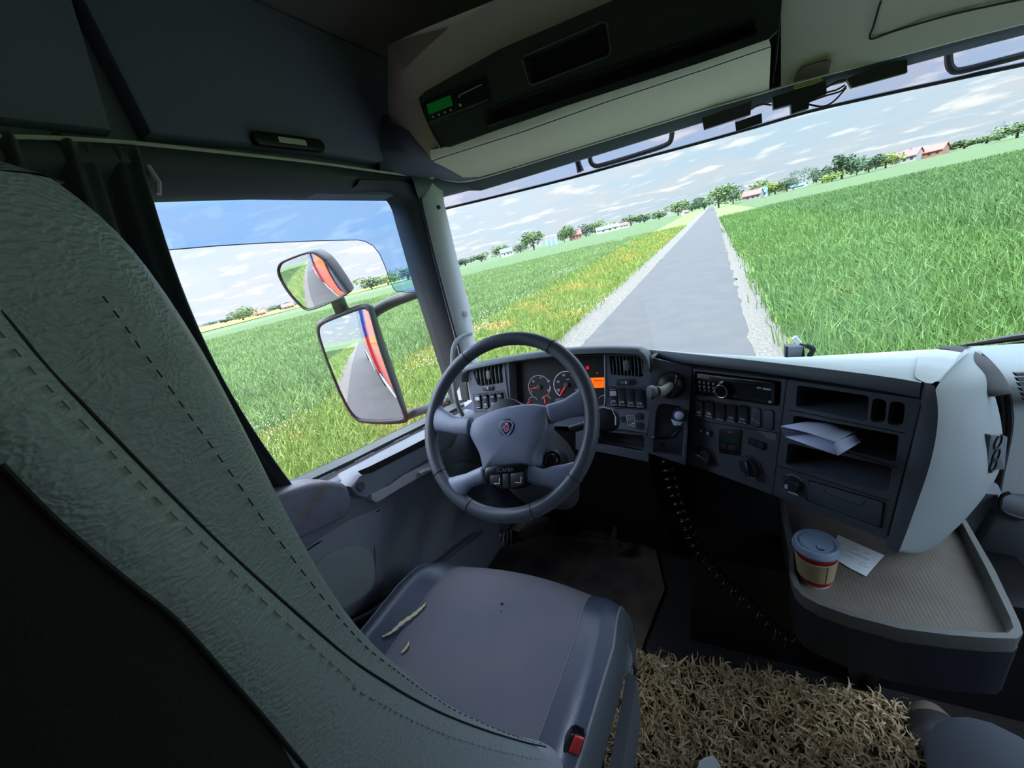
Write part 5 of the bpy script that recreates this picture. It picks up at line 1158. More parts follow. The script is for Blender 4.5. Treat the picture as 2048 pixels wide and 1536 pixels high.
for z in levels:
    yb, ys, y2 = lev(z); g = max(0.0, (z + 0.0) / 0.07) ** 2; low_ = max(0, (-0.30 - z) / 0.4)
    half = [(-0.222, ys + 0.62 * (yb - ys) + 0.004 * (1 - g)), (-0.242, ys + 0.9 * (yb - ys) + 0.002), (-0.27, yb), (-0.305, yb - 0.006), (-0.35, yb - 0.03 + 0.01 * low_), (-0.41, yb - 0.05 + 0.012 * low_), (CXS, yb - 0.056 + 0.012 * low_)]
    lft_ = [(2 * CXS - x, y) for x, y in half[:-1]][::-1]
    front_rows.append([A_((x, y, z + 0.03 * g * min(1, (abs(x - XS) / 0.2)))) for x, y in [(XS, ys)] + half + lft_ + [(2 * CXS - XS, ys)]])
    pf = 0.007 * math.sin(math.pi * 0.5)
    sr = [(XS, ys), (-0.2065, ys * 0.82 + y2 * 0.18), (-0.2005, ys * 0.5 + y2 * 0.5), (-0.199, ys * 0.2 + y2 * 0.8), (-0.20, y2)]
    side_rows.append([A_((x, y, z)) for x, y in sr])
    br_ = [(-0.20, y2), (-0.2015, y2 - 0.02), (-0.21, y2 - 0.07), (-0.25, y2 - 0.13), (-0.35, y2 - 0.15), (CXS, y2 - 0.155)]
    back_rows.append([A_((x, y, z)) for x, y in br_] + [A_((2 * CXS - x, y, z)) for x, y in br_[:-1][::-1]] + [A_((2 * CXS - XS, ys, z))])
fr_top = front_rows[-1]; ctr = A_((CXS, 0.0, 0.10))
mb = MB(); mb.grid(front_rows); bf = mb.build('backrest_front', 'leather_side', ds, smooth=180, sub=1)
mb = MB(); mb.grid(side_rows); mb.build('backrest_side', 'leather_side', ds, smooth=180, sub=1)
mat('seat_back_cloth', (38, 36, 34), 0.95, bump=(500, 0.5, 'noise', 0.001)); mb = MB(); mb.grid(back_rows); mb.build('backrest_shell', 'seat_back_cloth', ds, smooth=180, sub=1)
ring = fr_top + side_rows[-1][1:] + back_rows[-1][1:-1]
ring = fr_top[::-1] + side_rows[-1][1:] + back_rows[-1][1:-1]
c2 = np.mean(ring, 0)
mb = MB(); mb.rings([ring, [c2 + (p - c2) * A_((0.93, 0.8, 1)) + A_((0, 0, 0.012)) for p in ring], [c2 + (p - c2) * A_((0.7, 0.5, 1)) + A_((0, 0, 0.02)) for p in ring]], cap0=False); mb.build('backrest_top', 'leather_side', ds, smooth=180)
sm = smooth_path([p + A_((0.0012, -0.0005, 0)) for p in seam], 4)
mb = MB(); mb.tube(sm, 0.0009, 6); mb.build('backrest_seam', 'cavity_black', ds)
sm2 = smooth_path([p + A_((0.001, 0, 0)) for p in s2], 4); mb = MB(); mb.tube(sm2, 0.0011, 6); mb.build('rear_seam', 'cavity_black', ds)
# stitch rows either side of the front seam
def stitches(side, name):
    mb = MB(); acc = 0.0; on = True
    P = smooth_path(seam, 14); last = None
    for i in range(len(P) - 1):
        z = P[i][2]; yb, ys, y2 = lev(z)
        def off(p):
            yb, ys, y2 = lev(p[2])
            if side == 'rear':
                w = 0.22; return A_((-0.2065 + 0.0012, ys * 0.80 + y2 * 0.20, p[2]))
            return A_((-0.2195 + 0.0014, ys + 0.38 * (yb - ys) + 0.003, p[2]))
        acc += np.linalg.norm(P[i + 1] - P[i])
        if acc > 0.0032: acc = 0.0; on = not on
        if on: mb.tube([off(P[i]), off(P[i + 1])], 0.00038 if side == 'front' else 0.0005, 4, caps=False)
    return mb.build(name, 'thread_pale' if side == 'rear' else 'plastic_black', ds)
stitches('rear', 'stitching'); stitches('front', 'stitching')
# ------------------------------------------------------------------ engine hump, tray table, cup, papers
mat('tray_edge', (98, 98, 92), 0.6, bump=(400, 0.4, 'noise', 0.001))
mat('tray_mat', (116, 108, 94), 0.75, bump=(150, 0.55, 'grid', 0.002), vary=(8, (98, 90, 78), 0.35, 0.7))
mat('tray_dark', (30, 32, 38), 0.6)
eh = MB(); eh.slab([(-0.12, 0.92, ZF), (0.62, 0.92, ZF), (0.62, 0.98, -0.97), (-0.10, 0.98, -0.97)], (0, 0.45, 0)); tag(eh.build('engine_cover', 'plastic_black', smooth=30), 'black engine cover hump on the floor under the centre dashboard', 'engine cover')
tt = thing('storage_tray', (0.28, 0.9, ZF), 'dark storage table with a ribbed brown mat and raised rim, right of the gear area', 'tray')
rim_px = [(1578, 1095), (1577, 1120), (1580, 1150), (1588, 1172), (1604, 1190), (1636, 1208), (1700, 1231), (1800, 1257), (1900, 1270), (1980, 1276), (2035, 1277), (2046, 1266), (2040, 1245), (1990, 1140), (1932, 1040)]
rim_ = [at(px, py, 'Z', -0.795) for px, py in rim_px]; rim_ += [A_((0.36, 1.16, -0.795)), A_((0.13, 1.14, -0.795))]
rc_ = A_((0.28, 0.92, -0.795))
def inw(p, k, dz=0.0): 
    d = rc_ - p; d[2] = 0; return p + unit(d) * k + A_((0, 0, dz))
mb = MB(); mb.rings([[inw(p, 0.02, -0.16) for p in rim_], [inw(p, 0.002, -0.03) for p in rim_], [p + A_((0, 0, -0.006)) for p in rim_], rim_, [inw(p, 0.011, 0.0) for p in rim_], [inw(p, 0.016, -0.006) for p in rim_], [inw(p, 0.019, -0.022) for p in rim_]], cap0=False, cap1=False); mb.build('tray_rim', 'tray_edge', tt, smooth=40)
mb = MB(); mb.rings([[inw(p, 0.017, -0.03) for p in rim_], [inw(p, 0.017, -0.022) for p in rim_]]); mb.build('tray_mat', 'tray_mat', tt, smooth=0)
mb = MB(); mb.rings([[inw(p, 0.20, -0.455) for p in rim_], [inw(p, 0.16, -0.22) for p in rim_], [inw(p, 0.03, -0.165) for p in rim_], [inw(p, 0.006, -0.152) for p in rim_], [inw(p, 0.001, -0.035) for p in rim_], [inw(p, 0.03, -0.032) for p in rim_]]); mb.build('tray_body', 'tray_dark', tt, smooth=50)
TZ = -0.817
# coffee cup
cb_ = at(1630, 1157, 'Z', TZ); FC = Frame(cb_, (1, 0, 0), (0, -1, 0)); FC.n = A_((0, 0, 1.0))
cu = thing('coffee_cup', cb_, 'red paper coffee cup with a grey lid and tan sleeve on the tray', 'cup')
cpx = at(1585, 1088, 'Z', TZ + 0.1); 
k = 0.92
mat('cup_red', (165, 20, 30), 0.45); mat('cup_white', (225, 215, 215), 0.5); mat('cup_lid', (150, 165, 185), 0.35); mat('kraft', (176, 156, 118), 0.85, bump=(300, 0.3, 'noise', 0.001))
mb = MB(); mb.lathe([(0.0285 * k, 0.003), (0.030 * k, 0.0), (0.0306 * k, 0.004)], FC, 36); mb.build('cup_foot', 'cup_white', cu)
mb = MB(); mb.lathe([(0.0300 * k, 0.004), (0.0307 * k, 0.004), (0.0405 * k, 0.100 * k), (0.040 * k, 0.100 * k)], FC, 36); mb.build('cup_body', 'cup_red', cu)
mb = MB(); mb.lathe([(0.0335 * k, 0.021 * k), (0.0352 * k, 0.020 * k), (0.0410 * k, 0.076 * k), (0.0398 * k, 0.078 * k)], FC, 36, cap=False); sl_ = mb.build('cup_sleeve', 'kraft', cu)
a = -1.15; mb = MB(); q = [FC.p((0.0354 + 0.0058 * t_) * k * math.cos(a), -(0.0354 + 0.0058 * t_) * k * math.sin(a), (0.021 + 0.055 * t_) * k) for t_ in (0, .5, 1)]
q = [FC.p((0.0356 + 0.0058 * t_) * k * 0.37, (0.0356 + 0.0058 * t_) * k * 0.93, (0.021 + 0.055 * t_) * k) for t_ in (0, .5, 1)]
mb.tube(q, 0.0006, 5); mb.build('sleeve_seam', 'tab_brown', sl_)
mb = MB(); mb.lathe([(0.0415 * k, 0.094 * k), (0.0455 * k, 0.096 * k), (0.0462 * k, 0.101 * k), (0.0445 * k, 0.104 * k), (0.0435 * k, 0.110 * k), (0.0405 * k, 0.1135 * k), (0.0385 * k, 0.1135 * k), (0.0375 * k, 0.110 * k), (0.034 * k, 0.1095 * k), (0.0315 * k, 0.1095 * k), (0.031 * k, 0.1115 * k), (0.0005, 0.112 * k)], FC, 40); ld = mb.build('cup_lid', 'cup_lid', cu)
f2 = FC.sub(0.004, 0.026 * k, 0.1125 * k); mb = MB(); mb.prism(rrect(0.010, 0.0045, 0.002), f2, 0, 0.0009); mb.build('sip_hole', 'plastic_dark', ld)
mb = MB(); mb.prism(rrect(0.011, 0.010, 0.002, c=(0, -0.008)), f2, -0.001, 0.0022, 0.0008); mb.build('sip_tab', 'cup_lid', ld)
# handwritten note
nt_ = thing('paper_note', at(1715, 1110, 'Z', TZ), 'white handwritten paper note lying on the tray behind the coffee cup', 'note')
mat('paper', (232, 236, 232), 0.8); mat('ink_blue', (150, 158, 190), 0.8)
nq = [at(px, py, 'Z', TZ + 0.002) for px, py in ((1676, 1070), (1725, 1092), (1769, 1111), (1755, 1126), (1732, 1153), (1700, 1137), (1660, 1112))]
mb = MB(); mb.slab(nq, (0, 0, 0.0008)); mb.build('sheet', 'paper', nt_, smooth=0)
FNt = Frame(at(1680, 1085, 'Z', TZ + 0.003), at(1750, 1118, 'Z', TZ + 0.003) - at(1680, 1085, 'Z', TZ + 0.003), (0, -1, 0)); FNt.n = A_((0, 0, 1.0)); FNt.v = np.cross(FNt.u, FNt.n)
mb = MB()
for (x0, y0), (x1, y1), am in (((1702, 1095), (1716, 1100), 1.2), ((1728, 1104), (1740, 1108), 1.2), ((1692, 1100), (1738, 1120), 1.6), ((1680, 1105), (1708, 1118), 1.0), ((1720, 1124), (1732, 1128), 1.0), ((1678, 1084), (1690, 1089), 1.0)):
    a = at(x0, y0, 'Z', TZ + 0.0032); b = at(x1, y1, 'Z', TZ + 0.0032); n_ = max(6, int(np.linalg.norm(b - a) / 0.0022))
    mb.tube([a + (b - a) * i / n_ + FNt.v * am * 0.0016 * math.sin(i * 2.2) for i in range(n_ + 1)], 0.0004, 4)
mb.tube([at(1716, 1127, 'Z', TZ + 0.0032), at(1737, 1136, 'Z', TZ + 0.0032)], 0.0004, 4)
mb.build('handwriting', 'ink_blue', nt_)
# folded sheet in the slot
fp = thing('folded_paper', FS.p(*S_(1640, 870)), 'folded white paper sticking out of the middle dashboard slot', 'paper')
mat('paper_blue', (205, 212, 235), 0.75)
F0 = lambda px, py, d: on_plane(px, py, FS.p(0, 0, d), FS.n)
tl, tr, bl_, br_ = F0(1561, 852, 0.055), F0(1640, 838, -0.06), F0(1672, 884, 0.075), F0(1735, 855, -0.05)
ll, lr = F0(1570, 873, 0.062), F0(1676, 911, 0.078)
far_t = [F0(1595, 842, -0.05), F0(1700, 856, -0.06)]
topr = [[tl, 0.5 * (tl + bl_) + A_((0, 0, 0.003)), bl_], [F0(1600, 845, 0.0), F0(1650, 850, 0.0) + A_((0, 0, 0.002)), F0(1700, 868, 0.02)], [F0(1640, 838, -0.07), F0(1680, 842, -0.07), F0(1728, 856, -0.06)]]
mb = MB(); mb.grid(topr); o = mb.build('upper_leaf', 'paper_blue', fp, smooth=180); md_ = o.modifiers.new('t', 'SOLIDIFY'); md_.thickness = 0.0006
botl = [[tl, ll, ll + A_((0.002, 0, -0.001))], [0.5 * (tl + bl_), 0.5 * (ll + lr) + A_((0, 0, 0.004)), 0.5 * (ll + lr)], [bl_ + A_((0, 0, -0.006)), lr + A_((0, 0, 0.006)), lr]]
low_l = [[ll, F0(1625, 893, 0.072), lr], [F0(1620, 868, 0.02), F0(1670, 876, 0.02), F0(1712, 888, 0.03)], [F0(1660, 862, -0.04), F0(1690, 866, -0.04), F0(1728, 876, -0.03)]]
mb = MB(); mb.grid(low_l); o = mb.build('lower_leaf', 'paper_blue', fp, smooth=180); md_ = o.modifiers.new('t', 'SOLIDIFY'); md_.thickness = 0.0006
fold = [[tl, ll], [tl * 0.75 + A_(F0(1600, 860, 0.045)) * 0.25, F0(1600, 872, 0.045)], [F0(1640, 872, 0.03), F0(1640, 876, 0.03)]]
mb = MB(); mb.grid([[tl, ll], [F0(1590, 862, 0.03), F0(1596, 872, 0.03)], [F0(1630, 868, 0.0), F0(1640, 874, 0.0)]]); o = mb.build('left_fold', 'paper_blue', fp, smooth=180); md_ = o.modifiers.new('t', 'SOLIDIFY'); md_.thickness = 0.0006
cr_ = [bl_ + (bl_ - bl_) , F0(1668, 893, 0.078), F0(1672, 900, 0.079), lr]
mb = MB(); mb.grid([cr_, [F0(1690, 876, 0.05), F0(1686, 882, 0.05), F0(1690, 890, 0.05), F0(1700, 897, 0.055)], [F0(1712, 868, 0.0), F0(1712, 872, 0.0), F0(1716, 878, 0.0), F0(1722, 884, 0.0)]]); o = mb.build('right_fold', 'paper_blue', fp, smooth=180); md_ = o.modifiers.new('t', 'SOLIDIFY'); md_.thickness = 0.0006
# ------------------------------------------------------------------ air gun and its coiled hose
ag = thing('air_gun', at(1340, 850, 'Y', 1.03), 'black air gun with a white button and long coiled hose below the brake lever', 'air gun')
p0 = FH.p(*FH.st(1358, 828), 0.012)
f2 = Frame(p0, FH.u, FH.v); f2.n = FH.n
mat('gun_purple', (44, 36, 70), 0.4); mb = MB(); mb.lathe([(0.016, -0.03), (0.0175, 0.0), (0.0165, 0.008), (0.012, 0.010), (0.0005, 0.010)], f2, 24); mb.build('gun_head', 'gun_purple', ag)
mat('gun_white', (205, 215, 235), 0.35); mb = MB(); mb.lathe([(0.0115, 0.008), (0.0115, 0.0115), (0.009, 0.013), (0.0005, 0.0135)], f2, 22); mb.build('gun_button', 'gun_white', ag)
mb = MB(); mb.prism([(-0.0165, 0.016), (0.0145, 0.016), (0.008, 0.029), (-0.006, 0.029)], f2, 0.0, 0.012, 0.003); mb.build('gun_collar', 'gun_white', ag)
g = lambda px, py, d: FH.p(*FH.st(px, py, d), d)
mb = MB(); mb.tube(smooth_path([g(1357, 848, 0.012), g(1358, 854, 0.016), g(1352, 862, 0.03), g(1340, 872, 0.04)], 4), [0.004] * 5 + [0.010] * 4 + [0.011] * 4, 12); mb.build('gun_grip', 'plastic_black', ag)
mb = MB(); mb.tube([g(1336, 873, 0.042), g(1325, 875, 0.045), g(1303, 876, 0.045)], [0.007, 0.005, 0.0035], 10); mb.build('gun_nozzle', 'plastic_gloss', ag)
mb = MB(); mb.tube([g(1309, 874, 0.05), g(1302, 875, 0.05)], 0.0035, 8); mb.build('nozzle_tip', 'steel', ag)
ax_px = [(1330, 884, 1.02), (1322, 905, 1.01), (1335, 930, 1.0), (1345, 975, 0.985), (1365, 1035, 0.965), (1390, 1090, 0.95), (1425, 1140, 0.93), (1462, 1180, 0.91), (1505, 1220, 0.89), (1545, 1258, 0.87), (1590, 1292, 0.85)]
axl = smooth_path([at(px, py, 'Y', y) for px, py, y in ax_px], 30)
dist = np.concatenate([[0], np.cumsum([np.linalg.norm(axl[i + 1] - axl[i]) for i in range(len(axl) - 1)])])
hel = []
turns = 25
for i, p in enumerate(axl):
    t_ = unit(axl[min(i + 1, len(axl) - 1)] - axl[max(i - 1, 0)]); n1 = unit(np.cross(t_, A_((0, 1, 0)))); n2 = np.cross(t_, n1)
    a = 2 * math.pi * turns * dist[i] / dist[-1]; r = 0.019 * min(1, dist[i] / 0.03) 
    hel.append(p + (n1 * math.cos(a) + n2 * math.sin(a)) * r)
hel = smooth_path(hel, 2)
mat('hose_black', (14, 14, 16), 0.16, spec=0.8); mb = MB(); mb.tube(hel, 0.0035, 8); mb.build('coiled_hose', 'hose_black', ag, smooth=180)
# ------------------------------------------------------------------ pedals, floor things
pe_ = thing('brake_pedal', at(1092, 1066, 'Y', 1.28), 'grey brake pedal under the steering wheel', 'pedal')
q = [at(px, py, 'Y', 1.26) for px, py in ((1079, 1049), (1109, 1047), (1108, 1065), (1103, 1084), (1084, 1083), (1079, 1068))]
mat('pedal_rubber', (62, 58, 60), 0.7); mb = MB(); mb.slab(q, (0, 0.012, -0.012)); mb.build('pedal_pad', 'pedal_rubber', pe_, smooth=30)
mb = MB(); mb.tube([sum(q) / 6 + A_((0, 0.012, 0)), sum(q) / 6 + A_((0.02, 0.18, 0.12))], 0.012, 8); mb.build('pedal_arm', 'plastic_black', pe_)
pe_ = thing('throttle_pedal', at(1235, 1085, 'Y', 1.2), 'dark accelerator pedal on the floor right of the brake pedal', 'pedal')
q = [at(px, py, 'Y', 1.17) for px, py in ((1215, 1078), (1240, 1080), (1238, 1098), (1212, 1094))]
mb = MB(); mb.slab(q, (0, 0.02, -0.02)); mb.build('pedal_pad', 'pedal_rubber', pe_, smooth=0)
mb = MB(); mb.tube([sum(q) / 4 + A_((0, 0.012, 0)), sum(q) / 4 + A_((0.02, 0.2, 0.12))], 0.012, 8); mb.build('pedal_arm', 'plastic_black', pe_)
gr_ = thing('foot_rest', at(1010, 1090, 'Y', 1.18), 'black ribbed foot rest with a red edge by the door', 'foot rest')
q = [at(px, py, 'Y', 1.18) for px, py in ((999, 1070), (1027, 1060), (1026, 1108), (994, 1108))]
mb = MB(); mb.slab(q, (0, 0.04, -0.05)); mb.build('rest_plate', 'rubber_black', gr_, smooth=0)
for k in range(4):
    a = q[0] * (1 - (k + .5) / 4) + q[1] * (k + .5) / 4; b = q[3] * (1 - (k + .5) / 4) + q[2] * (k + .5) / 4
    mb = MB(); mb.tube([a + A_((0, -0.004, 0.002)), b + A_((0, -0.004, 0.002))], 0.0042, 6); mb.build('tread_rib', 'plastic_mid', gr_)
q2 = [at(px, py, 'Y', 1.17) for px, py in ((992, 1078), (999, 1072), (994, 1108), (984, 1108))]
mat('red_plastic', (170, 30, 30), 0.5); mb = MB(); mb.slab(q2, (0, 0.03, -0.02)); mb.build('red_edge', 'red_plastic', gr_, smooth=0)
mb = MB(); mb.slab([at(px, py, 'Y', 1.3) for px, py in ((1105, 1020), (1150, 1040), (1165, 1130), (1140, 1140), (1120, 1080))], (0.02, 0.2, 0)); tag(mb.build('column_foot', 'plastic_black', smooth=0), 'dark steering column foot between the brake and accelerator pedals', 'column')
mat('floor_mat', (84, 74, 66), 0.9, bump=(70, 0.6, 'noise', 0.004), vary=(6, (44, 40, 38), 0.4, 0.65))
fm = [at(px, py, 'Z', ZF + 0.004) for px, py in ((960, 1110), (1100, 1070), (1310, 1095), (1330, 1180), (1275, 1320), (1100, 1330))]
mb = MB(); mb.slab(fm, (0, 0, 0.008)); tag(mb.build('floor_mat', 'floor_mat', smooth=0), 'worn brown rubber floor mat in front of the driver seat', 'floor mat')
# ------------------------------------------------------------------ shaggy rug between the seats
rg = thing('shaggy_rug', (0.0, 0.4, ZF), 'shaggy brown rug on the cab floor between the seat and the tray', 'rug')
RZ = -1.225
rp = [at(px, py, 'Z', RZ)[:2] for px, py in ((1252, 1312), (1330, 1322), (1420, 1335), (1550, 1358), (1690, 1385), (1780, 1402))]
outl = [tuple(p) for p in rp] + [(0.42, 0.80), (0.46, 0.4), (0.42, -0.1), (-0.24, -0.1), (-0.26, 0.25), (-0.31, 0.45)]
mat('rug_base', (60, 50, 36), 0.95)
mb = MB(); mb.rings([[A_((x, y, ZF + 0.001)) for x, y in outl], [A_((x, y, RZ - 0.005)) for x, y in outl]]); mb.build('rug_backing', 'rug_base', rg, smooth=0)
def inside(x, y, poly):
    c = False; n = len(poly)
    for i in range(n):
        (x1, y1), (x2, y2) = poly[i], poly[i - 1]
        if (y1 > y) != (y2 > y) and x < (x2 - x1) * (y - y1) / (y2 - y1) + x1: c = not c
    return c
def fast_mesh(name, V, F4, m, parent=None, F3=None, smooth=False):
    """numpy arrays -> mesh object (V absolute design coordinates)"""
    me = bpy.data.meshes.new(name); V = np.asarray(V, np.float32)
    c = (V.min(0) + V.max(0)) / 2; c[2] = V[:, 2].min()
    me.vertices.add(len(V)); me.vertices.foreach_set('co', (V - c).ravel())
    n4 = len(F4); n3 = 0 if F3 is None else len(F3)
    me.loops.add(n4 * 4 + n3 * 3); me.polygons.add(n4 + n3)
    li = np.concatenate([np.asarray(F4, np.int32).ravel()] + ([np.asarray(F3, np.int32).ravel()] if n3 else []))
    me.loops.foreach_set('vertex_index', li)
    me.polygons.foreach_set('loop_start', np.concatenate([np.arange(n4) * 4, n4 * 4 + np.arange(n3) * 3]).astype(np.int32))
    me.polygons.foreach_set('use_smooth', np.ones(n4 + n3, bool) if smooth else np.zeros(n4 + n3, bool))
    me.update(calc_edges=True); me.validate(); me.materials.append(MATS[m])
    o = bpy.data.objects.new(name, me); COL.objects.link(o)
    w = A_([c[0], c[1], c[2] + H], float)
    if parent is not None: o.parent = parent; o.location = Vector(w - WL[parent.name])
    else: o.location = Vector(w)
    WL[o.name] = w; return o
def island_mat(name, ramp, rough=0.8, trans=0.0, pos=None):
    """per-strand colour variation; pos=(scale, colour, low, high) adds patches"""
    m = bpy.data.materials.new(name); m.use_nodes = True; t = m.node_tree; b = t.nodes['Principled BSDF']
    g = t.nodes.new('ShaderNodeNewGeometry'); r = t.nodes.new('ShaderNodeValToRGB'); t.links.new(g.outputs['Random Per Island'], r.inputs[0])
    e = r.color_ramp.elements; e[0].color = lin(ramp[0]); e[1].color = lin(ramp[-1])
    for i, c in enumerate(ramp[1:-1]): q = e.new((i + 1) / (len(ramp) - 1)); q.color = lin(c)
    out = r.outputs[0]
    if pos:
        n_ = t.nodes.new('ShaderNodeTexNoise'); n_.inputs['Scale'].default_value = pos[0]; n_.inputs['Detail'].default_value = 3; t.links.new(g.outputs['Position'], n_.inputs['Vector'])
        r2 = t.nodes.new('ShaderNodeValToRGB'); r2.color_ramp.elements[0].position = pos[2]; r2.color_ramp.elements[1].position = pos[3]; t.links.new(n_.outputs['Fac'], r2.inputs[0])
        mx = t.nodes.new('ShaderNodeMix'); mx.data_type = 'RGBA'; t.links.new(r2.outputs[0], mx.inputs['Factor']); t.links.new(out, mx.inputs['A']); mx.inputs['B'].default_value = lin(pos[1]); out = mx.outputs['Result']
    t.links.new(out, b.inputs['Base Color']); b.inputs['Roughness'].default_value = rough; b.inputs['Specular IOR Level'].default_value = 0.25
    MATS[name] = m; return m
island_mat('rug_pile', [(150, 128, 92), (222, 200, 156), (186, 162, 122), (246, 226, 184)], 0.8)
V = []; F = []
cnt = 0
while cnt < 2700:
    x0 = random.uniform(-0.34, 0.46); y0 = random.uniform(0.12, 0.90)
    if not inside(x0, y0, outl): continue
    a0 = random.uniform(0, 6.283)
    for j in range(6):
        x, y = x0 + random.gauss(0, 0.0035), y0 + random.gauss(0, 0.0035)
        a = a0 + random.gauss(0, 1.1); l = random.uniform(0.030, 0.060); w = random.uniform(0.0012, 0.0026)
        p = A_((x, y, RZ - 0.006)); dr_ = A_((math.cos(a), math.sin(a), 0)); base = len(V); th = random.uniform(0.0, 0.5); cv = random.uniform(0.15, 0.75); tw = random.uniform(-0.5, 0.5); yw = random.uniform(-0.7, 0.7)
        for k in range(7):
            sd = A_((-dr_[1], dr_[0], 0)); ww = w * (1.0, 1.15, 1.2, 1.15, 1.0, 0.8, 0.35)[k]; s2_ = sd * math.cos(tw * k) + A_((0, 0, 1)) * math.sin(tw * k) * 0.7
            V += [p - s2_ * ww, p + s2_ * ww]
            p = p + (dr_ * math.sin(th) + A_((0, 0, 1)) * math.cos(th)) * l / 6; th += cv
            c_, s_r = math.cos(yw), math.sin(yw); dr_ = A_((dr_[0] * c_ - dr_[1] * s_r, dr_[0] * s_r + dr_[1] * c_, 0))
            if p[2] < RZ - 0.005: p[2] = RZ - 0.005
        F += [(base + 2 * k, base + 2 * k + 1, base + 2 * k + 3, base + 2 * k + 2) for k in range(6)]
    cnt += 1
tag(fast_mesh('rug_pile', V, F, 'rug_pile', rg, smooth=True), kind='stuff')
ps_ = [at(px, py, 'Z', -1.185) for px, py in ((1393, 1540), (1398, 1526), (1412, 1519), (1425, 1512), (1433, 1520), (1441, 1536), (1440, 1560), (1400, 1560))]
mb = MB(); mb.rings([ps_, [p + A_((0, 0, 0.0015 + 0.004 * (i % 3))) for i, p in enumerate(ps_)]]); tag(mb.build('paper_scrap', 'paper', smooth=0), 'small crumpled white paper scrap on the shaggy rug', 'paper')
# ------------------------------------------------------------------ device on the dash edge
dv = thing('dash_device', at(1592, 705, 'Y', 1.5), 'small black box with a loose cable at the front edge of the dashboard', 'device')
q = [at(px, py, 'Y', 1.47) for px, py in ((1571, 693), (1608, 692), (1610, 714), (1570, 716))]
mb = MB(); mb.slab(q, (0, 0.03, 0)); mb.build('device_case', 'plastic_black', dv, smooth=0)
q = [at(px, py, 'Y', 1.466) for px, py in ((1576, 693.5), (1606, 693), (1602, 713), (1576, 714))]
mb = MB(); mb.slab(q, (0, -0.003, 0)); mb.build('device_face', 'plastic_mid', dv, smooth=0)
q = [at(px, py, 'Y', 1.464) for px, py in ((1578, 701), (1605, 700))]
mb = MB(); mb.tube(q, 0.0012, 5); mb.build('face_line', 'plastic_top', dv)
q = smooth_path([at(px, py, 'Y', 1.46) for px, py in ((1618, 713), (1624, 704), (1626, 698), (1620, 694), (1612, 691), (1603, 689), (1598, 686))], 4)
mb = MB(); mb.tube(q, [0.008] * 17 + [0.003] * (len(q) - 17), 8); mb.build('cable', 'rubber_black', dv)
q = [at(px, py, 'Y', 1.455) for px, py in ((1588, 674), (1599, 686))]
mb = MB(); mb.tube(q, 0.008, 6); mb.build('white_plug', 'white_mark', dv, smooth=0)
# ------------------------------------------------------------------ wiper lying at the lower right of the glass
wp = [at(px, py, 'Y', y) for px, py, y in ((1920, 695, 1.68), (1950, 691, 1.68), (1985, 686, 1.66), (2030, 679, 1.63), (2120, 668, 1.58))]
wpt = thing('wiper', wp[2], 'black wiper arm resting at the lower right of the windscreen', 'wiper')
mb = MB(); mb.tube([p + A_((0, 0, 0.006)) for p in wp], [0.004, 0.007, 0.010, 0.012, 0.012], 8); mb.build('wiper_arm', 'plastic_black', wpt)
mb = MB(); mb.tube([p + A_((0, -0.02, -0.004)) for p in wp], 0.004, 6); mb.build('wiper_blade', 'rubber_black', wpt)
# ------------------------------------------------------------------ person: seated photographer's leg, jeans and shoe
pn = thing('person', (0.32, 0.5, ZF), 'person sitting at the lower right, blue-grey jeans knee and a brown-toed shoe', 'person')
mat('denim', (58, 64, 71), 0.9, bump=(900, 0.5, 'noise', 0.001)); mat('shoe_suede', (128, 116, 98), 0.85, bump=(400, 0.3, 'noise', 0.001)); mat('sole', (60, 56, 52), 0.8); mat('shoe_grey', (104, 106, 108), 0.85)
def loft(path, radii, name, m, parent, seg=20, sq=1.0):
    P = smooth_path(path, 6); n_ = len(P); rr = np.interp(np.linspace(0, len(radii) - 1, n_), range(len(radii)), radii)
    mb = MB(); mb.tube(P, list(rr), seg, flat=sq); return mb.build(name, m, parent, smooth=180)
knee = at(1990, 1548, 'Z', -0.735); 
hip = A_((0.24, -0.10, -0.76)); ank = A_((0.405, 0.70, -1.13))
loft([hip, hip * 0.55 + knee * 0.45 + A_((0, 0, 0.01)), hip * 0.15 + knee * 0.85 + A_((0, 0, 0.01)), knee + A_((0.01, 0.005, -0.025)), knee + A_((0.025, 0.04, -0.10)), knee * 0.55 + ank * 0.45, knee * 0.2 + ank * 0.8, ank], [0.092, 0.086, 0.072, 0.064, 0.062, 0.058, 0.054, 0.056], 'jeans_leg', 'denim', pn)
toe = at(1862, 1405, 'Z', -1.17); heel = A_((0.405, 0.66, -1.20)); dsh = unit(A_((toe[0] - heel[0], toe[1] - heel[1], 0))); nsh = A_((-dsh[1], dsh[0], 0)); Ls = np.linalg.norm((toe - heel)[:2]) + 0.02
R, R2 = [], []
for t_, w, h, z0 in ((0.0, 0.028, 0.085, 0), (0.08, 0.036, 0.095, 0), (0.3, 0.040, 0.095, 0), (0.5, 0.044, 0.075, 0), (0.7, 0.050, 0.058, 0), (0.86, 0.046, 0.048, 0.002), (0.96, 0.032, 0.038, 0.006), (1.0, 0.012, 0.022, 0.012)):
    c = heel + dsh * Ls * t_; c[2] = ZF + 0.022
    R.append([c + nsh * w * math.cos(a) + A_((0, 0, z0 + max(0.0, h * math.sin(a)) if math.sin(a) > 0 else z0)) for a in np.linspace(0, 2 * math.pi, 21)[:-1]])
mb = MB(); mb.rings(R[:6]); mb.build('shoe_upper', 'shoe_grey', pn, smooth=180); mb = MB(); mb.rings(R[4:]); mb.build('shoe_toe', 'shoe_suede', pn, smooth=180)
sl_ = [(0.0, 0.030), (0.08, 0.038), (0.3, 0.042), (0.5, 0.046), (0.7, 0.053), (0.86, 0.049), (0.96, 0.035), (1.0, 0.014)]
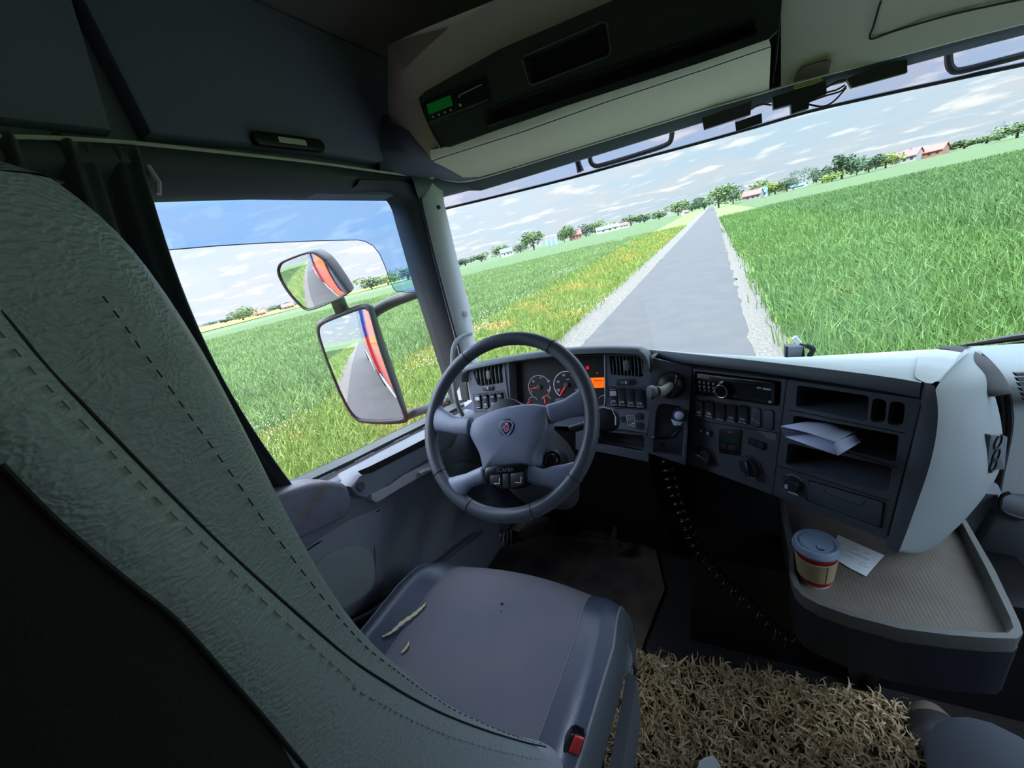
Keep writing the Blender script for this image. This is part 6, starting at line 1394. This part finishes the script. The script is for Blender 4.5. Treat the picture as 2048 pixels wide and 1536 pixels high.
lo_ = [heel + dsh * Ls * t_ + nsh * w for t_, w in sl_] + [heel + dsh * Ls * t_ - nsh * w for t_, w in sl_[::-1]]
mb = MB(); mb.rings([[A_((p[0], p[1], ZF + 0.002)) for p in lo_], [A_((p[0], p[1], ZF + 0.024)) for p in lo_]]); mb.build('shoe_sole', 'sole', pn, smooth=0)
# ------------------------------------------------------------------ wing mirrors on the left door
mat('mirror_shell', (46, 47, 54), 0.5, bump=(500, 0.3, 'noise', 0.001)); mat('mirror_rim', (84, 84, 84), 0.5)
mm = bpy.data.materials.new('mirror_silver'); mm.use_nodes = True; b_ = mm.node_tree.nodes['Principled BSDF']; b_.inputs['Metallic'].default_value = 1; b_.inputs['Roughness'].default_value = 0.0; b_.inputs['Base Color'].default_value = (0.93, 0.95, 0.97, 1); MATS['mirror_silver'] = mm
wm = thing('wing_mirror', at(715, 735, 'X', -1.3), 'dark twin wing mirror outside the left window, wide-angle glass above the main glass', 'mirror')
def mirror(cpx, X, apex, R, glass_px, shell_px, depth, name):
    C = at(*cpx, 'X', X); n_ = None; off = A_((0.0, 0, 0))
    for _ in range(8):
        ap = C + off; d = unit(ray(*apex)); na = unit(A_((0, -1.0, 0)) - d); n_ = unit(na - off / R)
        p = on_plane(*apex, C, n_); off = p - C
    u_ = unit(np.cross((0, 0, 1), n_)); v_ = np.cross(n_, u_); F = Frame(C, u_, -v_); F.n = n_
    g = [F.st(*p) for p in glass_px]; g = [tuple(p[:2]) for p in smooth_path([(a, b, 0) for a, b in g], 3, True)]; cg = np.mean(g, 0)
    sag = lambda s, t_: -(s * s + t_ * t_) / (2 * R)
    R_ = []
    for k in np.linspace(1, 0.02, 22): R_.append([F.p(*(cg + (A_(p) - cg) * k), sag(*(cg + (A_(p) - cg) * k))) for p in g])
    mb = MB(); mb.rings(R_, cap0=False); o = mb.build('%s_glass' % name, 'mirror_silver', wm, smooth=180)
    # exact sphere normals come from dense rings; shell behind the glass
    def rim(k, d): return [F.p(*(cg + (A_(p) - cg) * k), d + (sag(*p) if d > -0.02 else 0)) for p in g]
    mb = MB(); mb.rings([rim(1.0, -0.001), rim(1.005, 0.004), rim(1.05, 0.006), rim(1.085, -0.003), rim(1.10, -0.03), rim(1.07, -depth * 0.6), rim(0.92, -depth * 0.9), rim(0.6, -depth)], cap0=False)
    mb.build('%s_shell' % name, 'mirror_shell', wm, smooth=180); return F
z4 = lambda x, y: Q((300, 380, 0.319), x, y)
mg = [z4(*p) for p in ((1050, 905), (1060, 858), (1150, 815), (1300, 760), (1345, 762), (1368, 800), (1420, 960), (1480, 1130), (1540, 1310), (1572, 1420), (1565, 1448), (1450, 1458), (1330, 1452), (1275, 1432), (1220, 1340), (1130, 1120), (1075, 980))]
F1 = mirror((716, 738), -1.30, (719, 677), 1.3, mg, None, 0.10, 'main')
ug = [z4(*p) for p in ((800, 540), (802, 490), (840, 455), (985, 403), (1050, 425), (1100, 470), (1160, 550), (1212, 630), (1215, 655), (1120, 705), (1000, 752), (955, 748), (910, 705), (850, 630))]
F2 = mirror((622, 563), -1.30, (614, 520), 0.42, ug, None, 0.115, 'wide')
def X_(px, py, x): return at(px, py, 'X', x)
mb = MB(); mb.tube(smooth_path([X_(735, 640, -1.33), X_(752, 622, -1.27), X_(780, 606, -1.22), X_(815, 592, -1.15), X_(850, 580, -1.05), X_(880, 572, -0.98)], 4), [0.024] * 21, 12); mb.build('mirror_arm', 'mirror_shell', wm, smooth=180)
mb = MB(); mb.tube(smooth_path([X_(800, 838, -1.33), X_(828, 826, -1.22), X_(860, 815, -1.1), X_(900, 800, -1.0)], 4), 0.020, 10); mb.build('mirror_arm', 'mirror_shell', wm, smooth=180)
mb = MB(); mb.tube([F2.p(0.04, 0.04, -0.05), F1.p(-0.0, -0.20, -0.05)], 0.028, 10); mb.build('mirror_bracket', 'mirror_shell', wm, smooth=180)
# ------------------------------------------------------------------ tinted wind deflector outside the door glass
wd = thing('wind_deflector', (-0.985, 0.8, 0.1), 'blue tinted acrylic wind deflector along the top of the left window', 'wind deflector')
dl_ = [z4(*p) for p in ((-300, 402), (120, 375), (420, 350), (700, 333), (1000, 320), (1300, 313), (1350, 322), (1400, 350), (1440, 400), (1475, 480), (1505, 570), (1530, 622), (1545, 636), (1600, 640), (1690, 642), (1750, 640))]
loop = [X_(px, py, -1.008) for px, py in dl_] + [A_((-1.008, 1.27, 0.02)), A_((-1.008, 1.27, 0.35)), A_((-1.008, 0.2, 0.35))]
mb = MB(); mb.rings([loop, [p + A_((-0.003, 0, 0)) for p in loop]]); mb.build('acrylic_sheet', 'deflector_tint', wd, smooth=0)
mb = MB(); mb.tube([X_(px, py, -1.007) for px, py in dl_], 0.0014, 5); mb.build('sheet_edge', 'mirror_shell', wd)
for px, py in (((798, 439), (808, 437)), ((826, 555), (838, 553))):
    mb = MB(); mb.tube([X_(*px, -1.004), X_(*py, -1.002)], 0.006, 8); mb.build('clip', 'plastic_black', wd)
# ------------------------------------------------------------------ the truck's own flank and trailer, seen in the mirrors
mat('paint_orange', (235, 92, 48), 0.25, coat=0.6); mat('paint_red', (190, 26, 40), 0.25, coat=0.6); mat('paint_blue', (30, 42, 120), 0.25, coat=0.6); mat('paint_white', (215, 225, 235), 0.3, coat=0.4); mat('chassis_black', (30, 30, 32), 0.6)
cs = thing('truck_cab', (-1.03, 0.0, GZ), 'orange and red outer flank of the truck cab reflected in the wing mirrors', 'truck cab')
def skin(name, m, y0, y1, z0, z1, x=-1.03): 
    mb = MB(); mb.box((x - 0.012, y0, z0), (x, y1, z1)); mb.build(name, m, cs, smooth=0)
skin('door_skin', 'paint_orange', -0.95, 1.6, -1.25, -0.64); skin('rear_skin', 'paint_orange', -0.95, 0.28, -0.64, 0.36); skin('roof_skin', 'paint_orange', -0.95, 1.6, 0.36, 0.74)
skin('red_stripe', 'paint_red', -0.95, 1.6, -1.55, -1.25); skin('white_skirt', 'paint_white', -0.95, 1.6, -1.95, -1.55); skin('side_fairing', 'paint_red', -1.7, -0.95, -1.5, 0.1); skin('blue_fairing', 'paint_blue', -1.7, -0.95, 0.1, 0.95); skin('tank', 'paint_white', -3.3, -1.2, -2.1, -1.55)
mb = MB(); mb.box((-1.02, -0.95, ZT + 0.05), (XR + 0.14, 1.68, 0.74)); mb.build('roof', 'paint_orange', cs, smooth=0)
wl_ = Frame((-0.98, -3.4, GZ + 0.5), (0, 1, 0), (0, 0, -1)); 
for y in (-3.9, 0.75):
    wl_ = Frame((-0.80, y, GZ + 0.5), (0, 1, 0), (0, 0, -1)); mb = MB(); mb.lathe([(0.3, 0.0), (0.48, 0.0), (0.5, -0.03), (0.5, -0.26), (0.3, -0.28)], wl_, 28); mb.build('wheel', 'rubber_black', cs)
tl_ = thing('semi_trailer', (0.0, -8, GZ), 'red and blue semi trailer behind the cab, reflected in the wing mirrors', 'trailer')
mb = MB(); mb.box((-1.1, -13.5, -1.35), (1.2, -2.0, -0.2)); mb.build('lower_body', 'paint_red', tl_, smooth=0)
mb = MB(); mb.box((-1.1, -13.5, -0.2), (1.2, -2.0, 1.25)); mb.build('upper_body', 'paint_blue', tl_, smooth=0)
mb = MB(); mb.box((-1.13, -11.0, -2.0), (-1.08, -4.8, -1.45)); mb.build('side_skirt', 'paint_white', tl_, smooth=0)
for y in (-12.6, -11.5):
    wl_ = Frame((-0.9, y, GZ + 0.5), (0, 1, 0), (0, 0, -1)); mb = MB(); mb.lathe([(0.3, 0.0), (0.48, 0.0), (0.5, -0.03), (0.5, -0.3), (0.3, -0.3)], wl_, 28); mb.build('wheel', 'rubber_black', tl_)
# ------------------------------------------------------------------ ground: road, gravel, verges, fields
mat('asphalt', (65, 63, 61), 0.9, bump=(60, 0.5, 'noise', 0.01), vary=(1.6, (59, 57, 57), 0.35, 0.65))
mat('gravel', (104, 98, 88), 0.95, bump=(28, 0.9, 'noise', 0.03), vary=(22, (80, 75, 69), 0.4, 0.62))
mat('verge_soil', (84, 112, 48), 1.0, vary=(0.8, (112, 110, 56), 0.45, 0.7))
mat('crop_soil', (66, 86, 46), 1.0, vary=(0.5, (76, 96, 50), 0.35, 0.7), bump=(5, 1.0, 'noise', 0.3))
mat('crop_far', (62, 80, 46), 1.0, vary=(0.06, (72, 88, 48), 0.35, 0.7))
mat('rape_yellow', (170, 152, 44), 1.0, vary=(0.2, (148, 142, 52), 0.4, 0.7)); mat('meadow_pale', (122, 136, 70), 1.0)
G_ = lambda px, py, dz=0.0: at(px, py, 'Z', GZ + dz)
def edge(pa, pb):
    a, b = G_(*pa), G_(*pb); m_ = (b[0] - a[0]) / (b[1] - a[1]); return lambda y: a[0] + m_ * (y - a[1])
eL = edge((1161, 695), (1393, 443)); eR = edge((1515, 712), (1437, 440)); gL = edge((1120, 685), (1349, 474)); gR = edge((1577, 690), (1446, 450))
ys = list(np.linspace(-90, 0, 10)) + list(np.linspace(3, 40, 75)) + list(np.geomspace(42, 420, 26))
def strip(name, fa, fb, m, z, n=3, jag=0.0):
    rows = []
    for y in ys: 
        a, b = fa(y), fb(y); rows.append([A_((a + (b - a) * k / n + (jag * noise.noise(Vector((y * 1.7, k * 5.1, 2.0))) if k in (0, n) else 0), y, z)) for k in range(n + 1)])
    mb = MB(); mb.grid(rows); o = mb.build(name, m, smooth=0); tag(o, kind='structure'); return o
strip('road', eL, eR, 'asphalt', GZ + 0.02)
strip('gravel_edge', lambda y: gL(y) - 0.15, lambda y: eL(y) + 0.02, 'gravel', GZ + 0.014, jag=0.12)
strip('gravel_edge', lambda y: eR(y) - 0.04, gR, 'gravel', GZ + 0.026, jag=0.25)
VL = lambda y: -8.6 - 0.02 * y; VR = lambda y: 6.6 + 0.01 * y
strip('ground_verge', VL, gL, 'verge_soil', GZ); strip('ground_verge', gR, VR, 'verge_soil', GZ)
strip('ground_field', lambda y: -120, VL, 'crop_soil', GZ - 0.01, n=12); strip('ground_field', VR, lambda y: 120, 'crop_soil', GZ - 0.01, n=12)
mb = MB(); mb.add([(-1600, -900, GZ - 0.05), (1600, -900, GZ - 0.05), (1600, 1900, GZ - 0.05), (-1600, 1900, GZ - 0.05)], [(0, 1, 2, 3)]); tag(mb.build('ground', 'crop_far', smooth=0), kind='structure')
mb = MB(); mb.add([(-125, -150, GZ + 0.25), (-290, 430, GZ + 0.25), (-700, 430, GZ + 0.25), (-700, -300, GZ + 0.25)], [(0, 1, 2, 3)]); tag(mb.build('ground_rapeseed', 'rape_yellow', smooth=0), kind='structure')
mb = MB(); mb.add([(60, 118, GZ + 0.1), (210, 118, GZ + 0.1), (330, 190, GZ + 0.1), (90, 190, GZ + 0.1)], [(0, 1, 2, 3)]); tag(mb.build('ground_meadow', 'meadow_pale', smooth=0), kind='structure')
# ------------------------------------------------------------------ grass and crop blades
def blades(name, P, h0, h1, w0, m, lean=0.35, z=GZ):
    n_ = len(P); r = np.hypot(P[:, 0], P[:, 1]); yaw = rng.uniform(0, 2 * np.pi, n_); h = rng.uniform(h0, h1, n_); w = (w0 + 0.00065 * r) * rng.uniform(0.7, 1.3, n_)
    ln = np.abs(rng.normal(0, lean, n_)); ax = np.stack([np.cos(yaw), np.sin(yaw)], 1); la = rng.uniform(0, 2 * np.pi, n_) * 0.6 + 0.4; ld = np.stack([np.cos(la), np.sin(la)], 1)
    b = np.column_stack([P, np.full(n_, z)]); side = np.column_stack([ax * w[:, None], np.zeros(n_)])
    mid = b + np.column_stack([ld * (ln * h * 0.3)[:, None], h * 0.58]); tip = b + np.column_stack([ld * (ln * h * 1.0)[:, None], h * (1 - 0.25 * np.minimum(ln, 1))])
    V = np.stack([b - side, b + side, mid - side * 0.85, mid + side * 0.85, tip], 1).reshape(-1, 3); k = np.arange(n_) * 5
    return fast_mesh(name, V, np.stack([k, k + 1, k + 3, k + 2], 1), m, None, np.stack([k + 2, k + 3, k + 4], 1))
def scatter(n_, a0, a1, r0, r1, pw=1.0):
    a = np.radians(rng.uniform(a0, a1, n_)); r = r0 + (r1 - r0) * rng.uniform(0, 1, n_) ** pw
    return np.column_stack([np.sin(a) * r, np.cos(a) * r])
island_mat('grass_verge', [(80, 101, 42), (110, 126, 56), (91, 113, 45), (123, 133, 64), (83, 106, 48)], 0.7, pos=(0.55, (144, 128, 60), 0.53, 0.68))
island_mat('grass_right', [(59, 91, 43), (80, 110, 53), (68, 100, 46), (92, 119, 61)], 0.7, pos=(0.5, (109, 119, 61), 0.6, 0.78))
island_mat('crop_blade', [(71, 95, 53), (94, 117, 66), (81, 105, 59), (108, 126, 75)], 0.7, pos=(0.3, (104, 126, 72), 0.4, 0.65))
island_mat('crop_right', [(52, 80, 42), (70, 99, 53), (59, 89, 47), (80, 107, 61)], 0.7, pos=(0.3, (77, 107, 56), 0.4, 0.65))
P = np.concatenate([scatter(320000, -100, 52, 3.5, 80, 1.25), scatter(30000, -178, -100, 3.5, 40, 1.2)])
gLx = np.array([gL(y) for y in P[:, 1]]); gRx = np.array([gR(y) for y in P[:, 1]]); vl = VL(P[:, 1]) + rng.normal(0, 0.35, len(P)); vr = VR(P[:, 1]) + rng.normal(0, 0.3, len(P))
lv_ = (P[:, 0] < gLx - 0.05 + rng.normal(0, 0.12, len(P))) & (P[:, 0] > vl); rv_ = (P[:, 0] > gRx + rng.normal(0.05, 0.15, len(P))) & (P[:, 0] < vr)
lf_ = P[:, 0] <= vl; rf_ = P[:, 0] >= vr
for sel, nm, h0, h1, w0, m, lab in ((lv_, 'verge_grass', 0.12, 0.46, 0.004, 'grass_verge', 'tall yellow green verge grass between the left field and the gravel edge'), (rv_, 'verge_grass', 0.16, 0.62, 0.0045, 'grass_right', 'tall green verge grass right of the road'), (lf_, 'crop_leaves', 0.40, 0.58, 0.006, 'crop_blade', 'pale green crop field left of the road'), (rf_, 'crop_leaves', 0.45, 0.68, 0.006, 'crop_right', 'dark green crop field right of the road')):
    tag(blades(nm, P[sel], h0, h1, w0, m), lab, 'grass' if 'grass' in nm else 'crop', kind='stuff')
# extra fine grass close to the left door and right verge
P2_ = np.concatenate([scatter(90000, -78, -18, 4.5, 22, 1.1), scatter(50000, 5, 52, 5.5, 18, 1.1)])
gLx = np.array([gL(y) for y in P2_[:, 1]]); gRx = np.array([gR(y) for y in P2_[:, 1]])
s_ = (P2_[:, 0] < gLx - 0.1) & (P2_[:, 0] > VL(P2_[:, 1])); tag(blades('verge_grass', P2_[s_], 0.1, 0.36, 0.002, 'grass_verge', 0.5), 'short fine undergrowth of the verge left of the road', 'grass', kind='stuff')
s_ = (P2_[:, 0] > gRx + 0.1) & (P2_[:, 0] < VR(P2_[:, 1])); tag(blades('verge_grass', P2_[s_], 0.14, 0.5, 0.0025, 'grass_right', 0.5), 'short fine undergrowth of the verge right of the road', 'grass', kind='stuff')
# white flowers in clumps
mat('petal_white', (235, 235, 228), 0.8)
mb = MB(); V, F = [], []
for (px, py), n_, sx, sy in (((470, 872), 130, 0.7, 0.4), ((540, 850), 60, 0.7, 0.4), ((500, 900), 80, 0.5, 0.3), ((1010, 600), 120, 1.2, 0.9), ((985, 625), 110, 0.9, 0.7), ((960, 655), 130, 0.5, 0.6), ((965, 690), 90, 0.4, 0.5), ((1130, 542), 150, 0.8, 1.6), ((1190, 500), 60, 0.6, 1.8), ((1240, 480), 60, 0.6, 2.0), ((1190, 605), 60, 0.5, 0.6), ((860, 640), 60, 0.6, 0.6), ((870, 720), 70, 0.5, 0.5), ((1780, 440), 14, 1.5, 2.5), ((1840, 520), 10, 1, 1), ((1700, 470), 10, 1.5, 2)):
    c = G_(px, py, 0.35)
    for _ in range(n_):
        p = A_((c[0] + random.gauss(0, sx), c[1] + random.gauss(0, sy), GZ + random.uniform(0.28, 0.48))); r = random.uniform(0.006, 0.014) * (1 + 0.012 * np.linalg.norm(c)); b = len(V)
        V += [p + A_((r, 0, 0)), p + A_((0, r, 0.3 * r)), p + A_((-r, 0, 0)), p + A_((0, -r, -0.3 * r)), p + A_((0, 0, r * 0.8)), p + A_((0, 0, -r * 0.6))]
        F += [(b, b + 1, b + 4), (b + 1, b + 2, b + 4), (b + 2, b + 3, b + 4), (b + 3, b, b + 4), (b + 1, b, b + 5), (b + 2, b + 1, b + 5), (b + 3, b + 2, b + 5), (b, b + 3, b + 5)]
mb.add(V, F); tag(mb.build('white_flowers', 'petal_white', smooth=0, recalc=False), 'white wild flowers scattered in clumps through the verge grass', 'flowers', kind='stuff')
# ------------------------------------------------------------------ far trees and buildings along the horizon
island_mat('foliage', [(78, 98, 66), (104, 124, 80), (90, 110, 72), (116, 134, 90)], 0.9)  # distance haze put into the leaf colours: lighter and less saturated
island_mat('foliage_dark', [(64, 84, 68), (84, 104, 80), (74, 94, 72)], 0.9)
island_mat('foliage_yellow', [(110, 130, 60), (140, 156, 80), (120, 140, 66)], 0.9)
mat('bark', (84, 74, 62), 0.9)
def horizon(px): return 408 - 0.24 * (px - 1422)
def far_spot(px, D):
    d = ray(px, horizon(px)); h = unit(A_((d[0], d[1], 0))); depth = D * (h @ A_((XC[2], YC[2], ZC[2]))); return h * D, depth / FPX
PROTO = {}
def crown_mesh(kind, seed):
    r_ = random.Random(seed); V, F = [], []
    if kind == 'bare': blobs = [(r_.uniform(-.25, .25), r_.uniform(-.25, .25), r_.uniform(.55, .95), r_.uniform(.10, .2)) for _ in range(9)]
    else: blobs = [(r_.uniform(-.3, .3), r_.uniform(-.3, .3), r_.uniform(.3, .8), r_.uniform(.18, .30)) for _ in range(11)] + [(0, 0, .5, .34)]
    n_ = 70 if kind != 'bare' else 26
    for bx, by, bz_, br in blobs:
        for _ in range(n_):
            th = r_.uniform(0, 6.283); cz = r_.uniform(-1, 1); rr = br * r_.uniform(0.55, 1.05); sn = math.sqrt(1 - cz * cz)
            p = A_((bx + rr * sn * math.cos(th), by + rr * sn * math.sin(th), max(0.06, min(1.02, bz_ + rr * cz)))); s = r_.uniform(0.035, 0.065) * (0.6 if kind == 'bare' else 1)
            a, b2 = unit(A_([r_.gauss(0, 1) for _ in range(3)])), unit(A_([r_.gauss(0, 1) for _ in range(3)])); b = len(V)
            V += [p - a * s, p + b2 * s * .7, p + a * s, p - b2 * s * .7]; F.append((b, b + 1, b + 2, b + 3))
    return V, F
def tree(px, h, w, kind, D, label, name='tree', cat='tree', group='trees along the horizon', dz=0.0):
    loc, k = far_spot(px, D); hh, ww = h * k * 0.92, w * k * 1.25
    key = (kind, hash(px) % 3)
    m = {'round': 'foliage', 'dark': 'foliage_dark', 'yellow': 'foliage_yellow', 'bare': 'foliage_dark', 'bush': 'foliage'}[kind]
    t_ = thing(name, (loc[0], loc[1], GZ + dz), label, cat, group)
    if key not in PROTO:
        V, F = crown_mesh(kind, len(PROTO) + 3); mb = MB(); mb.add(V, F); o = mb.build('crown', m, t_, smooth=0, origin=(0, 0, 0), recalc=False)
        o.location = (0, 0, 0); mb = MB(); mb.tube([(0, 0, 0), (0.01, 0, 0.3), (-0.02, 0.02, 0.62)], [0.03, 0.022, 0.012], 6); q = mb.build('trunk', 'bark', t_, origin=(0, 0, 0)); q.location = (0, 0, 0); PROTO[key] = (o, q)
        o.scale = q.scale = (ww, ww, hh)
    else:
        for s in PROTO[key]:
            c = s.copy(); COL.objects.link(c); c.parent = t_; c.location = (0, 0, 0); c.scale = (ww, ww, hh)
    t_.rotation_euler = (0, 0, px * 0.37)
    return t_
TREES = [
 (930, 16, 40, 'dark', 420, 'low dark trees at the left end of the windscreen horizon, by the pillar'), (962, 18, 36, 'round', 420, 'low round trees just right of the pillar on the horizon'),
 (1001, 26, 30, 'round', 380, 'green tree behind the white house left of the silos'), (1040, 18, 26, 'dark', 400, 'dark shrubby tree between the white house and the tall round tree'),
 (1067, 40, 44, 'round', 330, 'tall round tree standing just left of the blue silos'), (1128, 26, 24, 'round', 380, 'green tree just right of the blue silos'),
 (1140, 34, 26, 'round', 380, 'taller green tree left of the red roofed house near the silos'), (1172, 26, 28, 'dark', 400, 'dark tree between the red roofed house and the long white barn'), (1192, 30, 26, 'round', 400, 'green tree at the left end of the long white barn'),
 (1222, 18, 30, 'yellow', 460, 'pale trees behind the long white barn'), (1262, 22, 34, 'round', 430, 'round tree right of the long white barn'), (1288, 20, 28, 'dark', 440, 'dark low tree midway between barn and road'),
 (1318, 20, 34, 'round', 430, 'low green tree in the gap left of the wide hedge tree'), (1356, 30, 44, 'round', 360, 'wide green tree left of the road end'), (1384, 20, 30, 'dark', 420, 'small dark tree just left of the road end'),
 (1408, 30, 34, 'dark', 330, 'dark tree at the left side of the road end'), (1437, 46, 50, 'round', 230, 'big light green tree at the right side of the road end'), (1466, 32, 34, 'dark', 260, 'dark tree right of the big tree by the road end'),
 (1500, 22, 30, 'yellow', 250, 'yellowish bush in front of the grey roofed farmhouse'), (1523, 34, 36, 'round', 280, 'round tree behind the farmhouse with a blue roof patch'), (1550, 28, 34, 'yellow', 250, 'yellow green bush right of the farmhouse'), (1574, 26, 36, 'dark', 250, 'dark bush left of the blue shed'),
 (1585, 36, 26, 'bare', 360, 'thin bare tree above the blue shed, leftmost of three'), (1608, 36, 26, 'bare', 360, 'thin bare tree above the blue shed, middle one of three'), (1627, 34, 26, 'bare', 360, 'thin bare tree above the blue shed, rightmost of three'),
 (1645, 32, 36, 'dark', 260, 'dark pointed tree left of the large dome shaped tree'), (1684, 52, 58, 'dark', 240, 'large dome shaped dark tree right of the road'), (1714, 38, 30, 'dark', 260, 'dark tree touching the right side of the dome shaped tree'), (1738, 34, 40, 'dark', 250, 'wide dark tree second to the right of the dome shaped tree'),
 (1664, 18, 36, 'yellow', 230, 'yellowish bushes at the foot of the dome shaped tree'), (1772, 32, 44, 'yellow', 270, 'pale green tree left of the brown roofed houses'), (1890, 18, 44, 'dark', 330, 'dark hedge right of the red roofed barn'),
 (1930, 20, 52, 'round', 330, 'long green hedge between the red barn and the right edge'), (1975, 18, 50, 'round', 330, 'low green hedge below the church tower'), (2036, 34, 60, 'round', 260, 'green tree at the far right edge of the windscreen'),
 (484, 30, 46, 'round', 300, 'round bush on the horizon in the left window, left of the mirrors'), (560, 12, 60, 'dark', 520, 'low dark tree line behind the orange roofed house in the left window'), (450, 10, 70, 'dark', 600, 'faint tree line at the far left of the side window'),
 (742, 30, 50, 'round', 300, 'green trees seen right of the upper wing mirror'), (775, 24, 40, 'yellow', 320, 'pale trees between the upper wing mirror and the deflector edge'), (815, 26, 60, 'dark', 380, 'dark trees seen through the deflector by the pillar')]
for t_ in TREES: tree(*t_)
mat('wall_white', (215, 215, 210), 0.8); mat('wall_brick', (150, 110, 96), 0.85); mat('wall_grey', (150, 148, 146), 0.85); mat('roof_red', (196, 84, 70), 0.8); mat('roof_brown', (120, 82, 76), 0.8); mat('roof_grey', (96, 98, 110), 0.8); mat('roof_blue', (70, 130, 200), 0.6); mat('window_dark', (50, 56, 64), 0.4); mat('silo_blue', (150, 180, 205), 0.5)
def house(px, w, h, dep, wallm, roofm, D, label, rot=0.3, name='house', cat='house', chim=True):
    loc, k = far_spot(px, D); W_2, Hh, Dp = w * k / 2, h * k, dep; t_ = thing(name, (loc[0], loc[1], GZ), label, cat, 'farm buildings on the horizon')
    x, y, z = loc[0], loc[1], GZ
    def tr(p):
        c, s = math.cos(rot), math.sin(rot); return A_((x + p[0] * c - p[1] * s, y + p[0] * s + p[1] * c, z + p[2]))
    e = Hh * 0.5
    mb = MB(); mb.add([tr(p) for p in ((-W_2, -Dp, 0), (W_2, -Dp, 0), (W_2, Dp, 0), (-W_2, Dp, 0), (-W_2, -Dp, e), (W_2, -Dp, e), (W_2, Dp, e), (-W_2, Dp, e), (-W_2, 0, Hh * .97), (W_2, 0, Hh * .97))], [(0, 1, 5, 4), (2, 3, 7, 6), (1, 2, 6, 9, 5), (3, 0, 4, 8, 7), (0, 3, 2, 1)]); mb.build('walls', wallm, t_, smooth=0)
    o = 0.08 * W_2; mb = MB()
    for sg in (-1, 1): mb.slab([tr((-W_2 - o, sg * Dp * 1.12, e * 0.93)), tr((W_2 + o, sg * Dp * 1.12, e * 0.93)), tr((W_2 + o, 0, Hh)), tr((-W_2 - o, 0, Hh))], (0, 0, 0.25))
    mb.build('roof', roofm, t_, smooth=0)
    for q in (-0.5, 0.1, 0.6):
        mb = MB(); mb.slab([tr((W_2 * q, -Dp - .05, e * .35)), tr((W_2 * (q + .2), -Dp - .05, e * .35)), tr((W_2 * (q + .2), -Dp - .05, e * .75)), tr((W_2 * q, -Dp - .05, e * .75))], (0, 0.04, 0)); mb.build('window', 'window_dark', t_, smooth=0)
    if chim: c = tr((W_2 * 0.3, 0, Hh)); mb = MB(); mb.box(c - A_((.4, .4, 1)), c + A_((.4, .4, 0.15 * Hh))); mb.build('chimney', 'wall_brick', t_, smooth=0)
    return t_
house(1013, 24, 15, 5, 'wall_white', 'roof_grey', 340, 'white house with a blue grey roof left of the silos on the horizon', 0.5)
house(1152, 22, 16, 5, 'wall_brick', 'roof_brown', 385, 'brick house with a brown roof right of the silos', 0.3)
house(1214, 42, 12, 6, 'wall_white', 'roof_grey', 380, 'long white barn with a grey roof left of the road', 0.3, 'barn', 'barn', False)
house(1246, 16, 10, 5, 'wall_white', 'roof_brown', 390, 'small house at the right end of the long white barn', 0.3)
house(1370, 10, 7, 5, 'wall_white', 'roof_brown', 300, 'tiny pale house under the trees left of the road end', 0.2)
house(1506, 30, 17, 6, 'wall_grey', 'roof_brown', 240, 'grey farmhouse with a brown roof right of the road end', -0.2)
house(1527, 18, 17, 5, 'wall_white', 'roof_blue', 250, 'pale house with a bright blue roof right of the farmhouse', -0.3, chim=False)
house(1596, 26, 7, 5, 'wall_white', 'roof_blue', 300, 'low shed with a blue roof below the three bare trees', -0.3, 'shed', 'shed', False)
house(1812, 40, 22, 7, 'wall_grey', 'roof_brown', 290, 'brown roofed houses left of the red roofed barn on the right', -0.5)
house(1860, 44, 20, 7, 'wall_brick', 'roof_red', 300, 'red roofed barn on the right horizon', -0.5, 'barn', 'barn', False)
house(521, 20, 11, 6, 'wall_grey', 'roof_red', 330, 'orange roofed house on the horizon in the left window', 0.9)
house(576, 22, 11, 6, 'wall_grey', 'roof_brown', 330, 'brown roofed house beside the upper wing mirror', 0.9)
for k, px in enumerate((1095, 1103, 1112)):
    loc, kk = far_spot(px, 345); r = 3.6 * kk; hh = (15 - k) * kk; t_ = thing('silo', (loc[0], loc[1], GZ), ('leftmost', 'middle', 'rightmost')[k] + ' of the three pale blue silos right of the tall round tree', 'silo', 'silos on the horizon')
    f2 = Frame((loc[0], loc[1], GZ), (1, 0, 0), (0, -1, 0)); f2.n = A_((0, 0, 1.0)); mb = MB(); mb.lathe([(r, 0), (r, hh * .85)], f2, 16); mb.build('silo_wall', 'silo_blue', t_)
    mb = MB(); mb.lathe([(r * 1.03, hh * .84), (r * .4, hh * .98), (r * .1, hh)], f2, 16); mb.build('silo_roof', 'roof_grey', t_)
loc, kk = far_spot(2004, 500); ct = thing('church_tower', (loc[0], loc[1], GZ), 'distant grey church tower on the right horizon', 'tower')
mb = MB(); mb.box((loc[0] - 3 * kk, loc[1] - 3 * kk, GZ), (loc[0] + 3 * kk, loc[1] + 3 * kk, GZ + 20 * kk)); mb.build('tower_shaft', 'wall_grey', ct, smooth=0)
f2 = Frame((loc[0], loc[1], GZ), (1, 0, 0), (0, -1, 0)); f2.n = A_((0, 0, 1.0)); mb = MB(); mb.lathe([(4 * kk, 20 * kk), (2.4 * kk, 26 * kk), (0.1, 33 * kk)], f2, 8); mb.build('tower_roof', 'roof_grey', ct)
loc, kk = far_spot(437, 420); mb = MB(); mb.tube([(loc[0], loc[1], GZ), (loc[0], loc[1], GZ + 20 * kk)], 1.0 * kk, 8); tag(mb.build('chimney_stack', 'wall_grey'), 'slim distant chimney stack at the left of the side window', 'chimney')
